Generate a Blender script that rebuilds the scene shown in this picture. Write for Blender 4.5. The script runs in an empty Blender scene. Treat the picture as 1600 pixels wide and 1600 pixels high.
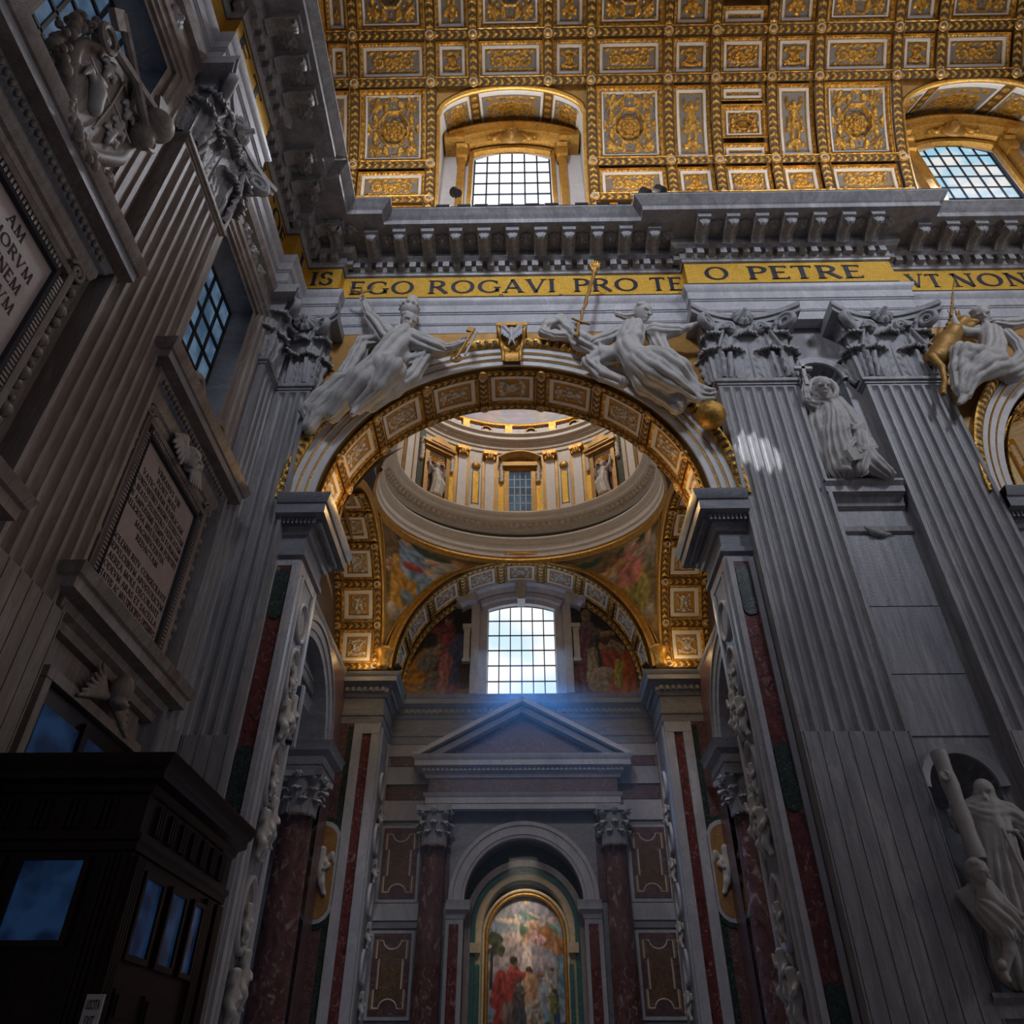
import bpy, math, random
import numpy as np
from mathutils import Vector, Matrix
PI = math.pi
R_ = math.radians
random.seed(4)
rng = np.random.default_rng(7)
scene = bpy.context.scene
col = scene.collection

# ------------------------------------------------------------------ camera
CAM = np.array([0.35, 0.0, 1.7])
FPX, PITCH, YAW = 1190.0, R_(37.4), R_(0.9)
FW = np.array([-math.sin(YAW) * math.cos(PITCH), math.cos(YAW) * math.cos(PITCH), math.sin(PITCH)])
RT = np.array([math.cos(YAW), math.sin(YAW), 0.0])
UP = np.cross(RT, FW)
cd = bpy.data.cameras.new('camera')
cd.sensor_width = 36.0
cd.lens = FPX * 36.0 / 1600.0
cd.clip_end = 400.0
cam = bpy.data.objects.new('camera', cd)
col.objects.link(cam)
cam.matrix_world = Matrix(((RT[0], UP[0], -FW[0], CAM[0]), (RT[1], UP[1], -FW[1], CAM[1]), (RT[2], UP[2], -FW[2], CAM[2]), (0, 0, 0, 1)))
scene.camera = cam

def at(x, y, Y):
    """point on the plane Y seen at photo pixel (x, y): used to take measurements off the photograph"""
    d = FW * FPX + RT * (x - 800) + UP * (800 - y)
    return CAM + d * (Y - CAM[1]) / d[1]
def atX(x, y, X):
    d = FW * FPX + RT * (x - 800) + UP * (800 - y)
    return CAM + d * (X - CAM[0]) / d[0]

# ------------------------------------------------------------------ world, lamps, exposure
scene.view_settings.view_transform = 'Standard'
scene.view_settings.look = 'None'
scene.view_settings.gamma = 1.0
scene.view_settings.exposure = 0.0
scene.view_settings.use_curve_mapping = False
w = bpy.data.worlds.new('sky'); scene.world = w; w.use_nodes = True
w.node_tree.nodes['Background'].inputs[0].default_value = (0.48, 0.54, 0.78, 1)
w.node_tree.nodes['Background'].inputs[1].default_value = 0.088
scene.cycles.use_denoising = True
scene.cycles.max_bounces = 6
scene.cycles.diffuse_bounces = 3
scene.cycles.sample_clamp_indirect = 4.0

def look(o, tgt):
    d = Vector(tgt) - o.location
    o.rotation_euler = d.to_track_quat('-Z', 'Y').to_euler()
def area(name, loc, tgt, sx, sy, power, color, spread=180):
    l = bpy.data.lights.new(name, 'AREA'); l.shape = 'RECTANGLE'; l.size = sx; l.size_y = sy
    l.energy = power; l.color = color; l.spread = R_(spread)
    o = bpy.data.objects.new(name, l); col.objects.link(o); o.location = loc; look(o, tgt); return o
def spot(name, loc, tgt, power, color, ang, blend=0.5, size=0.3):
    l = bpy.data.lights.new(name, 'SPOT'); l.energy = power; l.color = color; l.spot_size = R_(ang); l.spot_blend = blend; l.shadow_soft_size = size
    o = bpy.data.objects.new(name, l); col.objects.link(o); o.location = loc; look(o, tgt); return o
def point(name, loc, power, color, size=0.3):
    l = bpy.data.lights.new(name, 'POINT'); l.energy = power; l.color = color; l.shadow_soft_size = size
    o = bpy.data.objects.new(name, l); col.objects.link(o); o.location = loc; return o
WARM = (1.0, 0.62, 0.24); SOFT = (1.0, 0.80, 0.52); DAY = (0.84, 0.90, 1.0); COOL = (0.45, 0.62, 1.0)
# daylight through the vault windows of the nave (this side and the opposite one)
area('daylight_vault_window', (0, 21.6, 41.0), (0, 12, 36), 3.6, 4.5, 1600, DAY)
area('daylight_vault_window', (25.0, 21.6, 41.0), (25, 12, 36), 3.6, 4.5, 1600, DAY)
area('daylight_opposite_window', (-2, -5.0, 42.5), (2, 22, 33), 7.0, 6.0, 1500, (0.80, 0.87, 1.0), 72)
area('daylight_opposite_window', (25, -5.0, 42.5), (14, 22, 32), 7.0, 6.0, 1500, (0.80, 0.87, 1.0), 72)
area('fill_nave_end', (44, 4, 22), (-10, 14, 16), 9.0, 16.0, 1350, (1.0, 0.93, 0.90))  # added fill light out of view, brightens the entrance wall
for x in (0, 25.04):
    area('daylight_vault_lunette', (x, 21.9, 39.5), (x, 19.8, 46.0), 3.6, 3.0, 260, (1.0, 0.97, 0.92))
# floodlights on the cornice that light the gilded vault
for x in (-6.5, 6.5, 14, 20):
    spot('cornice_floodlight', (x, 19.7, 35.0), (x * 0.9, 17.4, 46), 1100, SOFT, 150, 1.0, 0.4)
for x in (-4, 8, 20):
    spot('cornice_floodlight', (x, -3.4, 35.0), (x, 17.0, 44), 500, SOFT, 110, 1.0, 0.5)
# chapel window, dome windows and the lamps on the dome ledge
area('daylight_chapel_window', (0.28, 38.3, 21.9), (0.6, 33.5, 12.0), 3.5, 4.6, 160, (0.40, 0.68, 1.0))
area('dome_lantern', (0.28, 29.8, 40.0), (0.28, 29.8, 20), 2.0, 2.0, 760, (1.0, 0.92, 0.84))
for a in (35, 90, 145):
    point('dome_ledge_lamp', (0.28 + 5.0 * math.cos(R_(a)), 29.9 + 3.6 * math.sin(R_(a)), 29.3), 9, WARM, 0.25)
for s in (-1, 1):
    point('aisle_fill', (0.28 + s * 5.9, 32.6, 20.2), 110, (1.0, 0.76, 0.45), 0.25)  # added fill in mid-air without a fitting, lifts gilding and dome ring
    point('cornice_lamp', (0.28 + s * 7.9, 35.0, 19.2), 28, (1.0, 0.66, 0.28), 0.2)
    point('arch_lamp', (s * 5.6, 23.3, 19.8), 120, WARM, 0.25)
point('neighbour_bay_fill', (21.0, 26.5, 20.5), 260, WARM, 0.3)  # added fill so the neighbouring bay does not go black
point('neighbour_dome_fill', (22.5, 29.5, 30.5), 500, SOFT, 0.3)  # added fill for the dome behind the neighbouring arch
spot('chapel_window_shaft', (0.0, 38.4, 22.5), (1.6, 36.6, 12.0), 5200, (0.05, 0.34, 1.0), 72, 0.8, 0.8)
# a shaft of sun from a high window opposite, and the lamp over the altar picture
spot('sun_shaft', (-7.0, -4.0, 43.0), tuple(at(1180, 700, 21.4)), 60000, (0.95, 0.98, 1.0), 2.5, 0.5, 0.02)
area('altar_lamp', (0.28, 37.3, 10.3), (0.28, 39.8, 7.3), 1.2, 0.3, 26, (1.0, 0.82, 0.60), 70)

# ------------------------------------------------------------------ helpers: meshes and objects
class MB:
    """collects shapes of ONE object"""
    def __init__(self):
        self.v = []; self.f = []; self.m = []; self.c = []; self.n = 0
    def add(self, v, f, mat=0, c=None):
        v = np.asarray(v, float).reshape(-1, 3)
        self.v.append(v)
        if c is None: c = np.ones((len(v), 3))
        c = np.asarray(c, float)
        if c.ndim == 1: c = np.repeat(c[:, None], 3, 1)
        self.c.append(c)
        n = self.n
        for q in f: self.f.append([i + n for i in q])
        if isinstance(mat, int): self.m += [mat] * len(f)
        else: self.m += list(mat)
        self.n += len(v)
        return self
    def grid(self, P, mat=0, c=None, flip=False, wu=False, wv=False, colmat=None):
        P = np.asarray(P, float); a, b = P.shape[:2]
        I = np.arange(a * b).reshape(a, b)
        if wu: I = np.concatenate([I, I[:1]], 0)
        if wv: I = np.concatenate([I, I[:, :1]], 1)
        q = np.stack([I[:-1, :-1], I[1:, :-1], I[1:, 1:], I[:-1, 1:]], -1)
        na, nb = q.shape[:2]
        q = q.reshape(-1, 4)
        if flip: q = q[:, ::-1]
        if colmat is not None: mat = [int(k) for k in np.tile(colmat, na)]
        if c is not None:
            c = np.asarray(c, float); c = c.reshape(a * b, -1)
            if c.shape[1] == 1: c = np.repeat(c, 3, 1)
        return self.add(P.reshape(-1, 3), q.tolist(), mat, c)
    def box(self, x0, x1, y0, y1, z0, z1, mat=0):
        v = [(x, y, z) for z in (z0, z1) for y in (y0, y1) for x in (x0, x1)]
        return self.add(v, [(0, 2, 3, 1), (4, 5, 7, 6), (0, 1, 5, 4), (2, 6, 7, 3), (0, 4, 6, 2), (1, 3, 7, 5)], mat)
    def obox(self, o, ex, ey, ez, mat=0):
        """box: o corner-centre, half vectors ex, ey, ez"""
        o, ex, ey, ez = (np.asarray(t, float) for t in (o, ex, ey, ez))
        v = [o + i * ex + j * ey + k * ez for k in (-1, 1) for j in (-1, 1) for i in (-1, 1)]
        return self.add(v, [(0, 2, 3, 1), (4, 5, 7, 6), (0, 1, 5, 4), (2, 6, 7, 3), (0, 4, 6, 2), (1, 3, 7, 5)], mat)
    def prism(self, poly, o, ex, ey, ez, mat=0):
        """polygon (s,t) in the plane o + s*ex + t*ey, extruded by ez"""
        o, ex, ey, ez = (np.asarray(t, float) for t in (o, ex, ey, ez))
        a = [o + s * ex + t * ey for s, t in poly]; n = len(a)
        v = a + [p + ez for p in a]
        f = [list(range(n))[::-1], list(range(n, 2 * n))] + [[i, (i + 1) % n, n + (i + 1) % n, n + i] for i in range(n)]
        return self.add(v, f, mat)
    def lathe(self, prof, o=(0, 0, 0), n=20, sx=1.0, sy=1.0, mat=0, a0=0, a1=2 * PI, c=None):
        full = abs(a1 - a0 - 2 * PI) < 1e-6
        A = np.linspace(a0, a1, n, endpoint=not full)
        pr = np.asarray(prof, float)
        P = np.zeros((len(A), len(pr), 3))
        P[..., 0] = o[0] + sx * np.cos(A)[:, None] * pr[None, :, 0]
        P[..., 1] = o[1] + sy * np.sin(A)[:, None] * pr[None, :, 0]
        P[..., 2] = o[2] + pr[None, :, 1]
        return self.grid(P, mat, c, wu=full)
    def tube(self, pts, rad, n=8, mat=0, cap=True):
        pts = np.asarray(pts, float); m = len(pts)
        rad = np.broadcast_to(np.asarray(rad, float), (m,))
        T = np.gradient(pts, axis=0); T /= np.linalg.norm(T, axis=1)[:, None] + 1e-9
        ref = np.array([0, 0, 1.0]) if abs(T[0][2]) < 0.9 else np.array([1.0, 0, 0])
        P = np.zeros((m, n, 3)); A = np.arange(n) * 2 * PI / n
        for i in range(m):
            e1 = np.cross(T[i], ref); e1 /= np.linalg.norm(e1) + 1e-9; e2 = np.cross(T[i], e1); ref = np.cross(e1, T[i]) if i else ref
            P[i] = pts[i] + rad[i] * (np.cos(A)[:, None] * e1 + np.sin(A)[:, None] * e2)
        self.grid(P, mat, wv=True, flip=True)
        if cap:
            self.add(P[0], [list(range(n))], mat); self.add(P[-1], [list(range(n))[::-1]], mat)
        return self
    def mesh(self, name, mats, smooth=False, sharp=None):
        me = bpy.data.meshes.new(name)
        V = np.concatenate(self.v)
        me.from_pydata(V.tolist(), [], self.f)
        if not isinstance(mats, (list, tuple)): mats = [mats]
        for m in mats: me.materials.append(M[m])
        if len(mats) > 1: me.polygons.foreach_set('material_index', self.m)
        C = np.concatenate(self.c)
        if C.min() < 0.9999 or C.max() > 1.0001:
            at_ = me.color_attributes.new('Col', 'FLOAT_COLOR', 'POINT')
            at_.data.foreach_set('color', np.concatenate([C, np.ones((len(C), 1))], 1).astype(np.float32).ravel())
        if smooth or sharp:
            me.shade_smooth()
            if sharp: me.set_sharp_from_angle(angle=R_(sharp))
        me.update()
        return me
    def build(self, name, mats, parent=None, smooth=False, sharp=None):
        return ob(name, self.mesh(name, mats, smooth, sharp), parent)

def base_of(e):
    return Vector(e.get('_base', (0, 0, 0))) if e else Vector((0, 0, 0))
BASE = {}
def ob(name, me, parent=None):
    o = bpy.data.objects.new(name, me); col.objects.link(o)
    if parent is not None:
        o.parent = parent
        b = BASE.get(parent.name)
        if b is not None: o.matrix_parent_inverse = Matrix.Translation(-b)
    return o
def tag(o, label=None, cat=None, group=None, kind=None):
    if label: o['label'] = label
    if cat: o['category'] = cat
    if group: o['group'] = group
    if kind: o['kind'] = kind
    return o
def thing(name, label, cat, loc=(0, 0, 0), group=None, kind=None):
    e = bpy.data.objects.new(name, None); col.objects.link(e); e.location = loc; e.empty_display_size = 0.2
    BASE[e.name] = Vector(loc)
    return tag(e, label, cat, group, kind)
def struct(name, label, cat, loc=(0, 0, 0), group=None):
    return thing(name, label, cat, loc, group, 'structure')
def kids(o):
    return [c for c in list(col.objects) if c.parent == o]
KIDS = {}
def copy_thing(o, loc, label, parent=None):
    """copy of a thing with its parts and sub-parts; shares mesh data"""
    def rec(s, par):
        c = s.copy(); col.objects.link(c); c.parent = par
        for k in s.children: rec(k, c)
        return c
    c = o.copy(); col.objects.link(c); c.location = loc; c['label'] = label
    BASE[c.name] = Vector(loc)
    for k in o.children: rec(k, c)
    return c
def inst(name, me, parent, loc=(0, 0, 0), rot=(0, 0, 0), scale=(1, 1, 1)):
    """a part that shares mesh data, placed in world space"""
    o = ob(name, me, parent); o.location = loc; o.rotation_euler = rot; o.scale = scale
    return o

# ------------------------------------------------------------------ procedural materials
M = {}
def newmat(name):
    m = bpy.data.materials.new(name); m.use_nodes = True; M[name] = m
    nt = m.node_tree; b = nt.nodes['Principled BSDF']
    return m, nt, b
def N(nt, t, **k):
    n = nt.nodes.new('ShaderNode' + t)
    for a, v in k.items(): setattr(n, a, v)
    return n
def ramp(nt, stops):
    r = N(nt, 'ValToRGB'); e = r.color_ramp.elements
    while len(e) < len(stops): e.new(0.5)
    for i, (p, c) in enumerate(stops): e[i].position = p; e[i].color = (*c, 1)
    return r
def stone(name, c1, c2, scale=1.2, stretch=(1, 1, 1), rough=0.5, vein=None, veinw=0.04, bump=0.25, spec=0.4, detail=8, dist=1.5, metal=0.0, blotch=False, rot=(0, 0, 0)):
    """two-tone cloudy stone with optional veins and a fine bump"""
    m, nt, b = newmat(name); L = nt.links.new
    tc = N(nt, 'TexCoord'); mp = N(nt, 'Mapping'); mp.inputs['Scale'].default_value = stretch; mp.inputs['Rotation'].default_value = rot
    L(tc.outputs['Object'], mp.inputs[0])
    no = N(nt, 'TexNoise'); no.inputs['Scale'].default_value = scale; no.inputs['Detail'].default_value = detail; no.inputs['Roughness'].default_value = 0.65; no.inputs['Distortion'].default_value = dist
    L(mp.outputs[0], no.inputs[0])
    r = ramp(nt, [(0.32, c1), (0.68, c2)]); L(no.outputs[0], r.inputs[0])
    out = r.outputs[0]
    if vein:
        n2 = N(nt, 'TexNoise'); n2.inputs['Scale'].default_value = scale * 2.3; n2.inputs['Detail'].default_value = 6; n2.inputs['Distortion'].default_value = 2.2
        L(mp.outputs[0], n2.inputs[0])
        r2 = ramp(nt, [(0.56, (0, 0, 0)), (0.72, (.8, .8, .8))]) if blotch else ramp(nt, [(0.5 - veinw, (0, 0, 0)), (0.5, (.75, .75, .75)), (0.5 + veinw, (0, 0, 0))]); L(n2.outputs[0], r2.inputs[0])
        mx = N(nt, 'MixRGB'); L(r2.outputs[0], mx.inputs[0]); L(out, mx.inputs[1]); mx.inputs[2].default_value = (*vein, 1); out = mx.outputs[0]
    L(out, b.inputs['Base Color'])
    b.inputs['Roughness'].default_value = rough; b.inputs['Specular IOR Level'].default_value = spec; b.inputs['Metallic'].default_value = metal
    if bump:
        n3 = N(nt, 'TexNoise'); n3.inputs['Scale'].default_value = scale * 9; n3.inputs['Detail'].default_value = 5
        L(tc.outputs['Object'], n3.inputs[0])
        bp = N(nt, 'Bump'); bp.inputs['Strength'].default_value = bump; bp.inputs['Distance'].default_value = 0.04
        L(n3.outputs[0], bp.inputs['Height']); L(bp.outputs[0], b.inputs['Normal'])
    return m
stone('marble_grey', (0.20, 0.195, 0.205), (0.42, 0.41, 0.42), 0.8, (1.6, 1.6, 0.22), 0.42, (0.22, 0.22, 0.25), 0.05)
stone('marble_tan', (0.19, 0.145, 0.12), (0.37, 0.33, 0.315), 0.7, (1.6, 1.6, 0.22), 0.5, (0.20, 0.16, 0.15), 0.05)
stone('marble_pale', (0.36, 0.36, 0.40), (0.55, 0.54, 0.56), 0.8, (1, 1, 0.5), 0.4, (0.36, 0.37, 0.42), 0.05)
stone('marble_slate', (0.17, 0.18, 0.21), (0.29, 0.295, 0.325), 1.1, (0.5, 0.5, 1.2), 0.45, (0.38, 0.38, 0.42), 0.02)
stone('marble_statue', (0.40, 0.385, 0.38), (0.55, 0.53, 0.51), 1.6, (1, 1, 1), 0.5, None, bump=0.15)
stone('marble_capital', (0.27, 0.27, 0.29), (0.39, 0.385, 0.40), 2.0, (1, 1, 1), 0.55, None, bump=0.3)
stone('marble_red', (0.075, 0.018, 0.018), (0.20, 0.055, 0.05), 1.3, (1, 1, 0.8), 0.28, (0.42, 0.27, 0.26), 0.022, dist=3.2, blotch=True)
stone('marble_rosso', (0.065, 0.026, 0.027), (0.19, 0.095, 0.09), 0.9, (1, 1, 0.7), 0.25, (0.40, 0.31, 0.30), 0.025, dist=3.0, blotch=True)
stone('marble_purple', (0.07, 0.035, 0.04), (0.17, 0.09, 0.09), 2.2, (1, 1, 1), 0.3, (0.34, 0.27, 0.27), 0.03, dist=2.5, blotch=True)
stone('marble_green', (0.008, 0.022, 0.018), (0.035, 0.06, 0.05), 5, (1, 1, 1), 0.2, (0.22, 0.26, 0.22), 0.02, blotch=True)
stone('marble_verde', (0.02, 0.09, 0.09), (0.06, 0.17, 0.16), 4, (1, 1, 1), 0.3, (0.2, 0.34, 0.32), 0.03, blotch=True)
stone('marble_ochre', (0.26, 0.13, 0.045), (0.42, 0.24, 0.09), 1.6, (1, 1, 1), 0.35, (0.16, 0.07, 0.03), 0.03)
stone('marble_cream', (0.52, 0.40, 0.24), (0.70, 0.58, 0.40), 1.4, (1, 1, 1), 0.4, (0.40, 0.25, 0.12), 0.03)
stone('marble_streak', (0.20, 0.205, 0.235), (0.40, 0.40, 0.43), 1.3, (3.2, 1, 0.5), 0.4, None, dist=0.4, detail=4)
stone('marble_streak_a', (0.19, 0.195, 0.225), (0.40, 0.40, 0.43), 1.6, (3.0, 1, 0.25), 0.4, None, dist=0.25, detail=4, rot=(0, R_(-48), 0))
stone('marble_streak_b', (0.19, 0.195, 0.225), (0.40, 0.40, 0.43), 1.6, (3.0, 1, 0.25), 0.4, None, dist=0.25, detail=4, rot=(0, R_(32), 0))
stone('marble_brown', (0.085, 0.045, 0.03), (0.20, 0.115, 0.065), 1.8, (1, 1, 1), 0.3, (0.34, 0.24, 0.16), 0.03, blotch=True)
stone('spandrel_gold', (0.36, 0.18, 0.045), (0.52, 0.29, 0.085), 0.9, (1, 1, 1), 0.42, None, metal=0.25)
stone('stucco_white', (0.62, 0.60, 0.60), (0.74, 0.72, 0.71), 2, (1, 1, 1), 0.6, None, bump=0.1)
stone('stucco_cream', (0.52, 0.46, 0.40), (0.66, 0.60, 0.53), 2, (1, 1, 1), 0.55, None, bump=0.1)
stone('gold', (0.30, 0.14, 0.025), (0.66, 0.38, 0.085), 5.0, (1, 1, 1), 0.36, None, metal=0.6, bump=0.35)
stone('gold_dark', (0.28, 0.15, 0.04), (0.44, 0.25, 0.07), 3.0, (1, 1, 1), 0.42, None, metal=0.45, bump=0.4)
stone('gold_mosaic', (0.52, 0.28, 0.03), (0.78, 0.47, 0.07), 5.5, (1, 1, 1), 0.33, None, metal=0.55, bump=0.6)
stone('tablet', (0.40, 0.325, 0.31), (0.52, 0.43, 0.41), 0.9, (1, 1, 1), 0.5, None, bump=0.1)
stone('wood_dark', (0.006, 0.003, 0.003), (0.022, 0.010, 0.009), 3, (3, 3, 0.3), 0.35, None, bump=0.1)
stone('floor_marble', (0.30, 0.28, 0.26), (0.46, 0.43, 0.40), 0.6, (1, 1, 1), 0.25, None)
stone('green_frieze', (0.02, 0.035, 0.03), (0.06, 0.075, 0.05), 2.4, (1, 1, 1), 0.45, (0.26, 0.22, 0.12), 0.03)
def plain(name, c, rough=0.5, metal=0.0, emit=None, es=0.0):
    m, nt, b = newmat(name); b.inputs['Base Color'].default_value = (*c, 1); b.inputs['Roughness'].default_value = rough; b.inputs['Metallic'].default_value = metal
    if emit: b.inputs['Emission Color'].default_value = (*emit, 1); b.inputs['Emission Strength'].default_value = es
    return m
plain('letter_navy', (0.012, 0.014, 0.035), 0.5)
plain('letter_cut', (0.05, 0.035, 0.04), 0.8)
plain('lead', (0.012, 0.022, 0.04), 0.5)
plain('iron', (0.01, 0.01, 0.012), 0.5)
plain('sign_white', (0.55, 0.55, 0.55), 0.5)
plain('blue_board', (0.02, 0.06, 0.16), 0.4)
plain('dark_stone', (0.05, 0.05, 0.06), 0.8)  # near-black stone of the fillets on piers and tablets
def pane(name, c1, c2, s, scale=0.9):
    """daylit glass: gives off light, uneven from pane to pane"""
    m, nt, b = newmat(name); L = nt.links.new
    tc = N(nt, 'TexCoord'); no = N(nt, 'TexNoise'); no.inputs['Scale'].default_value = scale; no.inputs['Detail'].default_value = 2
    L(tc.outputs['Object'], no.inputs[0]); r = ramp(nt, [(0.40, c1), (0.62, c2)]); L(no.outputs[0], r.inputs[0])
    b.inputs['Base Color'].default_value = (0.02, 0.03, 0.05, 1); b.inputs['Roughness'].default_value = 0.15
    L(r.outputs[0], b.inputs['Emission Color']); b.inputs['Emission Strength'].default_value = s
pane('pane_sky', (0.86, 0.90, 0.95), (1.0, 0.98, 0.95), 1.3, 0.35)
pane('pane_sky_blue', (0.40, 0.72, 0.92), (0.95, 0.93, 0.90), 0.85, 0.7)
pane('pane_chapel', (0.62, 0.84, 1.0), (1.0, 0.98, 0.96), 1.05, 0.3)
pane('pane_blue', (0.055, 0.11, 0.19), (0.14, 0.23, 0.34), 0.55, 1.2)
pane('pane_dome', (0.03, 0.06, 0.10), (0.07, 0.13, 0.19), 0.6, 1.0)
pane('pane_door', (0.004, 0.014, 0.05), (0.016, 0.055, 0.15), 0.30, 1.6)
def attr_mat(name, lo, hi, r_lo, r_hi, metal, p0=0.35, p1=0.5):
    """relief: ground colour where Col is 0, gilding where Col is 1"""
    m, nt, b = newmat(name); L = nt.links.new
    a = N(nt, 'VertexColor', layer_name='Col'); s = N(nt, 'SeparateColor'); L(a.outputs[0], s.inputs[0])
    mr = N(nt, 'MapRange'); mr.inputs[1].default_value = p0; mr.inputs[2].default_value = p1; L(s.outputs[0], mr.inputs[0])
    tc = N(nt, 'TexCoord'); no = N(nt, 'TexNoise'); no.inputs['Scale'].default_value = 6; no.inputs['Detail'].default_value = 6; L(tc.outputs['Object'], no.inputs[0])
    r = ramp(nt, [(0.36, tuple(0.34 * k for k in hi)), (0.62, hi)]); L(no.outputs[0], r.inputs[0])
    mx = N(nt, 'MixRGB'); L(mr.outputs[0], mx.inputs[0]); mx.inputs[1].default_value = (*lo, 1); L(r.outputs[0], mx.inputs[2]); L(mx.outputs[0], b.inputs['Base Color'])
    mm = N(nt, 'Math', operation='MULTIPLY'); L(mr.outputs[0], mm.inputs[0]); mm.inputs[1].default_value = metal; L(mm.outputs[0], b.inputs['Metallic'])
    b.inputs['Roughness'].default_value = r_hi
    n3 = N(nt, 'TexNoise'); n3.inputs['Scale'].default_value = 14; n3.inputs['Detail'].default_value = 3; L(tc.outputs['Object'], n3.inputs[0]); bp = N(nt, 'Bump'); bp.inputs['Strength'].default_value = 0.7; bp.inputs['Distance'].default_value = 0.05; L(n3.outputs[0], bp.inputs['Height']); L(bp.outputs[0], b.inputs['Normal'])
attr_mat('gilt', (0.20, 0.18, 0.165), (0.80, 0.43, 0.075), 0.6, 0.34, 0.6, .14, .28)
attr_mat('gilt_rib', (0.10, 0.055, 0.018), (0.80, 0.45, 0.085), 0.6, 0.34, 0.6)  # ground painted dark brown for the shade between the gilded leaves
attr_mat('stucco_relief', (0.42, 0.22, 0.05), (0.66, 0.64, 0.62), 0.5, 0.5, 0.0)
attr_mat('grey_relief', (0.14, 0.14, 0.16), (0.36, 0.355, 0.37), 0.6, 0.55, 0.0)
attr_mat('dark_relief', (0.05, 0.05, 0.06), (0.20, 0.19, 0.20), 0.6, 0.55, 0.0)
m_, nt_, b_ = newmat('painting')
a_ = N(nt_, 'VertexColor', layer_name='Col'); nt_.links.new(a_.outputs[0], b_.inputs['Base Color']); b_.inputs['Roughness'].default_value = 0.45

# ------------------------------------------------------------------ shape tools
def miter(path, closed=False):
    """right-hand offset directions of a plan polyline"""
    p = np.asarray(path, float); n = len(p); out = np.zeros((n, 2))
    d = np.diff(p, axis=0); d /= np.linalg.norm(d, axis=1)[:, None]; nr = np.stack([d[:, 1], -d[:, 0]], 1)
    for i in range(n):
        a = nr[max(i - 1, 0)]; b = nr[min(i, n - 2)]
        out[i] = (a + b) / (1 + a @ b)
    return p, out
def mould(mb, path, prof, mat=0, colmat=None, flip=True):
    """moulding: profile [(projection, z)] swept along a plan path, interior on the right hand"""
    p, o = miter(path); pr = np.asarray(prof, float)
    P = np.zeros((len(p), len(pr), 3))
    P[..., :2] = p[:, None, :] + o[:, None, :] * pr[None, :, :1]
    P[..., 2] = pr[None, :, 1]
    return mb.grid(P, mat, flip=flip, colmat=colmat)
def archband(mb, c, R, prof, axis='y', a0=0.0, a1=PI, n=48, mat=0, colmat=None, rz=1.0, flip=False, colf=None):
    """archivolt: profile [(dr, dy)] swept round an arch; c = centre (x, y, z). axis y: arch stands in the xz plane"""
    A = np.linspace(a0, a1, n); pr = np.asarray(prof, float)
    P = np.zeros((n, len(pr), 3)); r = R + pr[None, :, 0]
    ca, sa = np.cos(A)[:, None], np.sin(A)[:, None]
    if axis == 'y':
        P[..., 0] = c[0] + r * ca; P[..., 1] = c[1] + pr[None, :, 1]; P[..., 2] = c[2] + r * sa * rz
    else:
        P[..., 0] = c[0] + pr[None, :, 1]; P[..., 1] = c[1] + r * ca; P[..., 2] = c[2] + r * sa * rz
    cc = None if colf is None else np.repeat(colf(A)[:, None], len(pr), 1)
    return mb.grid(P, mat, cc, flip=flip, colmat=colmat)
def vnoise(x, y, seed=0):
    g = np.random.default_rng(seed).random((64, 64))
    xi = np.floor(x).astype(int); yi = np.floor(y).astype(int); fx = x - xi; fy = y - yi
    fx = fx * fx * (3 - 2 * fx); fy = fy * fy * (3 - 2 * fy)
    G = lambda i, j: g[i % 64, j % 64]
    return (G(xi, yi) * (1 - fx) + G(xi + 1, yi) * fx) * (1 - fy) + (G(xi, yi + 1) * (1 - fx) + G(xi + 1, yi + 1) * fx) * fy
def fbm(x, y, seed=0, o=4):
    s = 0; a = 0.5
    for k in range(o): s = s + a * vnoise(x * 2 ** k, y * 2 ** k, seed + k); a *= 0.5
    return s
def sstep(a, b, x):
    t = np.clip((x - a) / (b - a), 0, 1); return t * t * (3 - 2 * t)

# --- relief height functions: x, y in metres inside a panel of half sizes hu, hv; result 0..1
def h_scroll(x, y, hu, hv, seed=0):
    if hv > hu: x, y, hu, hv = y, x, hv, hu
    X = np.abs(x); h = np.zeros_like(x)
    for cx, s in ((0.52 * hu, 1), (0.16 * hu, -0.5)):
        dx = (X - cx); dy = y * (1 if s > 0 else 1.0)
        r = np.hypot(dx, dy) / (0.62 * hv if s > 0 else 0.5 * hv); ph = np.arctan2(dy, dx)
        sp = 0.5 + 0.5 * np.cos(ph * 1.0 * s - 7.0 * np.log(r + 0.18))
        lob = 0.8 + 0.35 * np.cos(ph * 9 + 3 * r)
        h = np.maximum(h, sp * lob * sstep(1.55, 0.95, r))
    r = np.hypot(x, y) / (0.42 * hv); ph = np.arctan2(y, x)
    h = np.maximum(h, (0.65 + 0.35 * np.cos(6 * ph)) * sstep(1.25, 0.6, r))
    lf = np.abs(np.sin(x * 9 / hv * 0.5 + 2 * np.sin(y * 5 / hv))) * sstep(0.55, 0.9, np.abs(y) / hv) * 0.8
    h = np.maximum(h, lf * sstep(1.0, 0.9, np.abs(y) / hv))
    return np.clip(h * (0.75 + 0.5 * vnoise(x * 7 + 3, y * 7 + 5, seed)), 0, 1) * sstep(1.0, 0.93, np.abs(x) / hu)
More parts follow.
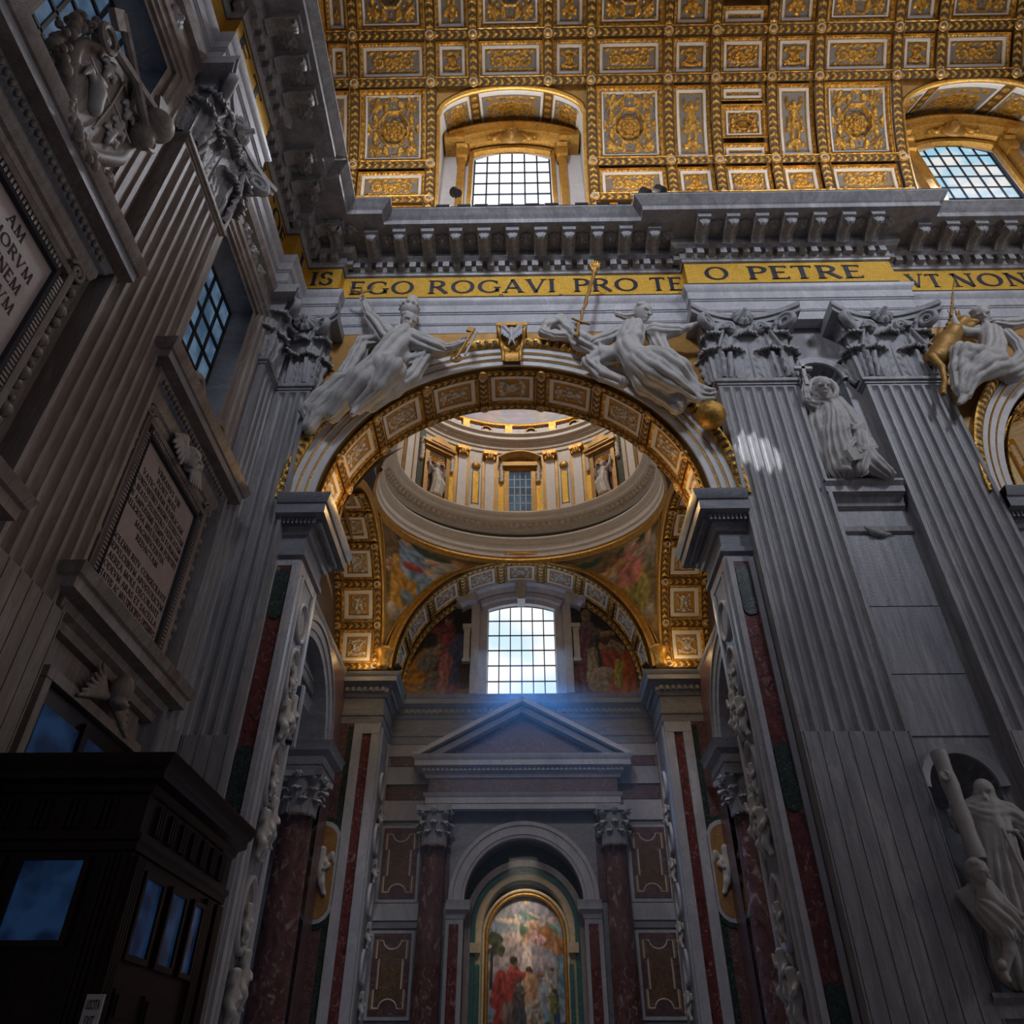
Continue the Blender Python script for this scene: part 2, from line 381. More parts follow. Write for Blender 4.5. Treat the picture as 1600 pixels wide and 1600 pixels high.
def h_figure(x, y, hu, hv, seed=1):
    """candelabrum with a small figure, upright"""
    X = np.abs(x) / hu; Y = y / hv; h = np.zeros_like(x)
    E = lambda cx, cy, rx, ry: sstep(1.2, 0.5, np.hypot((X - cx) / rx, (Y - cy) / ry))
    for e in ((0, 0.62, 0.26, 0.12), (0, 0.30, 0.42, 0.24), (0.42, 0.52, 0.22, 0.10), (0.62, 0.72, 0.14, 0.14), (0.2, -0.05, 0.2, 0.22), (0.28, -0.38, 0.16, 0.2), (0, -0.62, 0.5, 0.12), (0, -0.82, 0.3, 0.16), (0.6, -0.75, 0.25, 0.1), (0.66, -0.2, 0.2, 0.1), (0.6, 0.05, 0.12, 0.2)):
        h = np.maximum(h, E(*e))
    return np.clip(h * (0.7 + 0.6 * vnoise(x * 11 + 3, y * 11 + 5, seed)), 0, 1)
def h_emblem(x, y, hu, hv, seed=2):
    X = np.abs(x) / hu; Y = y / hv; r = np.hypot(X, Y); ph = np.arctan2(Y, X)
    h = sstep(0.55, 0.35, r) * (0.75 + 0.25 * np.cos(8 * ph))
    h = np.maximum(h, sstep(0.12, 0.04, np.abs(X - 0.55 + 0.25 * np.cos(4 * Y))) * sstep(0.9, 0.75, np.abs(Y)))
    h = np.maximum(h, sstep(0.2, 0.08, np.abs(Y - 0.75 + 0.3 * X)) * 0.9)
    h = np.maximum(h, sstep(0.2, 0.08, np.abs(Y + 0.75 - 0.25 * X)) * 0.9)
    return np.clip(h * (0.75 + 0.5 * vnoise(x * 12 + 1, y * 12 + 9, seed)), 0, 1) * sstep(1, 0.9, np.maximum(X, np.abs(Y)))

def cyl(R, u, v, w_):
    a = v / R; r = R - w_
    return np.stack([u + 0 * a, r * np.cos(a), r * np.sin(a)], -1)
def ring_pts(hu, hv, n):
    t = np.linspace(-1, 1, n, endpoint=False)
    px = np.concatenate([t, np.ones(n), -t, -np.ones(n)]); py = np.concatenate([-np.ones(n), t, np.ones(n), -t])
    return px * hu, py * hv
def coffer(R, du, dv, hfun, sc=1.0, amp=0.10, res=26, relief='gilt', wf=0.0):
    """a sunk panel on a barrel of radius R: (frame mesh, relief mesh), built round angle 0"""
    fr = MB(); hu, hv = du / 2, dv / 2; n = max(6, int((hu + hv) / (0.12 * sc)))
    steps = [(0.0, .30, 0), (.05, .30, 0), (.07, .22, 1), (.16, .19, 1), (.27, .11, 1), (.30, .16, 0), (.31, .16, 2), (.50 + wf, .15, 2), (.53 + wf, .07, 2), (.58 + wf, .09, 0), (.60 + wf, .03, 0)]
    rings = []; cols = []
    for i, (ins, w_, mt) in enumerate(steps):
        x, y = ring_pts(hu - ins * sc, hv - ins * sc, n)
        egg = 0.5 + 0.5 * np.cos(np.arange(4 * n) * PI)
        ww = w_ * sc + (0.05 * sc * egg if i == 3 else 0)
        rings.append(cyl(R, x, y, ww + 0 * x)); cols.append(egg if i in (3, 4) else np.ones(4 * n))
    P = np.stack(rings, 1); C = np.stack(cols, 1)
    cm = [s[2] for s in steps[1:]]
    fr.grid(P, 0, C, wu=True, colmat=cm)
    rl = MB(); iu, iv = hu - (.59 + wf) * sc, hv - (.59 + wf) * sc
    nu = max(6, int(res * min(1, iu / max(iu, iv)) * 1.0)); nv = max(6, int(res * min(1, iv / max(iu, iv))))
    U, V = np.meshgrid(np.linspace(-iu, iu, nu * 2), np.linspace(-iv, iv, nv * 2), indexing='ij')
    h = hfun(U, V, iu, iv)
    rl.grid(cyl(R, U, V, 0.03 * sc + amp * h), 0, h, flip=False)
    return fr.mesh('coffer', ['gold', 'gilt', 'stucco_white']), rl.mesh('coffer_relief', [relief], smooth=True)
def octagon(R, du, dv, res=64, amp=0.12):
    """square coffer with an octagonal well and a large rosette"""
    fr = MB(); hu, hv = du / 2, dv / 2; n = 20
    steps = [(0.0, .30, 0), (.05, .30, 0), (.07, .22, 1), (.16, .19, 1), (.27, .11, 1), (.29, .16, 0), (.30, .16, 2), (.38, .15, 2), (.40, .09, 2)]
    rings = []; cols = []
    for i, (ins, w_, mt) in enumerate(steps):
        x, y = ring_pts(hu - ins, hv - ins, n); egg = 0.5 + 0.5 * np.cos(np.arange(4 * n) * PI)
        rings.append(cyl(R, x, y, w_ + (0.05 * egg if i == 3 else 0) + 0 * x)); cols.append(egg if i in (3, 4) else np.ones(4 * n))
    fr.grid(np.stack(rings, 1), 0, np.stack(cols, 1), wu=True, colmat=[s[2] for s in steps[1:]])
    iu, iv = hu - .40, hv - .40
    U, V = np.meshgrid(np.linspace(-iu, iu, res), np.linspace(-iv, iv, res), indexing='ij')
    x, y = U / iu, V / iv; r = np.hypot(x, y); ph = np.arctan2(y, x)
    oc = np.maximum(np.maximum(np.abs(x), np.abs(y)), (np.abs(x) + np.abs(y)) / 1.4142)       # octagon distance
    xa, ya = np.abs(x), np.abs(y); q1 = np.hypot(xa - .72, ya - .72); h = sstep(.46, .70, .5 + .28 * np.cos(8 * ph) * np.cos(13 * oc) + .9 * (fbm(xa * 7 + 9, ya * 7 + 3, 5) - .42)); h = np.maximum(h, (.6 + .4 * np.cos(np.arctan2(ya - .72, xa - .72) * 7)) * sstep(.24, .14, q1))
    h = np.maximum(h, 0.9 * sstep(0.5, 0.9, np.cos(16 * ph)) * sstep(0.06, 0.02, np.abs(oc - 0.74)))
    h = np.maximum(h, sstep(0.05, 0.02, np.abs(oc - 0.56)))                                   # rim of the well
    well = sstep(0.52, 0.49, oc)
    pet = sstep(0.40, 0.24, r * (1 - 0.16 * np.cos(8 * ph)))
    ros = (0.06 + 0.62 * np.abs(np.cos(4 * ph)) ** .8) * pet * (.55 + .45 * sstep(.14, .3, r)) + (.08 + .45 * np.abs(np.cos(3 * ph + .5))) * sstep(0.20, 0.13, r) + 0.4 * sstep(0.07, 0.03, r)
    ros = 0 * r; W = 0.06 + amp * h * (1 - well) + well * (-0.24)
    C = np.where(well > 0.5, np.clip(1.9 * ros, 0, 1), h)
    wl = sstep(0.045, 0.02, np.abs((np.abs(x) + np.abs(y)) - 1.36)) * (1 - well)                # white diagonals
    W = W + 0.07 * wl; C = np.where(wl > 0.5, 0.0, C)
    rl = MB(); rl.grid(cyl(R, U, V, W), 0, C)
    return fr.mesh('coffer', ['gold', 'gilt', 'stucco_white']), rl.mesh('coffer_relief', ['gilt'], smooth=True)
def rib(R, L, wd, along, w0=0.30, pitch=0.40, amp=0.11):
    """gilded rib with a leaf garland between two fillets"""
    m = max(8, int(L / 0.08)); k = 15
    s = np.linspace(-L / 2, L / 2, m); t = np.linspace(-1, 1, k)
    S, T = np.meshgrid(s, t, indexing='ij')
    g = (0.5 + 0.5 * np.cos(2 * PI * S / pitch + 3.2 * np.abs(T))) * (.45 + .55 * np.abs(np.cos(T * 4.2))) * sstep(0.8, 0.55, np.abs(T)) * (.6 + .8 * vnoise(S * 9 + 40, T * 3 + 9, 3))
    fil = sstep(0.84, 0.9, np.abs(T))
    h = np.maximum(g, fil * 0.8); C = np.maximum(g * 1.1, fil)
    W = w0 + amp * h
    mb = MB()
    if along == 'v': mb.grid(cyl(R, T * wd / 2, S, W), 0, C, flip=True)
    else: mb.grid(cyl(R, S, T * wd / 2, W), 0, C)
    return mb.mesh('rib', ['gilt_rib'], smooth=True)
def boss(R, r, w0=0.30):
    pr = [(r, 0), (r, .1), (r * .85, .13), (r * .78, .07), (r * .62, .06), (r * .5, .13), (r * .2, .2), (0.001, .22)]
    A = np.linspace(0, 2 * PI, 14, endpoint=False); P = np.zeros((14, len(pr), 3))
    for j, (q, h) in enumerate(pr):
        P[:, j, 0] = q * np.cos(A); P[:, j, 1] = R - w0 - h; P[:, j, 2] = q * np.sin(A)
    mb = MB(); mb.grid(P, wu=True, colmat=[0, 0, 1, 1, 1, 0, 0])
    return mb.mesh('boss', ['gold', 'stucco_cream'], smooth=True)

# --- acanthus leaf, volute, capitals
def leaf_mesh(h=1.5, wd=0.9, out=0.5, mat='marble_capital', name='leaf', nt=22, ns=17):
    """acanthus leaf standing at the origin, face towards -y, tip rolled forward"""
    t = np.linspace(0, 1, nt); s = np.linspace(-1, 1, ns); T, S = np.meshgrid(t, s, indexing='ij')
    rc = out * 0.42; tc = 0.70; up = np.where(T < tc, T / tc * (h - rc), 0.0); ou = np.where(T < tc, 0.16 * out * (T / tc) ** 2, 0.0)
    q = np.clip((T - tc) / (1 - tc), 0, 1) * R_(205)
    up = np.where(T >= tc, h - rc + rc * np.sin(q), up); ou = np.where(T >= tc, .16 * out + rc * 1.5 * (1 - np.cos(q)), ou)
    lob = np.abs(np.sin(T * PI * 4.5))
    wid = wd / 2 * (0.80 + 0.24 * np.sin(np.clip(T / tc, 0, 1) * PI * .75)) * np.where(T > tc, 1 - .50 * ((T - tc) / (1 - tc)) ** 1.5, 1) * (.86 + .16 * lob)
    x = S * wid
    fl = np.abs(np.cos(S * PI * 2.5)) ; edge = np.abs(S) ** 3
    rel = .085 * fl * (1 - .3 * edge) + .07 * np.exp(-(S / .16) ** 2) + .10 * edge * (lob - .4) - .04
    y = ou + rel * wd + .05
    F = np.stack([x, -y, up - .10 * h * S ** 2 * sstep(.3, .8, T) + .05 * h * lob * np.abs(S)], -1)
    Bk = F + np.array([0, .08, 0]); Bk[..., 0] *= .97
    mb = MB(); mb.grid(F, flip=True); mb.grid(Bk)
    edge = np.concatenate([F[:, 0], F[-1, 1:], F[::-1, -1][1:]]); eb = np.concatenate([Bk[:, 0], Bk[-1, 1:], Bk[::-1, -1][1:]])
    mb.grid(np.stack([edge, eb], 0))
    return mb.mesh(name, [mat], smooth=True, sharp=75)
def volute_mesh(rad=0.42, mat='marble_capital'):
    """rolled scroll in the local xz plane rising from the origin"""
    a = np.linspace(0, 4.6 * PI / 2 * 1.7, 34); r = rad * (1 - 0.80 * a / a[-1])
    x = -rad * 0.2 + rad - r * np.cos(a) ; z = 1.25 + r * np.sin(a)
    pts = np.concatenate([np.stack([np.linspace(-0.75, x[0], 8), 0 * np.linspace(0, 1, 8), np.linspace(-0.35, z[0], 8) ** 1.0], 1), np.stack([x, 0 * x, z], 1)])
    mb = MB(); mb.tube(pts, np.concatenate([np.linspace(.10, .13, 8), np.linspace(.13, .07, 34)]), 7)
    return mb.mesh('volute', [mat], smooth=True)
def rosette_mesh(r=0.45, mat='marble_capital', d=0.3, pet=10):
    A = np.linspace(0, 2 * PI, pet * 4, endpoint=False); R = np.linspace(0.02, 1, 7); AA, RR = np.meshgrid(A, R, indexing='ij')
    rr = r * RR * (1 + 0.10 * np.cos(pet * AA) * RR)
    y = -d * (1 - 0.75 * RR ** 2) - 0.10 * d * np.cos(pet * AA) * sstep(0.3, 0.6, RR) - 0.4 * d * sstep(0.34, 0.2, RR) + 0.35 * d * sstep(0.25, 0.4, RR) * sstep(0.6, 0.4, RR)
    mb = MB(); mb.grid(np.stack([rr * np.cos(AA), y, rr * np.sin(AA)], -1), wu=True)
    return mb.mesh('rosette', [mat], smooth=True)

def flower_mesh(r=0.7, mat='gold', d=0.3, n=8):
    """rosette of two rings of cupped petals and a bead, facing -y"""
    mb = MB()
    for ring, (r0, r1, wd, off, lift) in enumerate(((.28, 1.0, .36, 0, 0), (.16, .62, .26, PI / n, .45), (.05, .34, .2, 0, .75))):
        for k in range(n):
            a = 2 * PI * k / n + off; T, S = np.meshgrid(np.linspace(0, 1, 6), np.linspace(-1, 1, 5), indexing='ij')
            rr = r * (r0 + (r1 - r0) * T); wv = r * wd * np.sin(PI * (.12 + .80 * T)) * S
            y = -d * (lift + .55 * np.sin(T * PI * .8) + .10) + d * .30 * S ** 2 + d * .25 * T
            mb.grid(np.stack([rr * math.cos(a) - wv * math.sin(a), y, rr * math.sin(a) + wv * math.cos(a)], -1))
    A, B = np.meshgrid(np.linspace(0, 2 * PI, 9), np.linspace(0, PI / 2, 4), indexing='ij'); mb.grid(np.stack([.16 * r * np.cos(A) * np.cos(B), -d * 1.2 - .12 * r * np.sin(B), .16 * r * np.sin(A) * np.cos(B)], -1))
    return mb.mesh('rosette', [mat], smooth=True)

# --- signed distance figures: round cones and ellipsoids blended, cloth gets folds
def surface_nets(F, org, h):
    S = F < 0; n = np.array(F.shape) - 1
    cnt = np.zeros(n); pos = np.zeros((*n, 3))
    cor = [(i, j, k) for i in (0, 1) for j in (0, 1) for k in (0, 1)]
    sl = lambda c: F[c[0]:c[0] + n[0], c[1]:c[1] + n[1], c[2]:c[2] + n[2]]
    for c in cor:
        for ax in range(3):
            if c[ax]: continue
            e = list(c); e[ax] = 1
            a, b = sl(c), sl(e); m = (a < 0) != (b < 0)
            t = np.where(m, a / np.where(m, a - b, 1), 0)
            cnt += m
            for d in range(3): pos[..., d] += np.where(m, c[d] + (t if d == ax else 0), 0)
    mask = cnt > 0; idx = -np.ones(n, int); idx[mask] = np.arange(mask.sum())
    I = np.argwhere(mask); V = org + h * (I + pos[mask] / cnt[mask][:, None])
    quads = []
    for ax in range(3):
        o1, o2 = (ax + 1) % 3, (ax + 2) % 3
        a = np.take(F, range(F.shape[ax] - 1), ax); b = np.take(F, range(1, F.shape[ax]), ax)
        E = np.argwhere((a < 0) != (b < 0))
        E = E[(E[:, o1] > 0) & (E[:, o2] > 0) & (E[:, o1] < n[o1]) & (E[:, o2] < n[o2])]
        inside = F[tuple(E.T)] < 0
        def cell(d1, d2):
            q = E.copy(); q[:, o1] -= d1; q[:, o2] -= d2; return idx[tuple(q.T)]
        q = np.stack([cell(1, 1), cell(0, 1), cell(0, 0), cell(1, 0)], 1)
        q[~inside] = q[~inside][:, ::-1]
        quads.append(q)
    Q = np.concatenate(quads); Q = Q[(Q >= 0).all(1)]
    return V, Q
class Fig:
    """a sculpted figure"""
    def __init__(self): self.p = []
    def cone(self, a, b, ra, rb, k=0.12, folds=None, sub=False):
        self.p.append(('c', np.array(a, float), np.array(b, float), ra, rb, k, folds, sub)); return self
    def chain(self, pts, rad, k=0.12, folds=None):
        pts = [np.array(p, float) for p in pts]; ln = [np.linalg.norm(b - a) for a, b in zip(pts[:-1], pts[1:])]; tot = sum(ln); T = (pts[-1] - pts[0]) / (np.linalg.norm(pts[-1] - pts[0]) + 1e-9); s = 0
        for i in range(len(pts) - 1):
            self.cone(pts[i], pts[i + 1], rad[i], rad[i + 1], k, folds + (T, s, ln[i]) if folds else None); s += ln[i]
        return self
    def ell(self, c, r, k=0.08, sub=False, rot=None):
        self.p.append(('e', np.array(c, float), np.array(r, float), rot, 0, k, None, sub)); return self
    def head(self, c, s, face, up=(0, 0, 1), hair='bun', look_k=0.05):
        """head of half-height s at c, face = facing direction"""
        f = np.array(face, float); f /= np.linalg.norm(f); u = np.array(up, float); u = u - f * (u @ f); u /= np.linalg.norm(u); r = np.cross(f, u)
        Rm = np.stack([r, f, u])             # rows: local axes
        c = np.array(c, float); L = lambda x, y, z: c + s * (x * r + y * f + z * u)
        self.ell(L(0, -.08, .15), (s * .74, s * .86, s * .86), .02, rot=Rm)
        self.ell(L(0, .18, -.35), (s * .50, s * .55, s * .62), s * .2, rot=Rm)
        for x in (-.3, .3): self.ell(L(x, .80, .04), (s * .20, s * .22, s * .13), s * .06, sub=True, rot=Rm)
        self.cone(L(0, .72, .14), L(0, 1.04, -.24), s * .08, s * .15, s * .05)
        self.cone(L(-.18, .72, -.50), L(.18, .72, -.50), s * .09, s * .09, s * .04); self.cone(L(-.16, .70, -.62), L(.16, .70, -.62), s * .08, s * .08, s * .03); self.cone(L(-.5, .58, .22), L(.5, .58, .22), s * .13, s * .13, s * .08)
        self.ell(L(0, .58, -.82), (s * .2, s * .2, s * .17), s * .1, rot=Rm)
        if hair != 'bald':
            for a in np.linspace(0, 2 * PI, 9)[:-1]: self.ell(L(.62 * math.cos(a), -.25 + .35 * math.sin(a), .58 + .12 * math.sin(3 * a)), (s * .33, s * .33, s * .3), s * .05, rot=Rm)
            self.ell(L(0, -.45, .2), (s * .80, s * .72, s * .9), s * .08, rot=Rm)
            if hair == 'bun': self.ell(L(0, -.5, .95), (s * .36, s * .36, s * .3), s * .06, rot=Rm)
            if hair == 'beard': self.ell(L(0, .45, -.85), (s * .42, s * .4, s * .55), s * .1, rot=Rm)
        return self
    def hand(self, w_, d, s, n=(0, -1, 0), curl=0.3):
        """hand from wrist w_ towards d, size s: palm, four unequal fingers, a thumb at the side"""
        d = np.array(d, float); d /= np.linalg.norm(d); n = np.array(n, float); n = n - d * (n @ d); n /= np.linalg.norm(n); r = np.cross(d, n); w_ = np.array(w_, float)
        self.cone(w_, w_ + d * s * .45, s * .17, s * .21, s * .08)
        for i, (o, l) in enumerate(((-.24, .50), (-.08, .60), (.08, .56), (.23, .44))):
            b0 = w_ + d * s * .5 + r * s * o; m = b0 + d * s * l * .55 + n * s * curl * .15; e = m + d * s * l * .45 * (1 - curl * .5) + n * s * curl * .35
            self.cone(b0, m, s * .085, s * .08, s * .03); self.cone(m, e, s * .08, s * .065, s * .03)
        t0 = w_ + d * s * .15 - r * s * .18; t1 = t0 + d * s * .28 - r * s * .2 + n * s * .1
        self.cone(t0, t1, s * .1, s * .085, s * .04); self.cone(t1, t1 + d * s * .25 + n * s * .05, s * .085, s * .07, s * .03)
        return self
    def build(self, name, mat, parent=None, vox=0.05, extra=0.25):
        lo = np.full(3, 1e9); hi = -lo
        for p in self.p:
            if p[7]: continue
            if p[0] == 'c':
                m = max(p[3], p[4]) + extra * 0.6; lo = np.minimum(lo, np.minimum(p[1], p[2]) - m); hi = np.maximum(hi, np.maximum(p[1], p[2]) + m)
            else: m = p[2].max() + extra * 0.5; lo = np.minimum(lo, p[1] - m); hi = np.maximum(hi, p[1] + m)
        n = np.ceil((hi - lo) / vox).astype(int) + 2
        F = np.full(n, 9.0)
        ax = [lo[i] + vox * np.arange(n[i]) for i in range(3)]
        for p in self.p:
            k = max(p[5], vox * 0.5)
            if p[0] == 'c': m = max(p[3], p[4]) + k + 0.25; l = np.minimum(p[1], p[2]) - m; g = np.maximum(p[1], p[2]) + m
            else: m = p[2].max() + k + 0.2; l = p[1] - m; g = p[1] + m
            i0 = np.clip(((l - lo) / vox).astype(int), 0, n - 1); i1 = np.clip(((g - lo) / vox).astype(int) + 2, 1, n)
            X, Y, Z = np.meshgrid(*[ax[i][i0[i]:i1[i]] for i in range(3)], indexing='ij')
            q = np.stack([X, Y, Z], -1)
            if p[0] == 'c':
                ba = p[2] - p[1]; L2 = ba @ ba + 1e-9; t = np.clip(((q - p[1]) @ ba) / L2, 0, 1)
                dv = q - p[1] - t[..., None] * ba
                d = np.linalg.norm(dv, axis=-1) - (p[3] + (p[4] - p[3]) * t)
                if p[6]:
                    amp, num, tw = p[6][:3]; T, s0, sl = p[6][3:] if len(p[6]) > 3 else (ba / math.sqrt(L2), 0.0, math.sqrt(L2))
                    e1 = np.cross(T, (0.3, 1, 0.2)); e1 /= np.linalg.norm(e1); e2 = np.cross(T, e1); L_ = s0 + t * sl
                    ph = np.arctan2(dv @ e1, dv @ e2); wv = np.abs(np.sin(.5 * num * ph + .35 * tw * L_ + .8 * np.sin(1.0 * ph + 1.3 * L_)))
                    d = d - amp * (wv - .45) * (.65 + .35 * np.sin(ph * 1.5 + L_))
            else:
                v = q - p[1]
                if p[3] is not None: v = v @ p[3].T
                k0 = np.linalg.norm(v / p[2], axis=-1); k1 = np.linalg.norm(v / p[2] ** 2, axis=-1) + 1e-6
                d = k0 * (k0 - 1) / k1
            B = F[i0[0]:i1[0], i0[1]:i1[1], i0[2]:i1[2]]
            if p[7]: d = -d; hh = np.maximum(k - np.abs(B - d), 0) / k; B[:] = np.maximum(B, d) + hh * hh * k * .25
            else: hh = np.maximum(k - np.abs(B - d), 0) / k; B[:] = np.minimum(B, d) - hh * hh * k * .25
        F[0] = F[-1] = 1; F[:, 0] = F[:, -1] = 1; F[:, :, 0] = F[:, :, -1] = 1
        V, Q = surface_nets(F, lo, vox)
        mb = MB(); mb.add(V, Q.tolist())
        if isinstance(parent, str): return mb.mesh(name, [mat], smooth=True)
        return mb.build(name, mat, parent, smooth=True)

# --- roman capitals
def glyphs():
    T, t = .15, .075
    l = lambda *a: ('l', *a); a_ = lambda *a: ('a', *a)
    s = lambda x, y, w=.26: ('l', x - w / 2, y, x + w / 2, y, .045)
    st = lambda x: [l(x, 0, x, 1, T), s(x, .022), s(x, .978)]
    D = {}
    D['I'] = (.22, st(.11)); D['E'] = (.56, st(.12) + [l(.12, .96, .52, .96, t), l(.12, .52, .45, .52, t), l(.12, .04, .54, .04, t), l(.52, .85, .52, .99, .05), l(.54, .01, .54, .17, .05)])
    D['F'] = (.54, st(.12) + [l(.12, .96, .52, .96, t), l(.12, .5, .45, .5, t), l(.52, .85, .52, .99, .05)]); D['L'] = (.54, st(.12) + [l(.12, .04, .52, .04, t), l(.52, .01, .52, .17, .05)])
    D['T'] = (.68, st(.34) + [l(.03, .96, .65, .96, t), l(.04, .83, .04, .99, .05), l(.64, .83, .64, .99, .05)])
    D['H'] = (.76, st(.12) + st(.64) + [l(.12, .5, .64, .5, t)]); D['N'] = (.80, [l(.12, 0, .12, 1, t), l(.68, 0, .68, 1, t), l(.10, .98, .68, .02, T), s(.12, .02), s(.10, .98, .2), s(.68, .98)])
    D['M'] = (.92, [l(.12, 0, .16, 1, t), l(.16, .98, .46, .02, T), l(.46, .02, .76, .98, t), l(.76, 1, .82, 0, T), s(.12, .02), s(.82, .02)])
    D['A'] = (.78, [l(.08, 0, .38, 1, t), l(.37, 1, .70, 0, T), l(.19, .36, .57, .36, t), s(.08, .02, .24), s(.70, .02)])
    D['V'] = (.76, [l(.08, 1, .38, 0, T), l(.37, 0, .68, 1, t), s(.08, .98), s(.68, .98, .24)]); D['X'] = (.74, [l(.08, 1, .66, 0, T), l(.08, 0, .64, 1, t), s(.08, .02, .22), s(.64, .98, .22), s(.08, .98), s(.66, .02)])
    D['Y'] = (.7, [l(.06, 1, .35, .5, T), l(.35, .5, .64, 1, t), l(.35, 0, .35, .5, T), s(.35, .02)])
    D['O'] = (.92, [a_(.46, .5, .38, .46, 0, 360)]); D['Q'] = (.92, [a_(.46, .5, .38, .46, 0, 360), l(.5, .1, .95, -.16, t)])
    D['C'] = (.80, [a_(.46, .5, .38, .46, 42, 318), l(.74, .70, .74, .90, .05)]); D['G'] = (.86, [a_(.46, .5, .38, .46, 42, 330), l(.74, .70, .74, .90, .05), l(.76, .08, .76, .42, T), s(.76, .42)])
    D['D'] = (.84, st(.12) + [a_(.30, .5, .46, .46, -90, 90), l(.12, .96, .31, .96, t), l(.12, .04, .31, .04, t)])
    D['P'] = (.60, st(.12) + [a_(.30, .73, .25, .235, -90, 90), l(.12, .96, .31, .96, t), l(.12, .495, .31, .495, t)])
    D['R'] = (.74, st(.12) + [a_(.30, .73, .25, .235, -90, 90), l(.12, .96, .31, .96, t), l(.12, .495, .31, .495, t), l(.34, .50, .70, 0, T)])
    D['B'] = (.64, st(.12) + [a_(.28, .75, .22, .21, -90, 90), a_(.30, .27, .27, .24, -90, 90), l(.12, .96, .29, .96, t), l(.12, .52, .31, .52, t), l(.12, .035, .31, .035, t)])
    D['S'] = (.56, [a_(.29, .74, .20, .22, 30, 255), a_(.27, .27, .22, .24, 75, -155), l(.47, .74, .47, .92, .05), l(.05, .08, .05, .27, .05)])
    D['U'] = (.76, [l(.12, 1, .12, .3, T), l(.64, 1, .64, .3, T), a_(.38, .32, .26, .28, 180, 360)]); D['.'] = (.22, [l(.11, 0.42, .11, .58, .15)]); D[' '] = (.34, [])
    D['1'] = D['I']
    return D
GL = glyphs()
def text(mb, string, o, rt, up, nrm, h, width=None, mat=0, gap=0.10, depth=0.02, sans=False):
    """lettering on a plane: each stroke a thin raised slab. returns the width"""
    rt, up, nrm, o = (np.asarray(q, float) for q in (rt, up, nrm, o))
    tot = sum(GL[ch][0] + gap for ch in string) - gap
    sx = (width / tot) if width else h
    x = 0.0
    for ch in string:
        w_, st = GL[ch]
        for q in st:
            if q[0] == 'l':
                x0, y0, x1, y1, tk = q[1:]
                if sans: tk = .13
                d = np.array([x1 - x0, y1 - y0]); d /= np.linalg.norm(d) + 1e-9; nn = np.array([-d[1], d[0]]) * tk / 2
                po = [(x0 + nn[0], y0 + nn[1]), (x0 - nn[0], y0 - nn[1]), (x1 - nn[0], y1 - nn[1]), (x1 + nn[0], y1 + nn[1])]
                if sans and abs(x1 - x0) < .3 and abs(y1 - y0) < .01 : continue
                mb.prism([((x + a) * sx, b * h) for a, b in po], o, rt, up, nrm * depth, mat)
            else:
                cx, cy, rx, ry, a0, a1 = q[1:]
                A = np.radians(np.linspace(a0, a1, max(5, int(abs(a1 - a0) / 18))))
                tk = 0.065 + 0.095 * np.abs(np.cos(A)) ** 1.5 if not sans else 0.13
                ro = np.stack([(cx + (rx + tk / 2) * np.cos(A) + x) * sx, (cy + (ry + tk / 2) * np.sin(A)) * h], 1)
                ri = np.stack([(cx + (rx - tk / 2) * np.cos(A) + x) * sx, (cy + (ry - tk / 2) * np.sin(A)) * h], 1)
                W = lambda p, d: o + p[:, :1] * rt + p[:, 1:] * up + nrm * d
                mb.grid(np.stack([W(ro, 0), W(ro, depth), W(ri, depth), W(ri, 0)], 1), mat, flip=True)
        x += w_ + gap
    return tot * sx

